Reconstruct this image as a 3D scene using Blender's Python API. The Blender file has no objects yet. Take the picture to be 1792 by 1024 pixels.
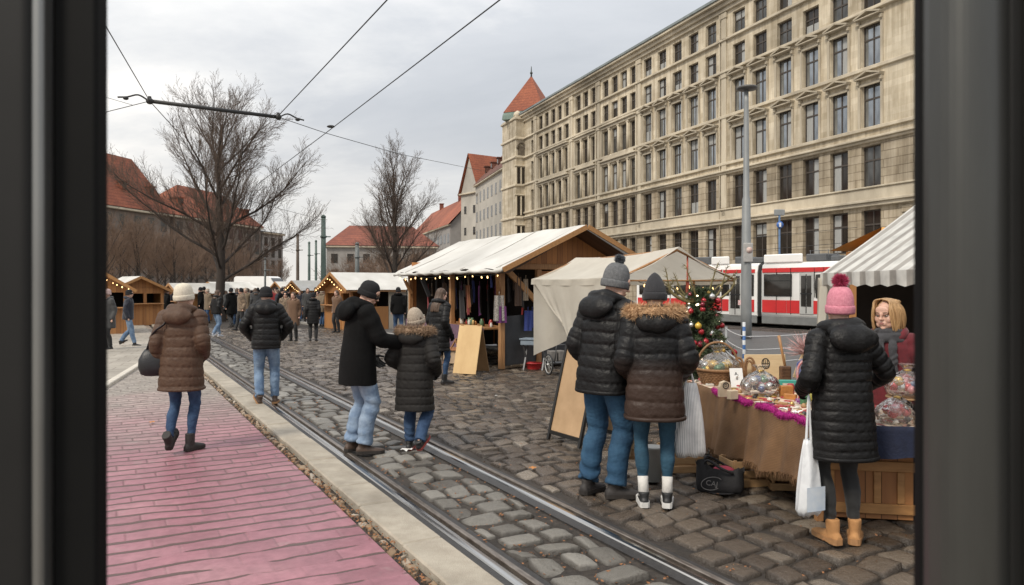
import bpy, bmesh, math, random
import numpy as np
from mathutils import Vector, Matrix, Euler, noise
R = math.radians
F, H, YH, CX = 1300.0, 1.72, 500.0, 896.0
rng = random.Random(7)
nrg = np.random.default_rng(7)
scene = bpy.context.scene
col = scene.collection

def at(px, py, Y):
    return Vector(((px-CX)/F*Y, Y, H-(py-YH)/F*Y))
def gp(px, py):
    Y = F*H/(py-YH)
    return Vector(((px-CX)/F*Y, Y, 0))

# ------------------------------------------------------------------ materials
MATS = {}
def _ramp(nt, stops):
    r = nt.nodes.new('ShaderNodeValToRGB')
    e = r.color_ramp.elements
    e[0].position, e[0].color = stops[0][0], (*stops[0][1], 1)
    e[1].position, e[1].color = stops[-1][0], (*stops[-1][1], 1)
    for p, c in stops[1:-1]:
        x = e.new(p); x.color = (*c, 1)
    return r

def mat(name, c1, c2=None, scale=8.0, rough=0.6, metal=0.0, bump=0.0, bscale=60.0, rvar=0.0,
        stretch=(1, 1, 1), emit=None, spec=0.5, trans=0.0, alpha=1.0, sheen=0.0, dirt=0.0, detail=5):
    if name in MATS: return MATS[name]
    m = bpy.data.materials.new(name); m.use_nodes = True
    nt = m.node_tree; b = nt.nodes['Principled BSDF']
    L = nt.links.new
    tc = nt.nodes.new('ShaderNodeTexCoord')
    mp = nt.nodes.new('ShaderNodeMapping'); mp.inputs['Scale'].default_value = stretch
    L(tc.outputs['Object'], mp.inputs[0])
    if c2 is None: c2 = tuple(x*0.72 for x in c1)
    n = nt.nodes.new('ShaderNodeTexNoise'); n.inputs['Scale'].default_value = scale
    n.inputs['Detail'].default_value = detail; n.inputs['Roughness'].default_value = 0.62
    L(mp.outputs[0], n.inputs['Vector'])
    r = _ramp(nt, [(0.3, c2), (0.7, c1)])
    L(n.outputs['Fac'], r.inputs[0])
    out = r.outputs[0]
    if dirt > 0:
        n2 = nt.nodes.new('ShaderNodeTexNoise'); n2.inputs['Scale'].default_value = scale*0.13
        n2.inputs['Detail'].default_value = 6
        L(mp.outputs[0], n2.inputs['Vector'])
        r2 = _ramp(nt, [(0.35, (1-dirt,)*3), (0.62, (1, 1, 1))]); L(n2.outputs['Fac'], r2.inputs[0])
        mx = nt.nodes.new('ShaderNodeMixRGB'); mx.blend_type = 'MULTIPLY'; mx.inputs[0].default_value = 1
        L(out, mx.inputs[1]); L(r2.outputs[0], mx.inputs[2]); out = mx.outputs[0]
    L(out, b.inputs['Base Color'])
    b.inputs['Roughness'].default_value = rough
    if rvar:
        ma = nt.nodes.new('ShaderNodeMath'); ma.operation = 'MULTIPLY_ADD'
        ma.inputs[1].default_value = rvar*2; ma.inputs[2].default_value = rough-rvar
        L(n.outputs['Fac'], ma.inputs[0]); L(ma.outputs[0], b.inputs['Roughness'])
    b.inputs['Metallic'].default_value = metal
    b.inputs['Specular IOR Level'].default_value = spec
    b.inputs['Transmission Weight'].default_value = trans
    b.inputs['Alpha'].default_value = alpha
    if sheen: b.inputs['Sheen Weight'].default_value = sheen
    if emit:
        b.inputs['Emission Color'].default_value = (*emit[0], 1); b.inputs['Emission Strength'].default_value = emit[1]
    if bump:
        nb = nt.nodes.new('ShaderNodeTexNoise'); nb.inputs['Scale'].default_value = bscale
        nb.inputs['Detail'].default_value = 4
        L(mp.outputs[0], nb.inputs['Vector'])
        bm_ = nt.nodes.new('ShaderNodeBump'); bm_.inputs['Strength'].default_value = bump
        bm_.inputs['Distance'].default_value = 0.01
        L(nb.outputs['Fac'], bm_.inputs['Height']); L(bm_.outputs[0], b.inputs['Normal'])
    MATS[name] = m
    return m

def stripe_mat(name, ca, cb, axis, period, duty=0.5, rough=0.7, bump=0.0, soft=0.02, distort=0.0, trans=0.0):
    """stripes along an object axis (real woven or printed pattern)"""
    if name in MATS: return MATS[name]
    m = bpy.data.materials.new(name); m.use_nodes = True
    nt = m.node_tree; b = nt.nodes['Principled BSDF']; L = nt.links.new
    tc = nt.nodes.new('ShaderNodeTexCoord'); sp = nt.nodes.new('ShaderNodeSeparateXYZ')
    src = tc.outputs['Object']
    L(src, sp.inputs[0])
    a = sp.outputs['XYZ'.index(axis)]
    if distort:
        n = nt.nodes.new('ShaderNodeTexNoise'); n.inputs['Scale'].default_value = 3; L(src, n.inputs['Vector'])
        q = nt.nodes.new('ShaderNodeMath'); q.operation = 'MULTIPLY_ADD'; q.inputs[1].default_value = distort
        L(n.outputs['Fac'], q.inputs[0]); L(a, q.inputs[2]); a = q.outputs[0]
    d = nt.nodes.new('ShaderNodeMath'); d.operation = 'DIVIDE'; d.inputs[1].default_value = period; L(a, d.inputs[0])
    f = nt.nodes.new('ShaderNodeMath'); f.operation = 'FRACT'; L(d.outputs[0], f.inputs[0])
    r = _ramp(nt, [(0.0, ca), (duty-soft, ca), (duty+soft, cb), (1.0-soft, cb), (1.0, ca)])
    L(f.outputs[0], r.inputs[0])
    n2 = nt.nodes.new('ShaderNodeTexNoise'); n2.inputs['Scale'].default_value = 7; n2.inputs['Detail'].default_value = 6
    L(src, n2.inputs['Vector'])
    r2 = _ramp(nt, [(0.3, (.72, .72, .72)), (.65, (1, 1, 1))]); L(n2.outputs['Fac'], r2.inputs[0])
    mx = nt.nodes.new('ShaderNodeMixRGB'); mx.blend_type = 'MULTIPLY'; mx.inputs[0].default_value = 1
    L(r.outputs[0], mx.inputs[1]); L(r2.outputs[0], mx.inputs[2]); L(mx.outputs[0], b.inputs['Base Color'])
    b.inputs['Roughness'].default_value = rough
    if bump:
        bm_ = nt.nodes.new('ShaderNodeBump'); bm_.inputs['Strength'].default_value = bump; bm_.inputs['Distance'].default_value = .01
        L(r.outputs[0], bm_.inputs['Height']); L(bm_.outputs[0], b.inputs['Normal'])
    MATS[name] = m
    return m

def plank_mat(name, c1, c2, width=0.12, axis='X', rough=0.65, gap=(.02, .012, .008), grain_axis='Z'):
    """boards of a given width with a dark gap, each with its own tone and a stretched grain"""
    if name in MATS: return MATS[name]
    m = bpy.data.materials.new(name); m.use_nodes = True
    nt = m.node_tree; b = nt.nodes['Principled BSDF']; L = nt.links.new
    tc = nt.nodes.new('ShaderNodeTexCoord'); sp = nt.nodes.new('ShaderNodeSeparateXYZ')
    L(tc.outputs['Object'], sp.inputs[0]); a = sp.outputs['XYZ'.index(axis)]
    d = nt.nodes.new('ShaderNodeMath'); d.operation = 'DIVIDE'; d.inputs[1].default_value = width; L(a, d.inputs[0])
    f = nt.nodes.new('ShaderNodeMath'); f.operation = 'FRACT'; L(d.outputs[0], f.inputs[0])
    fl = nt.nodes.new('ShaderNodeMath'); fl.operation = 'FLOOR'; L(d.outputs[0], fl.inputs[0])
    wn = nt.nodes.new('ShaderNodeTexWhiteNoise'); wn.noise_dimensions = '1D'; L(fl.outputs[0], wn.inputs['W'])
    mp = nt.nodes.new('ShaderNodeMapping')
    s = [26.0, 26.0, 26.0]; s['XYZ'.index(grain_axis)] = 2.0
    mp.inputs['Scale'].default_value = s; L(tc.outputs['Object'], mp.inputs[0])
    ad = nt.nodes.new('ShaderNodeVectorMath'); ad.operation = 'ADD'; L(mp.outputs[0], ad.inputs[0]); L(wn.outputs['Color'], ad.inputs[1])
    n = nt.nodes.new('ShaderNodeTexNoise'); n.inputs['Scale'].default_value = 1; n.inputs['Detail'].default_value = 6; L(ad.outputs[0], n.inputs['Vector'])
    mi = nt.nodes.new('ShaderNodeMath'); mi.operation = 'MULTIPLY_ADD'; mi.inputs[1].default_value = .45
    L(wn.outputs['Value'], mi.inputs[0])
    hh = nt.nodes.new('ShaderNodeMath'); hh.operation = 'MULTIPLY'; hh.inputs[1].default_value = .6; L(n.outputs['Fac'], hh.inputs[0]); L(hh.outputs[0], mi.inputs[2])
    r = _ramp(nt, [(.1, c2), (.75, c1)]); L(mi.outputs[0], r.inputs[0])
    g = _ramp(nt, [(0, (0, 0, 0)), (.035, (1, 1, 1)), (.965, (1, 1, 1)), (1, (0, 0, 0))]); L(f.outputs[0], g.inputs[0])
    mx = nt.nodes.new('ShaderNodeMixRGB'); mx.inputs[1].default_value = (*gap, 1)
    L(g.outputs[0], mx.inputs[0]); L(r.outputs[0], mx.inputs[2]); L(mx.outputs[0], b.inputs['Base Color'])
    b.inputs['Roughness'].default_value = rough
    bm_ = nt.nodes.new('ShaderNodeBump'); bm_.inputs['Strength'].default_value = .5; bm_.inputs['Distance'].default_value = .01
    L(g.outputs[0], bm_.inputs['Height']); L(bm_.outputs[0], b.inputs['Normal'])
    MATS[name] = m
    return m

# ------------------------------------------------------------------ mesh builder
def catmull(pts, n):
    P = [Vector(p) for p in pts]
    if len(P) < 3 or n <= 1: return P
    out = []
    for i in range(len(P)-1):
        p0 = P[max(i-1, 0)]; p1 = P[i]; p2 = P[i+1]; p3 = P[min(i+2, len(P)-1)]
        for k in range(n):
            t = k/n
            out.append(0.5*((2*p1)+(p2-p0)*t+(2*p0-5*p1+4*p2-p3)*t*t+(3*p1-p0-3*p2+p3)*t**3))
    out.append(P[-1])
    return out

class MB:
    def __init__(s):
        s.v = []; s.f = []; s.mi = []; s.sm = []
    def add(s, vs, fs, mi=0, smooth=False, M=None):
        o = len(s.v)
        if M is not None: vs = [M @ Vector(p) for p in vs]
        s.v.extend([tuple(p) for p in vs])
        for f in fs:
            s.f.append([i+o for i in f]); s.mi.append(mi); s.sm.append(smooth)
        return s
    def box(s, c, sz, M=None, bev=0.0, mi=0):
        hx, hy, hz = sz[0]/2, sz[1]/2, sz[2]/2
        cx, cy, cz = c
        if bev <= 0:
            vs = [(cx+x*hx, cy+y*hy, cz+z*hz) for x in (-1, 1) for y in (-1, 1) for z in (-1, 1)]
            fs = [(0, 1, 3, 2), (4, 6, 7, 5), (0, 4, 5, 1), (2, 3, 7, 6), (0, 2, 6, 4), (1, 5, 7, 3)]
            return s.add(vs, fs, mi, False, M)
        b = min(bev, hx*.9, hy*.9, hz*.9)
        vs = []; ix = {}
        for x in (-1, 1):
            for y in (-1, 1):
                for z in (-1, 1):
                    for a in range(3):
                        h = [hx-b, hy-b, hz-b]; h[a] = (hx, hy, hz)[a]
                        ix[(x, y, z, a)] = len(vs)
                        vs.append((cx+x*h[0], cy+y*h[1], cz+z*h[2]))
        fs = []
        for a in range(3):
            o = [k for k in range(3) if k != a]
            for sg in (-1, 1):
                q = []
                for (p, r) in ((-1, -1), (1, -1), (1, 1), (-1, 1)):
                    k = [0, 0, 0]; k[a] = sg; k[o[0]] = p; k[o[1]] = r
                    q.append(ix[(*k, a)])
                if (sg > 0) == (a == 1): q.reverse()
                fs.append(q)
        for a in range(3):
            o = [k for k in range(3) if k != a]
            for p in (-1, 1):
                for r in (-1, 1):
                    k1 = [0, 0, 0]; k1[o[0]] = p; k1[o[1]] = r
                    k2 = list(k1); k1[a] = -1; k2[a] = 1
                    fs.append([ix[(*k1, o[0])], ix[(*k2, o[0])], ix[(*k2, o[1])], ix[(*k1, o[1])]])
        for x in (-1, 1):
            for y in (-1, 1):
                for z in (-1, 1):
                    fs.append([ix[(x, y, z, a)] for a in range(3)])
        return s.add(vs, fs, mi, False, M)
    def bar(s, a, b, w, h=None, mi=0, up=(0, 0, 1), bev=0.0):
        """rectangular bar between two points"""
        a = Vector(a); b = Vector(b); h = w if h is None else h
        d = b-a; L = d.length; d.normalize()
        up = Vector(up)
        if abs(d.dot(up)) > .98: up = Vector((0, 1, 0))
        x = d.cross(up).normalized(); z = x.cross(d)
        M = Matrix((x, d, z)).transposed().to_4x4(); M.translation = (a+b)/2
        return s.box((0, 0, 0), (w, L, h), M, bev, mi)
    def tube(s, pts, rad, n=10, mi=0, sub=0, caps=True, flat=None, smooth=True, closed=False):
        """tapered tube; rad one number or one per point; flat=(sx,sy) cross-section factors"""
        P = [Vector(p) for p in pts]
        if not hasattr(rad, '__len__'): rad = [rad]*len(P)
        if sub > 1 and len(P) > 2:
            Q = catmull(P, sub)
            rr = []
            for i in range(len(P)-1):
                for k in range(sub): rr.append(rad[i]+(rad[i+1]-rad[i])*k/sub)
            rr.append(rad[-1]); P, rad = Q, rr
        m = len(P)
        T = []
        for i in range(m):
            if closed: t = P[(i+1) % m]-P[i-1]
            else: t = P[min(i+1, m-1)]-P[max(i-1, 0)]
            T.append(t.normalized() if t.length > 1e-9 else Vector((0, 0, 1)))
        ref = Vector((0, 0, 1)) if abs(T[0].z) < .9 else Vector((1, 0, 0))
        x = T[0].cross(ref).normalized()
        rings = []; vs = []
        for i in range(m):
            x = (x-T[i]*x.dot(T[i]))
            x = x.normalized() if x.length > 1e-9 else T[i].orthogonal().normalized()
            y = T[i].cross(x)
            fx, fy = flat if flat else (1, 1)
            ring = []
            for k in range(n):
                a = 2*math.pi*k/n
                ring.append(len(vs)); vs.append(P[i]+x*(math.cos(a)*rad[i]*fx)+y*(math.sin(a)*rad[i]*fy))
            rings.append(ring)
        fs = []
        for i in range(m if closed else m-1):
            A, B = rings[i], rings[(i+1) % m]
            for k in range(n):
                fs.append([A[k], A[(k+1) % n], B[(k+1) % n], B[k]])
        if caps and not closed:
            fs.append(list(reversed(rings[0]))); fs.append(list(rings[-1]))
        return s.add(vs, fs, mi, smooth)
    def loft(s, rings, mi=0, smooth=True, caps=True, M=None):
        """rings: lists of points with equal count"""
        n = len(rings[0]); vs = [p for r in rings for p in r]; fs = []
        for i in range(len(rings)-1):
            for k in range(n):
                fs.append([i*n+k, i*n+(k+1) % n, (i+1)*n+(k+1) % n, (i+1)*n+k])
        if caps:
            fs.append(list(reversed(range(n)))); fs.append([(len(rings)-1)*n+k for k in range(n)])
        return s.add(vs, fs, mi, smooth, M)
    def lathe(s, prof, n=16, c=(0, 0, 0), mi=0, smooth=True, M=None, caps=True):
        rings = [[(c[0]+r*math.cos(2*math.pi*k/n), c[1]+r*math.sin(2*math.pi*k/n), c[2]+z) for k in range(n)] for r, z in prof]
        return s.loft(rings, mi, smooth, caps, M)
    def ball(s, c, r, n=12, m=8, mi=0, M=None):
        if not hasattr(r, '__len__'): r = (r, r, r)
        rings = []
        for j in range(m+1):
            t = -math.pi/2+math.pi*j/m
            q = max(math.cos(t), .02)
            rings.append([(c[0]+r[0]*q*math.cos(2*math.pi*k/n), c[1]+r[1]*q*math.sin(2*math.pi*k/n), c[2]+r[2]*math.sin(t)) for k in range(n)])
        return s.loft(rings, mi, True, True, M)
    def prism(s, poly, z0, z1, mi=0, M=None):
        n = len(poly)
        vs = [(x, y, z0) for x, y in poly]+[(x, y, z1) for x, y in poly]
        fs = [list(reversed(range(n))), [n+k for k in range(n)]]+[[k, (k+1) % n, n+(k+1) % n, n+k] for k in range(n)]
        return s.add(vs, fs, mi, False, M)
    def quad(s, a, b, c, d, mi=0, smooth=False):
        return s.add([a, b, c, d], [(0, 1, 2, 3)], mi, smooth)
    def sheet(s, fn, nu, nv, mi=0, smooth=True, thick=0.0):
        """grid surface from fn(u,v) in 0..1; thick gives it a second side"""
        vs = [Vector(fn(i/nu, j/nv)) for i in range(nu+1) for j in range(nv+1)]
        w = nv+1
        fs = [[i*w+j, (i+1)*w+j, (i+1)*w+j+1, i*w+j+1] for i in range(nu) for j in range(nv)]
        return s.add(vs, fs, mi, smooth)
    def mesh(s, name, mats):
        me = bpy.data.meshes.new(name)
        me.from_pydata(s.v, [], s.f)
        if not isinstance(mats, (list, tuple)): mats = [mats]
        for m in mats: me.materials.append(m)
        if s.f:
            me.polygons.foreach_set('material_index', s.mi)
            me.polygons.foreach_set('use_smooth', s.sm)
        bm = bmesh.new(); bm.from_mesh(me)
        bmesh.ops.recalc_face_normals(bm, faces=bm.faces[:])
        bm.to_mesh(me); bm.free()
        me.update()
        return me

def link(name, data, parent=None):
    o = bpy.data.objects.new(name, data); col.objects.link(o)
    if parent is not None: o.parent = parent
    return o
def part(name, mb, mats, parent, label=None):
    o = link(name, mb.mesh(name, mats) if isinstance(mb, MB) else mb, parent)
    if label: o['label'] = label
    return o
def tag(o, label, cat, group=None):
    o['label'] = label; o['category'] = cat
    if group: o['group'] = group
    return o
def thing(name, label, cat, loc=(0, 0, 0), rz=0.0, group=None):
    o = link(name, None); o.location = loc; o.rotation_euler = (0, 0, rz); o.empty_display_size = .1
    return tag(o, label, cat, group)
def solo(name, mb, mats, label, cat, loc=(0, 0, 0), rz=0.0, group=None):
    o = part(name, mb, mats, None); o.location = loc; o.rotation_euler = (0, 0, rz)
    return tag(o, label, cat, group)
def struct(name, mb, mats):
    o = part(name, mb, mats, None); o['kind'] = 'structure'; return o
def dup(root, loc, rz=0.0, label=None, sc=None):
    r = root.copy(); col.objects.link(r); r.location = loc; r.rotation_euler = (0, 0, rz)
    if label: r['label'] = label
    if sc: r.scale = (sc, sc, sc)
    for ch in list(root.children):
        c = ch.copy(); col.objects.link(c); c.parent = r
        for g in list(ch.children):
            d = g.copy(); col.objects.link(d); d.parent = c
    return r
def mesh_np(name, V, Fq, mats, colors=None, smooth=True, mi=None):
    """fast mesh from numpy arrays; Fq (n,k)"""
    me = bpy.data.meshes.new(name)
    V = np.asarray(V, dtype=np.float32); Fq = np.asarray(Fq, dtype=np.int32)
    n, k = Fq.shape
    me.vertices.add(len(V)); me.vertices.foreach_set('co', V.ravel())
    me.loops.add(n*k); me.loops.foreach_set('vertex_index', Fq.ravel())
    me.polygons.add(n); me.polygons.foreach_set('loop_start', np.arange(n, dtype=np.int32)*k)
    me.polygons.foreach_set('use_smooth', np.full(n, smooth))
    if not isinstance(mats, (list, tuple)): mats = [mats]
    for m in mats: me.materials.append(m)
    if mi is not None: me.polygons.foreach_set('material_index', np.asarray(mi, dtype=np.int32))
    me.update(calc_edges=True); me.validate()
    if colors is not None:
        a = me.color_attributes.new('tone', 'FLOAT_COLOR', 'POINT')
        a.data.foreach_set('color', np.asarray(colors, dtype=np.float32).ravel())
    return me
def remesh(mb, voxel, smooth=4, fac=0.5):
    """union of closed shapes -> (V, F) arrays of one continuous surface"""
    me = mb.mesh('tmp', []) if isinstance(mb, MB) else mb
    o = bpy.data.objects.new('tmp', me); col.objects.link(o)
    r = o.modifiers.new('r', 'REMESH'); r.mode = 'VOXEL'; r.voxel_size = voxel; r.adaptivity = 0
    if smooth:
        s = o.modifiers.new('s', 'SMOOTH'); s.iterations = smooth; s.factor = fac
    dg = bpy.context.evaluated_depsgraph_get()
    e = o.evaluated_get(dg); m2 = e.to_mesh()
    V = np.empty(len(m2.vertices)*3, dtype=np.float32); m2.vertices.foreach_get('co', V); V = V.reshape(-1, 3).copy()
    Fa = np.empty(len(m2.loops), dtype=np.int32); m2.loops.foreach_get('vertex_index', Fa)
    tot = np.empty(len(m2.polygons), dtype=np.int32); m2.polygons.foreach_get('loop_total', tot)
    N = np.empty(len(m2.vertices)*3, dtype=np.float32); m2.vertex_normals.foreach_get('vector', N); N = N.reshape(-1, 3).copy()
    e.to_mesh_clear()
    bpy.data.objects.remove(o); bpy.data.meshes.remove(me)
    if np.all(tot == 4): Fq = Fa.reshape(-1, 4)
    else:
        st = np.concatenate([[0], np.cumsum(tot)[:-1]]); q = tot == 4
        Fq = Fa[(st[q][:, None]+np.arange(4)[None, :])]
    return V, Fq, N
def vnoise(P, scale, seed=0.0):
    """cheap smooth pseudo-noise for arrays of points, -1..1"""
    p = P*scale
    x, y, z = p[:, 0]+seed, p[:, 1]+seed*1.7, p[:, 2]+seed*2.3
    return (np.sin(x*1.0+1.3*np.sin(y*1.1+.4*z))+np.sin(y*1.31+1.1*np.sin(z*.9+.7*x)+1.7)+np.sin(z*1.17+1.2*np.sin(x*1.23+.5*y)+.6)
            + .6*np.sin(x*2.3-y*1.9+z*2.1+seed))/3.6
# ------------------------------------------------------------------ world, sun, camera
SUN_EL, SUN_AZ = R(46), R(222)
def make_world():
    w = bpy.data.worlds.new("World"); scene.world = w; w.use_nodes = True
    nt = w.node_tree; nt.nodes.clear(); L = nt.links.new
    N = nt.nodes.new
    out = N('ShaderNodeOutputWorld'); bg1 = N('ShaderNodeBackground'); bg2 = N('ShaderNodeBackground'); mx = N('ShaderNodeMixShader')
    sky = N('ShaderNodeTexSky'); sky.sky_type = 'NISHITA'; sky.sun_disc = False
    sky.sun_elevation = SUN_EL; sky.sun_rotation = SUN_AZ
    L(sky.outputs[0], bg1.inputs[0]); bg1.inputs[1].default_value = 0.1
    tc = N('ShaderNodeTexCoord'); sp = N('ShaderNodeSeparateXYZ'); L(tc.outputs['Generated'], sp.inputs[0])
    def M(op, a, b=None, c=None):
        m = N('ShaderNodeMath'); m.operation = op
        for i, x in enumerate((a, b, c)):
            if x is None: continue
            if isinstance(x, (int, float)): m.inputs[i].default_value = x
            else: L(x, m.inputs[i])
        return m.outputs[0]
    z = M('MAXIMUM', sp.outputs[2], 0.0)
    zz = M('ADD', z, 0.28)
    cx = M('DIVIDE', sp.outputs[0], zz); cy = M('DIVIDE', sp.outputs[1], zz)
    cb = N('ShaderNodeCombineXYZ'); L(cx, cb.inputs[0]); L(cy, cb.inputs[1])
    mp = N('ShaderNodeMapping'); mp.inputs['Scale'].default_value = (.75, 1.25, 1); mp.inputs['Rotation'].default_value = (0, 0, .35)
    mp.inputs['Location'].default_value = (3.1, 1.4, 0)
    L(cb.outputs[0], mp.inputs[0])
    n = N('ShaderNodeTexNoise'); n.inputs['Scale'].default_value = .95; n.inputs['Detail'].default_value = 9; n.inputs['Roughness'].default_value = .58
    n.inputs['Distortion'].default_value = .3
    L(mp.outputs[0], n.inputs['Vector'])
    r = _ramp(nt, [(.30, (.46, .485, .52)), (.48, (.545, .565, .595)), (.60, (.75, .75, .745)), (.71, (1.03, .99, .935))])
    L(n.outputs['Fac'], r.inputs[0])
    # brighter towards the zenith (overcast), a pale warm break near the horizon
    up = M('POWER', z, 1.2); gain = M('MULTIPLY_ADD', up, 1.5, 1.0)
    hz = M('POWER', M('SUBTRACT', 1.0, M('MINIMUM', M('MULTIPLY', z, 4.2), 1.0)), 1.6)
    hm = N('ShaderNodeMixRGB'); hm.inputs[2].default_value = (1.0, .95, .87, 1)
    L(M('MULTIPLY', hz, .8), hm.inputs[0]); L(r.outputs[0], hm.inputs[1])
    L(hm.outputs[0], bg2.inputs[0]); L(gain, bg2.inputs[1])
    mx.inputs[0].default_value = .95
    L(bg1.outputs[0], mx.inputs[1]); L(bg2.outputs[0], mx.inputs[2]); L(mx.outputs[0], out.inputs[0])
make_world()
sd = bpy.data.lights.new('sun', 'SUN'); sd.energy = 2.7; sd.angle = R(12); sd.color = (1, .91, .78)
so = link('sun', sd)
sdir = Vector((math.sin(SUN_AZ)*math.cos(SUN_EL), math.cos(SUN_AZ)*math.cos(SUN_EL), math.sin(SUN_EL)))
so.rotation_euler = sdir.to_track_quat('Z', 'Y').to_euler()
cd = bpy.data.cameras.new('camera'); cd.sensor_width = 36; cd.lens = 36*F/1792
cd.shift_y = -(512-YH)/1792.0
cd.clip_start = .05; cd.clip_end = 5000
cd.dof.use_dof = True; cd.dof.focus_distance = 8.0; cd.dof.aperture_fstop = 9.0
co = link('camera', cd); co.location = (0, 0, H); co.rotation_euler = (R(90), 0, 0)
scene.camera = co
scene.view_settings.view_transform = 'Standard'; scene.view_settings.look = 'None'; scene.view_settings.exposure = 0

# ------------------------------------------------------------------ ground
UH = np.array([-.4786, .878]); VH = np.array([.878, .4786]); ANG = math.atan2(.4786, .878)
def uv2(u, v): return (u*UH[0]+v*VH[0], u*UH[1]+v*VH[1])
ROAD_P, ROAD_D = (4.6, 12.4), (-.5497, .8354)          # near edge of the tram road
def road_off(x, y): return (x-ROAD_P[0])*.8354+(y-ROAD_P[1])*.5497

def stone_mat(name, stops, rough=.42, rv=.2, grain=.5):
    m = bpy.data.materials.new(name); m.use_nodes = True
    nt = m.node_tree; b = nt.nodes['Principled BSDF']; L = nt.links.new; N = nt.nodes.new
    at_ = N('ShaderNodeAttribute'); at_.attribute_name = 'tone'
    sp = N('ShaderNodeSeparateColor'); L(at_.outputs['Color'], sp.inputs[0])
    tc = N('ShaderNodeTexCoord')
    n = N('ShaderNodeTexNoise'); n.inputs['Scale'].default_value = 22; n.inputs['Detail'].default_value = 8; n.inputs['Roughness'].default_value = .7
    L(tc.outputs['Object'], n.inputs['Vector'])
    big = N('ShaderNodeTexNoise'); big.inputs['Scale'].default_value = .55; big.inputs['Detail'].default_value = 5; L(tc.outputs['Object'], big.inputs['Vector'])
    a = N('ShaderNodeMath'); a.operation = 'MULTIPLY_ADD'; a.inputs[1].default_value = .55; L(n.outputs['Fac'], a.inputs[0]); L(sp.outputs[0], a.inputs[2])
    a2 = N('ShaderNodeMath'); a2.operation = 'MULTIPLY_ADD'; a2.inputs[1].default_value = .5; L(big.outputs['Fac'], a2.inputs[0]); L(a.outputs[0], a2.inputs[2])
    a3 = N('ShaderNodeMath'); a3.operation = 'SUBTRACT'; a3.inputs[1].default_value = .5; L(a2.outputs[0], a3.inputs[0])
    r = _ramp(nt, stops); L(a3.outputs[0], r.inputs[0])
    # dirt toward the joint (green channel = 1 at the edge of a stone)
    mx = N('ShaderNodeMixRGB'); mx.inputs[2].default_value = (.022, .017, .013, 1); L(sp.outputs[1], mx.inputs[0]); L(r.outputs[0], mx.inputs[1])
    L(mx.outputs[0], b.inputs['Base Color'])
    rr = N('ShaderNodeMath'); rr.operation = 'MULTIPLY_ADD'; rr.inputs[1].default_value = rv*2.4; rr.inputs[2].default_value = rough-rv; L(big.outputs['Fac'], rr.inputs[0])
    r3 = N('ShaderNodeMath'); r3.operation = 'MULTIPLY_ADD'; r3.inputs[1].default_value = .22; L(n.outputs['Fac'], r3.inputs[0]); L(rr.outputs[0], r3.inputs[2])
    r4 = N('ShaderNodeMath'); r4.operation = 'SUBTRACT'; r4.inputs[1].default_value = .12; L(r3.outputs[0], r4.inputs[0]); L(r4.outputs[0], b.inputs['Roughness'])
    bn = N('ShaderNodeTexNoise'); bn.inputs['Scale'].default_value = 90; bn.inputs['Detail'].default_value = 5; L(tc.outputs['Object'], bn.inputs['Vector'])
    bp = N('ShaderNodeBump'); bp.inputs['Strength'].default_value = grain; bp.inputs['Distance'].default_value = .006; L(bn.outputs['Fac'], bp.inputs['Height'])
    bp2 = N('ShaderNodeBump'); bp2.inputs['Strength'].default_value = grain; bp2.inputs['Distance'].default_value = .02; L(n.outputs['Fac'], bp2.inputs['Height']); L(bp.outputs[0], bp2.inputs['Normal'])
    L(bp2.outputs[0], b.inputs['Normal'])
    return m

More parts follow.
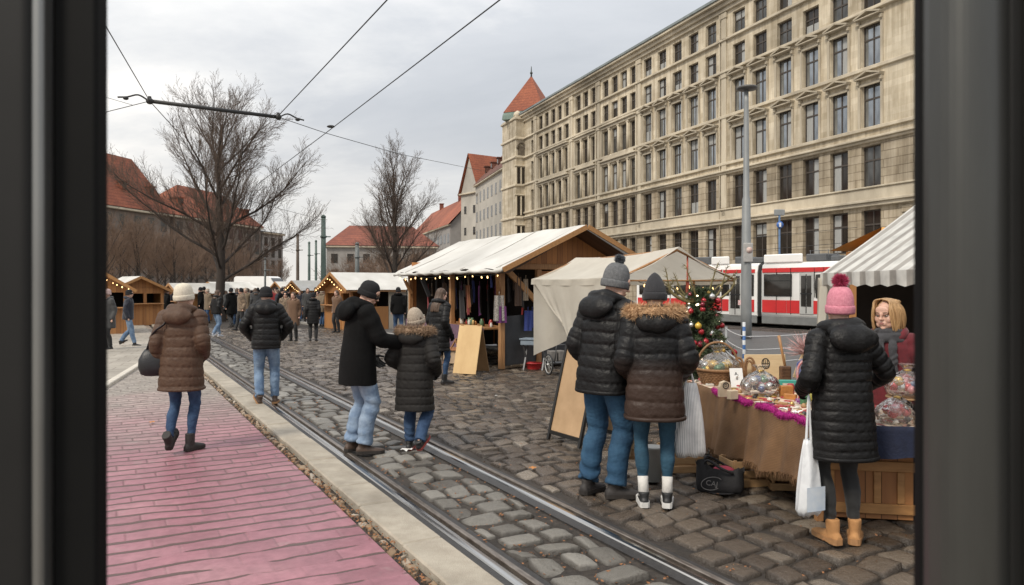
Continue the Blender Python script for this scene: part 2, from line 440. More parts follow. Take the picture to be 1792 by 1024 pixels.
def cobbles(name, v0, v1, u0, u1, row, lens, keep, m, gap=.03, hgt=.03, seed=1, far=1.0):
    g = np.random.default_rng(seed)
    S = []
    u = u0
    while u < u1:
        rw = row*g.uniform(.86, 1.14)
        v = v0-g.uniform(0, .3)
        while v < v1:
            ln = g.uniform(*lens)
            a, b_ = max(v, v0), min(v+ln, v1)
            if b_-a > min(.1, (v1-v0)*.5):
                x, y = uv2(u+rw/2, (a+b_)/2)
                if keep(x, y): S.append((u, u+rw, a, b_))
            v += ln
        u += rw
    S = np.array(S); n = len(S)
    t = np.array([-1, -.93, -.74, -.3, .3, .74, .93, 1.0]); k = len(t)
    A, B = np.meshgrid(t, t, indexing='ij'); A = A.ravel(); B = B.ravel()
    gp_ = gap*g.uniform(.6, 1.7, (n, 4))
    ua, ub = S[:, 0]+gp_[:, 0]/2, S[:, 1]-gp_[:, 1]/2; va, vb = S[:, 2]+gp_[:, 2]/2, S[:, 3]-gp_[:, 3]/2
    cu, cv = (ua+ub)/2, (va+vb)/2; hu, hv = (ub-ua)/2, (vb-va)/2
    rnd = g.uniform(.03, .11, n)[:, None]
    sA = A[None]*(1-rnd*(B[None]**2)**1.5); sB = B[None]*(1-rnd*(A[None]**2)**1.5)
    sk = g.uniform(-.04, .04, (n, 4))
    U = cu[:, None]+hu[:, None]*sA*(1+sk[:, 0:1]*B[None])+sk[:, 1:2]*hv[:, None]*B[None]*.6
    V = cv[:, None]+hv[:, None]*sB*(1+sk[:, 2:3]*A[None])+sk[:, 3:4]*hu[:, None]*A[None]*.6
    # wandering courses
    U = U+.05*np.sin(V*1.3+.4*U)+.03*np.sin(V*3.1+1)
    edge = np.maximum(np.abs(A), np.abs(B))
    dome = (1-np.abs(A)**5)*(1-np.abs(B)**5)
    Z = hgt*(dome[None]**.55)-hgt*.85
    Z = Z+g.normal(0, .005, n)[:, None]+g.normal(0, .008, (n, 1))*A[None]+g.normal(0, .008, (n, 1))*B[None]
    Z = Z+.003*np.sin(U*19+V*7)*np.sin(V*23+U*5)+g.normal(0, .0022, Z.shape)
    Z = np.where(edge[None] > .99, -.05, Z)
    X = U*UH[0]+V*VH[0]; Y = U*UH[1]+V*VH[1]
    P = np.stack([X, Y, Z], -1).reshape(-1, 3)
    i, j = np.meshgrid(np.arange(k-1), np.arange(k-1), indexing='ij'); b0 = (i*k+j).ravel()
    q = np.stack([b0, b0+k, b0+k+1, b0+1], -1)
    Fq = (np.arange(n)[:, None, None]*k*k+q[None]).reshape(-1, 4)
    tone = g.normal(.5, .17, n)
    colr = np.zeros((n, k*k, 4)); colr[..., 0] = tone[:, None]; colr[..., 1] = np.clip((edge-.8)/.19, 0, 1)[None]**1.5; colr[..., 3] = 1
    me = mesh_np(name, P, Fq, m, colr.reshape(-1, 4))
    o = link(name, me); o['kind'] = 'structure'
    return o

def vis(x, y): return y > 2.6 and abs(x) < .74*y+1.0
cob_wet = stone_mat('cobble_wet', [(.0, (.032, .023, .016)), (.4, (.084, .063, .046)), (.7, (.142, .112, .084)), (1, (.25, .212, .168))], .24, .15, .9)
cob_grey = stone_mat('cobble_grey', [(.0, (.07, .060, .048)), (.45, (.145, .133, .113)), (1, (.28, .262, .23))], .36, .16, .8)
cobbles('cobble_paving', 3.27, 16, 1.5, 34, .225, (.18, .33), lambda x, y: vis(x, y) and road_off(x, y) < 0 and y < 30, cob_wet, gap=.016, hgt=.019, seed=3)
cobbles('track_bed', 2.265, 2.905, 2.5, 40, .255, (.20, .34), lambda x, y: vis(x, y), cob_grey, gap=.028, hgt=.024, seed=5)
strip_m = stone_mat('kerb_setts', [(0, (.10, .055, .03)), (.5, (.25, .17, .10)), (1, (.38, .33, .27))], .7, .1)
cobbles('gutter_setts', 1.585, 1.685, 2.5, 26, .105, (.09, .12), lambda x, y: vis(x, y), strip_m, gap=.02, hgt=.018, seed=8)

soil = mat('joint_soil', (.06, .047, .036), (.022, .017, .013), 30, .85, bump=.6, bscale=80, dirt=.4)
mb = MB()
mb.quad((-1500, -20, -.06), (1500, -20, -.06), (1500, 2500, -.06), (-1500, 2500, -.06))
struct('ground', mb, mat('ground_far', (.30, .27, .23), (.2, .18, .15), .35, .85, bump=.3, bscale=12, dirt=.3))
# earth showing in the joints between the stones
mb = MB(); pts = [uv2(0, 1.58), uv2(48, 1.58), uv2(40, 24), uv2(-8, 24)]
mb.prism(pts, -.055, -.026); struct('joint_bed', mb, soil)

# orange leaves and litter caught in the joints
def litter():
    g = np.random.default_rng(4); V = []; Fs = []
    def leaf(u, v, s, z):
        a = g.uniform(0, 6.3); x, y = uv2(u, v); o = len(V)
        for k, rr in enumerate((1, .55, 1, .55)):
            t = a+k*math.pi/2; V.append((x+s*rr*math.cos(t), y+s*rr*math.sin(t), z+g.uniform(0, .012)))
        Fs.append((o, o+1, o+2, o+3))
    for _ in range(800):
        leaf(abs(g.normal(0, 5))+2.6, g.choice([1.60, 1.685, 1.62])+g.normal(0, .018), g.uniform(.006, .017), .002)
    for _ in range(900):
        leaf(g.uniform(2.5, 12), g.uniform(2.24, 2.95), g.uniform(.006, .018), -.012)
    for _ in range(500):
        leaf(g.uniform(1, 14), 3.2+abs(g.normal(0, 2)), g.uniform(.005, .014), .006)
    o = link('leaf_litter', mesh_np('leaf_litter', V, Fs, mat('dead_leaf', (.36, .15, .05), (.13, .06, .03), 40, .8), smooth=False))
    o['kind'] = 'stuff'; o['label'] = 'scattered dead orange leaves caught along the kerb and in the cobble joints'; o['category'] = 'leaves'
litter()

# kerb of long pale concrete slabs between the pink paving and the rail
mb = MB(); g = random.Random(2); u = 1.6
while u < 40:
    ln = g.choice([.95, 1.0, 1.05, .6])
    M = Matrix.Rotation(ANG, 4, 'Z')
    mb.box((1.832+g.uniform(-.004, .004), u+ln/2, -.02+g.uniform(-.004, .004)), (.285, ln-.014, .12), M, .012)
    u += ln
struct('kerb', mb, mat('kerb_concrete', (.46, .41, .33), (.32, .275, .215), 6, .72, bump=.7, bscale=140, dirt=.28, rvar=.1))

# grooved tram rails set in dark bands of asphalt
steel = mat('rail_steel', (.66, .645, .62), (.40, .38, .355), 3, .22, metal=1.0, rvar=.12, stretch=(20, .3, 1))
steel_old = mat('rail_lip', (.34, .30, .26), (.15, .12, .10), 14, .42, metal=.8, rvar=.1, stretch=(3, .6, 1))
rust = mat('rail_groove', (.05, .04, .03), (.02, .015, .012), 30, .7)
tar = mat('rail_tar', (.045, .042, .04), (.022, .02, .019), 25, .5, bump=.5, bscale=90, rvar=.15)
def rail(vc, label, flip=1):
    t = thing('tram_rail', label, 'rail', (0, 0, 0), ANG, 'grooved tram rails running through the square'); t['kind'] = 'structure'
    u0, u1 = -1.0, 48.0
    def strip(prof):
        b = MB(); pf = [(vc+flip*a, z) for a, z in prof]
        n = 40
        b.loft([[(a, u0+(u1-u0)*i/n, z) for a, z in pf] for i in range(n+1)], smooth=False); return b
    part('rail_head', strip([(-.045, -.05), (-.045, -.006), (-.038, .003), (-.015, .007), (.012, .004), (.02, -.006), (.02, -.05)]), steel, t)
    part('groove', strip([(.0202, -.05), (.0202, -.03), (.062, -.03), (.062, -.05)]), rust, t)
    part('rail_lip', strip([(.0622, -.05), (.0622, -.004), (.067, .001), (.098, .001), (.103, -.006), (.103, -.05)]), steel_old, t)
    part('tar_band', strip([(-.125, -.05), (-.125, -.012), (-.0452, -.008), (-.0452, -.05)]), tar, t)
    part('tar_band', strip([(.1032, -.05), (.1032, -.008), (.158, -.014), (.158, -.05)]), tar, t)
rail(2.107, 'polished tram rail running right beside the pale stone kerb')
rail(3.07, 'worn tram rail farther from the kerb, crossing the open cobbles', 1)

def pink_mat():
    m = bpy.data.materials.new('pink_paving'); m.use_nodes = True
    nt = m.node_tree; b = nt.nodes['Principled BSDF']; L = nt.links.new; N = nt.nodes.new
    def Mt(op, a, b=None, c=None):
        q = N('ShaderNodeMath'); q.operation = op
        for i, x in enumerate((a, b, c)):
            if x is None: continue
            if isinstance(x, (int, float)): q.inputs[i].default_value = x
            else: L(x, q.inputs[i])
        return q.outputs[0]
    def noise_(vec, s, d=4, ro=.5):
        q = N('ShaderNodeTexNoise'); q.inputs['Scale'].default_value = s; q.inputs['Detail'].default_value = d; q.inputs['Roughness'].default_value = ro
        L(vec, q.inputs['Vector']); return q.outputs['Fac']
    tc = N('ShaderNodeTexCoord'); o = tc.outputs['Object']; sp = N('ShaderNodeSeparateXYZ'); L(o, sp.inputs[0])
    x, y = sp.outputs[0], sp.outputs[1]
    wob = noise_(o, .9, 3)
    w2 = noise_(o, 5, 3)
    yy = Mt('MULTIPLY_ADD', wob, .30, Mt('MULTIPLY_ADD', w2, .05, y))
    row = Mt('DIVIDE', yy, .20)
    fr = Mt('FRACT', row); idx = Mt('FLOOR', row)
    dist = Mt('SUBTRACT', .5, Mt('ABSOLUTE', Mt('SUBTRACT', fr, .5)))      # 0 at a joint
    c = N('ShaderNodeCombineXYZ'); L(Mt('MULTIPLY', x, 1.5), c.inputs[0]); L(Mt('MULTIPLY', Mt('ROUND', row), 7.3), c.inputs[1])
    wn = noise_(c.outputs[0], 1.0, 3)
    far = Mt('MINIMUM', Mt('MAXIMUM', Mt('MULTIPLY_ADD', y, .07, -.27), 0.0), .3)   # worn: more open joints farther off
    width = Mt('MULTIPLY', Mt('MAXIMUM', Mt('ADD', Mt('SUBTRACT', wn, .46), far), 0.0), .55)
    width = Mt('MINIMUM', width, .078)
    j = Mt('SUBTRACT', 1.0, Mt('MINIMUM', Mt('MAXIMUM', Mt('DIVIDE', Mt('SUBTRACT', dist, width), .05), 0.0), 1.0))
    j = Mt('MULTIPLY', j, Mt('MINIMUM', Mt('MULTIPLY', width, 60.0), 1.0))
    # cross joints, fainter
    xo = Mt('FRACT', Mt('ADD', Mt('DIVIDE', x, .42), Mt('MULTIPLY', idx, .37)))
    xd = Mt('SUBTRACT', .5, Mt('ABSOLUTE', Mt('SUBTRACT', xo, .5)))
    xj = Mt('MULTIPLY', Mt('SUBTRACT', 1.0, Mt('MINIMUM', Mt('DIVIDE', xd, .035), 1.0)), Mt('MINIMUM', Mt('MULTIPLY_ADD', far, 1.6, .03), .5))
    # paint wear
    n1 = noise_(o, .6, 6, .6); n2 = noise_(o, 11, 7, .7)
    p = Mt('ADD', Mt('MULTIPLY_ADD', y, -.2, 2.45), Mt('MULTIPLY_ADD', n1, 1.5, Mt('MULTIPLY', n2, .45)))
    p = Mt('MINIMUM', Mt('MAXIMUM', Mt('SUBTRACT', p, .75), 0.0), 1.0)
    pr = _ramp(nt, [(.3, (.27, .112, .138)), (.5, (.318, .142, .168)), (.72, (.365, .195, .21))]); L(n1, pr.inputs[0])
    st = _ramp(nt, [(.3, (.20, .17, .14)), (.5, (.32, .28, .235)), (.72, (.46, .42, .36))]); L(n2, st.inputs[0])
    mx = N('ShaderNodeMixRGB'); L(p, mx.inputs[0]); L(st.outputs[0], mx.inputs[1]); L(pr.outputs[0], mx.inputs[2])
    fine = _ramp(nt, [(.35, (.80, .80, .80)), (.65, (1.08, 1.08, 1.08))]); L(n2, fine.inputs[0])
    mu = N('ShaderNodeMixRGB'); mu.blend_type = 'MULTIPLY'; mu.inputs[0].default_value = 1; L(mx.outputs[0], mu.inputs[1]); L(fine.outputs[0], mu.inputs[2])
    cw = N('ShaderNodeCombineXYZ'); L(Mt('FLOOR', Mt('ADD', Mt('DIVIDE', x, .42), Mt('MULTIPLY', idx, .37))), cw.inputs[0]); L(idx, cw.inputs[1])
    wn2 = N('ShaderNodeTexWhiteNoise'); wn2.noise_dimensions = '2D'; L(cw.outputs[0], wn2.inputs['Vector'])
    tr_ = _ramp(nt, [(0, (.78, .77, .76)), (.5, (.97, .97, .97)), (1, (1.1, 1.08, 1.08))]); L(wn2.outputs['Value'], tr_.inputs[0])
    mt_ = N('ShaderNodeMixRGB'); mt_.blend_type = 'MULTIPLY'; mt_.inputs[0].default_value = .75; L(mu.outputs[0], mt_.inputs[1]); L(tr_.outputs[0], mt_.inputs[2]); mu = mt_
    # grey smears where feet and water have taken the paint
    n3 = noise_(o, 1.7, 5, .65)
    sm = _ramp(nt, [(.60, (0, 0, 0)), (.72, (.55, .55, .55))]); L(n3, sm.inputs[0])
    mg = N('ShaderNodeMixRGB'); mg.inputs[2].default_value = (.36, .29, .27, 1); L(sm.outputs[0], mg.inputs[0]); L(mu.outputs[0], mg.inputs[1])
    js = Mt('MINIMUM', Mt('MAXIMUM', j, xj), .93)
    md = N('ShaderNodeMixRGB'); md.inputs[2].default_value = (.085, .055, .045, 1); L(js, md.inputs[0]); L(mg.outputs[0], md.inputs[1])
    L(md.outputs[0], b.inputs['Base Color'])
    L(Mt('MULTIPLY_ADD', n1, .55, .17), b.inputs['Roughness'])
    hgt = Mt('SUBTRACT', Mt('ADD', Mt('MULTIPLY', n2, .16), Mt('MULTIPLY', Mt('POWER', Mt('MULTIPLY', dist, 2.0), .5), .25)), Mt('MULTIPLY', js, .8))
    bp = N('ShaderNodeBump'); bp.inputs['Strength'].default_value = .8; bp.inputs['Distance'].default_value = .018; L(hgt, bp.inputs['Height']); L(bp.outputs[0], b.inputs['Normal'])
    return m
def to_uv(x, y): return (x*VH[0]+y*VH[1], x*UH[0]+y*UH[1])
mb = MB()
P = [(1.583, -1), (1.583, 60), (1.40, 60), (1.40, 22.2)]+[to_uv(-6.96-.33*(Y-12.6), Y) for Y in (20.2, 12.6, 0)]
mb.prism(P, -.05, -.004)
o = struct('pink_paving', mb, pink_mat()); o.rotation_euler = (0, 0, ANG)
# sidewalk on the left with a pale kerb line
mb = MB()
mb.prism([(-6.96-.33*(Y-12.6), Y) for Y in (2, 20.2)]+[uv2(22.2, 1.395), uv2(75, 1.395), (-90, 75), (-30, 2)], -.05, .02)
def slab_mat():
    m = mat('sidewalk_slabs', (.44, .40, .34), (.31, .275, .23), 3.0, .7, bump=.4, bscale=60, dirt=.25, rvar=.15)
    nt = m.node_tree; L = nt.links.new; b = nt.nodes['Principled BSDF']
    br = nt.nodes.new('ShaderNodeTexBrick'); br.inputs['Scale'].default_value = 1.0
    br.inputs['Brick Width'].default_value = .6; br.inputs['Row Height'].default_value = .4; br.inputs['Mortar Size'].default_value = .012
    br.inputs['Color1'].default_value = (1, 1, 1, 1); br.inputs['Color2'].default_value = (.82, .82, .8, 1); br.inputs['Mortar'].default_value = (.45, .42, .4, 1)
    tc = nt.nodes.new('ShaderNodeTexCoord'); mp = nt.nodes.new('ShaderNodeMapping'); mp.inputs['Rotation'].default_value = (0, 0, -.3)
    L(tc.outputs['Object'], mp.inputs[0]); L(mp.outputs[0], br.inputs['Vector'])
    src = b.inputs['Base Color'].links[0].from_socket
    mx = nt.nodes.new('ShaderNodeMixRGB'); mx.blend_type = 'MULTIPLY'; mx.inputs[0].default_value = .95
    L(src, mx.inputs[1]); L(br.outputs[0], mx.inputs[2]); L(mx.outputs[0], b.inputs['Base Color'])
    return m
struct('sidewalk', mb, slab_mat())
mb = MB()
for k in range(16):
    Y0 = 4+k*1.0
    a = Vector((-6.90-.33*(Y0-12.6), Y0, -.006)); d = Vector((-.313, .95, 0))
    mb.bar(a, a+d*1.035, .13, .12, bev=.012)
struct('sidewalk_kerb', mb, mat('kerb_light', (.60, .56, .48), (.45, .41, .35), 8, .7, bump=.3, bscale=100))

# tram road behind the stalls
def rp(s, d): return (ROAD_P[0]+ROAD_D[0]*s+.8354*d, ROAD_P[1]+ROAD_D[1]*s+.5497*d)
mb = MB(); mb.prism([rp(-30, .0), rp(120, .0), rp(120, 13), rp(-30, 13)], -.05, .0)
struct('road', mb, mat('asphalt', (.115, .112, .11), (.075, .073, .071), 2.2, .55, bump=.5, bscale=160, dirt=.3, rvar=.15))
mb = MB()
for k in range(75):
    a = rp(-30+2*k, 0); b_ = rp(-30+2*k+1.985, 0)
    mb.bar((*a, .0), (*b_, .0), .16, .14, bev=.012)
struct('road_kerb', mb, mat('kerb_granite', (.36, .34, .31), (.22, .21, .19), 12, .7, bump=.3))
mb = MB(); mb.prism([rp(-30, 17.5), rp(150, 17.5), rp(150, 60), rp(-30, 60)], -.05, .12)
struct('far_pavement', mb, mat('far_slabs', (.30, .28, .25), (.22, .2, .18), 4, .8))
mb = MB()
for d in (4.2, 4.9):
    mb.bar((*rp(-30, d+8.5), .006), (*rp(140, d+8.5), .006), .09, .03)
o = struct('road_rails', mb, steel_old)

# ------------------------------------------------------------------ frame of the vehicle window the view is taken through
def window_frame():
    t = thing('window_frame', 'dark rubber and brushed metal window frame close in front, at both edges of the view', 'window frame', (0, .5, 0))
    alu = mat('frame_metal', (.085, .085, .08), (.062, .062, .058), 5, .36, metal=.7, rvar=.06, stretch=(3, 3, .6), bump=.04, bscale=20)
    dark = mat('frame_dark', (.012, .0115, .011), (.008, .0078, .0075), 6, .6, spec=.25)
    rub = mat('frame_rubber', (.004, .004, .004), (.003, .003, .003), 20, .7, spec=.15)
    z0, z1 = 1.28, 2.15
    def X(px): return (px-CX)/F*.5
    def post(name, prof, m):
        b = MB(); n = 24
        b.loft([[(x, y, z0+(z1-z0)*k/n) for x, y in prof] for k in range(n+1)], smooth=False)
        return part(name, b, m, t)
    def rnd(xa, xb, ya, yb, r=.004, n=5):
        P = []
        for cx, cy, a0 in ((xb-r, yb-r, 0), (xa+r, yb-r, 90), (xa+r, ya+r, 180), (xb-r, ya+r, 270)):
            for k in range(n+1):
                a = R(a0+90*k/n); P.append((cx+r*math.cos(a), cy+r*math.sin(a)))
        return P
    # left jamb: inner lining, thin lip with the edge highlight put into its colour, black seal
    post('lining', rnd(X(-260), X(84), -.02, .03, .006), dark)
    post('lip', rnd(X(78), X(97), -.016, .0, .006), mat('lip_highlight', (.27, .27, .26), (.20, .20, .195), 4, .3, metal=.8))
    post('seal', rnd(X(96.5), X(174), -.004, .012, .003), rub)
    # right jamb
    post('seal', rnd(X(1613), X(1700), .0005, .012, .003), rub)
    xa_, xb_ = X(1643)*.965, X(1756)
    post('lip', [(xa_+(xb_-xa_)*k/18, -.006-.020*math.sin(math.pi*(k/18)**.75)**.8) for k in range(19)]+[(xb_, .004), (xa_, .004)], alu)
    post('lining', rnd(X(1752), X(1780), -.008, .01, .003), dark)
    post('jamb', rnd(X(1777), X(2050), -.022, .02, .008), alu)
    for nm, zz in (('head_rail', z1+.02), ('sill_rail', z0-.02)):
        b = MB(); b.box((0, .005, zz), (.95, .05, .05), None, .008); part(nm, b, alu, t)
window_frame()
# ------------------------------------------------------------------ buildings
def stone_wall_mat(name, c1, c2, bw, bh, mortar=.5, bump=.6, rough=.85, stain=.35, msize=.02):
    m = mat(name, c1, c2, 1.2, rough, bump=.25, bscale=25, dirt=stain, stretch=(1, 1, 1))
    nt = m.node_tree; L = nt.links.new; N = nt.nodes.new; b = nt.nodes['Principled BSDF']
    tc = N('ShaderNodeTexCoord'); sp = N('ShaderNodeSeparateXYZ'); L(tc.outputs['Object'], sp.inputs[0])
    c = N('ShaderNodeCombineXYZ')
    ad = N('ShaderNodeMath'); ad.operation = 'ADD'; L(sp.outputs[0], ad.inputs[0]); L(sp.outputs[1], ad.inputs[1])
    L(ad.outputs[0], c.inputs[0]); L(sp.outputs[2], c.inputs[1])
    br = N('ShaderNodeTexBrick'); br.inputs['Scale'].default_value = 1; br.inputs['Brick Width'].default_value = bw; br.inputs['Row Height'].default_value = bh
    br.inputs['Mortar Size'].default_value = msize; br.inputs['Mortar Smooth'].default_value = .3
    br.inputs['Color1'].default_value = (1, 1, 1, 1); br.inputs['Color2'].default_value = (.80, .78, .74, 1); br.inputs['Mortar'].default_value = (mortar, mortar*.95, mortar*.88, 1)
    L(c.outputs[0], br.inputs['Vector'])
    src = b.inputs['Base Color'].links[0].from_socket
    mx = N('ShaderNodeMixRGB'); mx.blend_type = 'MULTIPLY'; mx.inputs[0].default_value = 1; L(src, mx.inputs[1]); L(br.outputs[0], mx.inputs[2])
    # rain streaks running down the stone
    mp = N('ShaderNodeMapping'); mp.inputs['Scale'].default_value = (1.3, 1.3, .10); L(tc.outputs['Object'], mp.inputs[0])
    n = N('ShaderNodeTexNoise'); n.inputs['Scale'].default_value = 1.6; n.inputs['Detail'].default_value = 7; n.inputs['Roughness'].default_value = .65; L(mp.outputs[0], n.inputs['Vector'])
    r = _ramp(nt, [(.36, (.55, .51, .45)), (.58, (1, 1, 1))]); L(n.outputs['Fac'], r.inputs[0])
    m2 = N('ShaderNodeMixRGB'); m2.blend_type = 'MULTIPLY'; m2.inputs[0].default_value = .8; L(mx.outputs[0], m2.inputs[1]); L(r.outputs[0], m2.inputs[2])
    L(m2.outputs[0], b.inputs['Base Color'])
    iv = N('ShaderNodeMath'); iv.operation = 'SUBTRACT'; iv.inputs[0].default_value = 1; L(br.outputs['Fac'], iv.inputs[1])
    bp = N('ShaderNodeBump'); bp.inputs['Strength'].default_value = bump; bp.inputs['Distance'].default_value = .06; L(iv.outputs[0], bp.inputs['Height'])
    old = b.inputs['Normal'].links[0].from_node; L(bp.outputs[0], old.inputs['Normal'])
    return m
ashlar = stone_wall_mat('sandstone_ashlar', (.76, .68, .535), (.63, .55, .42), 1.1, .46, .86, .12, msize=.012)
rustic = stone_wall_mat('sandstone_rusticated', (.60, .52, .395), (.44, .37, .275), 2.3, .56, .60, .7, stain=.4, msize=.03)
trim_m = mat('sandstone_trim', (.66, .585, .455), (.46, .395, .295), 1.0, .85, bump=.3, bscale=18, dirt=.4, stretch=(1, 1, .35))
frame_dk = mat('window_timber', (.075, .06, .05), (.045, .037, .03), 9, .55)
zinc = mat('zinc_roof', (.26, .29, .29), (.18, .205, .20), 2, .5, metal=.2, dirt=.2)
copper = mat('copper_green', (.19, .26, .22), (.11, .16, .135), 1.4, .7, dirt=.3)
def tile_mat(name, c1, c2, rowh=.45):
    m = mat(name, c1, c2, .7, .8, bump=.2, bscale=20, dirt=.35)
    nt = m.node_tree; L = nt.links.new; N = nt.nodes.new; b = nt.nodes['Principled BSDF']
    tc = N('ShaderNodeTexCoord'); w = N('ShaderNodeTexWave'); w.bands_direction = 'Z'; w.inputs['Scale'].default_value = .314/rowh*1.0; w.wave_profile = 'SAW'
    w.inputs['Distortion'].default_value = .6; w.inputs['Detail'].default_value = 2; L(tc.outputs['Object'], w.inputs[0])
    r = _ramp(nt, [(0, (.62, .58, .55)), (.3, (1, 1, 1))]); L(w.outputs[0], r.inputs[0])
    n = N('ShaderNodeTexNoise'); n.inputs['Scale'].default_value = 5; L(tc.outputs['Object'], n.inputs['Vector'])
    r2 = _ramp(nt, [(.3, (.7, .68, .68)), (.7, (1.1, 1.05, 1))]); L(n.outputs['Fac'], r2.inputs[0])
    src = b.inputs['Base Color'].links[0].from_socket
    for q in (r, r2):
        mx = N('ShaderNodeMixRGB'); mx.blend_type = 'MULTIPLY'; mx.inputs[0].default_value = 1; L(src, mx.inputs[1]); L(q.outputs[0], mx.inputs[2]); src = mx.outputs[0]
    L(src, b.inputs['Base Color'])
    return m
red_tile = tile_mat('red_roof_tiles', (.40, .125, .06), (.29, .085, .045))
red_tile2 = tile_mat('dull_red_tiles', (.30, .10, .06), (.20, .065, .045))
brown_tile = tile_mat('brown_roof_tiles', (.20, .085, .055), (.13, .055, .04))
def glass_mat(name, tint, rough=.06, spec=.9, var=.35, metal=0.35):
    m = mat(name, tint, tuple(x*var for x in tint), 1.1, rough, metal=metal, spec=spec, stretch=(1.5, 1.5, .5), detail=2)
    return m
pane_sky = glass_mat('pane_reflecting_sky', (.42, .445, .465), .05, 1, .5, .75)
pane_mid = glass_mat('pane_dim', (.13, .13, .125), .08, .7, .3, .3)
pane_dark = glass_mat('pane_brown_dark', (.045, .038, .032), .1, .45, .4, .05)

def win_mesh(w, h, transom=.68, mull=True, fr=.09, dpt=.08, curtain=False):
    a = MB()
    for x in (-w/2+fr/2, w/2-fr/2): a.box((x, 0, h/2), (fr, dpt, h))
    for z in (fr/2, h-fr/2): a.box((0, .001, z), (w-2*fr, dpt-.004, fr))
    a.box((0, .012, h*transom), (w-2*fr, dpt, .11))
    if mull: a.box((0, .005, h/2), (.085, dpt-.006, h-2*fr))
    p = MB(); p.box((0, -.01, h/2), (w-.03, .02, h-.03))
    return a, p

def office():
    t = thing('office_building', 'long six-storey sandstone office block with rows of tall windows and pedimented upper floors', 'building', (25.4, 47, 0), math.atan2(.933, -.36))
    Ys = dict(A=[50.1, 52.7, 55.25, 57.85, 60.5, 63.0], B=[66.6, 69.1, 71.6, 74.1, 76.6], C=[79.3, 81.2, 83.1, 85.1], D=[87.9, 89.8, 91.7], E=[94.8, 96.8, 98.7, 100.7, 102.6], G=[105.3])
    wd = dict(A=1.62, B=1.55, C=1.42, D=1.38, E=1.34, G=1.1)
    rows = [(24.2, 1.95), (21.4, 1.95), (17.95, 2.9), (13.9, 2.95), (9.75, 2.85), (5.4, 2.9)]
    cols_ = [(k, (y-47)*1.072, wd[k]) for k in Ys for y in Ys[k]]
    bands = [(22.9, 25.6), (20.15, 22.9), (16.0, 20.15), (11.7, 16.0), (7.4, 11.7), (0, 7.4)]
    Lw = 65.5
    up, lo = MB(), MB()
    for (zc, h), (z0, z1) in zip(rows, bands):
        m = up if z0 > 11 else lo
        za, zb = zc-h/2, zc+h/2
        xs = 0.0
        for k, s_, w in cols_:
            a, b = s_-w/2, s_+w/2
            m.quad((xs, 0, z0), (a, 0, z0), (a, 0, z1), (xs, 0, z1))
            m.quad((a, 0, z0), (b, 0, z0), (b, 0, za), (a, 0, za)); m.quad((a, 0, zb), (b, 0, zb), (b, 0, z1), (a, 0, z1))
            d = -.42
            m.quad((a, 0, za), (a, d, za), (a, d, zb), (a, 0, zb)); m.quad((b, 0, za), (b, d, za), (b, d, zb), (b, 0, zb))
            m.quad((a, 0, za), (b, 0, za), (b, d, za), (a, d, za)); m.quad((a, 0, zb), (b, 0, zb), (b, d, zb), (a, d, zb))
            xs = b
        m.quad((xs, 0, z0), (Lw, 0, z0), (Lw, 0, z1), (xs, 0, z1))
    for m, z0, z1 in ((lo, 0, 11.7), (up, 11.7, 25.6)):      # return wall at the near corner, back and far end
        m.quad((0, 0, z0), (0, -16, z0), (0, -16, z1), (0, 0, z1))
        m.quad((0, -16, z0), (71, -16, z0), (71, -16, z1), (0, -16, z1)); m.quad((71, -16, z0), (71, 0, z0), (71, 0, z1), (71, -16, z1))
    part('upper_wall', up, ashlar, t); part('rusticated_wall', lo, rustic, t)
    # near-black sheet painting the dimness of the rooms behind the glass
    back = MB(); back.quad((0.1, -1.2, 0.2), (71, -1.2, .2), (71, -1.2, 25.5), (.1, -1.2, 25.5)); part('room_shade', back, mat('dim_room', (.05, .045, .04), None, 1, .9), t)
    # belt courses and cornices
    def belt(nm, z0, z1, out, m=trim_m, x0=-.0, x1=Lw, e=0):
        b = MB(); b.box(((x0+x1)/2-out/2, out/2-.02, (z0+z1)/2), (x1-x0+out, out+.04, z1-z0), None, .03)
        return part(nm, b, m, t)
    belt('base_cornice', 7.05, 7.30, .34); belt('base_cornice', 7.30, 7.48, .50)
    belt('parapet_band', 7.48, 8.28, .14); belt('sill_band', 8.28, 8.40, .26)
    belt('belt_course', 11.38, 11.56, .22); belt('belt_course', 11.56, 11.72, .40)
    belt('sill_band', 12.18, 12.42, .20); belt('sill_band', 16.26, 16.52, .20)
    belt('belt_course', 20.18, 20.34, .30); belt('sill_band', 20.34, 20.47, .18)
    belt('belt_course', 22.98, 23.12, .26); belt('sill_band', 23.12, 23.27, .14)
    belt('top_cornice', 25.5, 25.85, .25); belt('top_cornice', 25.85, 26.2, .5); belt('top_cornice', 26.2, 26.45, .8)
    dn = MB(); x = .2
    while x < 65: dn.box((x, .37, 25.99), (.2, .22, .2)); x += .46
    part('dentil_course', dn, trim_m, t)
    belt('gutter', 26.45, 26.72, .92, zinc)
    rf = MB(); rf.add([(-.9, .86, 26.72), (71.5, .86, 26.72), (71.5, -4.5, 29.6), (-.9, -4.5, 29.6), (71.5, -16, 29.6), (-.9, -16, 29.6)], [(0, 1, 2, 3), (3, 2, 4, 5)])
    part('roof', rf, zinc, t)
    # pilasters
    for y in (64.75, 78.0, 86.5, 93.25, 104.0):
        s_ = (y-47)*1.072; b = MB()
        b.box((s_, .06, 16.6), (.62, .16, 17.7), None, .03); b.box((s_, .09, 25.2), (.8, .24, .5), None, .04); b.box((s_, .09, 20.0), (.78, .26, .5), None, .04)
        b.box((s_, .07, 9.9), (.7, .2, 2.9), None, .03)
        b.tube([(s_+.55, .14, 2.2), (s_+.55, .14, 25.6)], .06, 6)
        part('pilaster', b, trim_m, t)
    q = MB()
    for i in range(12): q.box((.42 if i % 2 else .3, .035, .3+i*.58), (.84 if i % 2 else .6, .1, .5), None, .04)
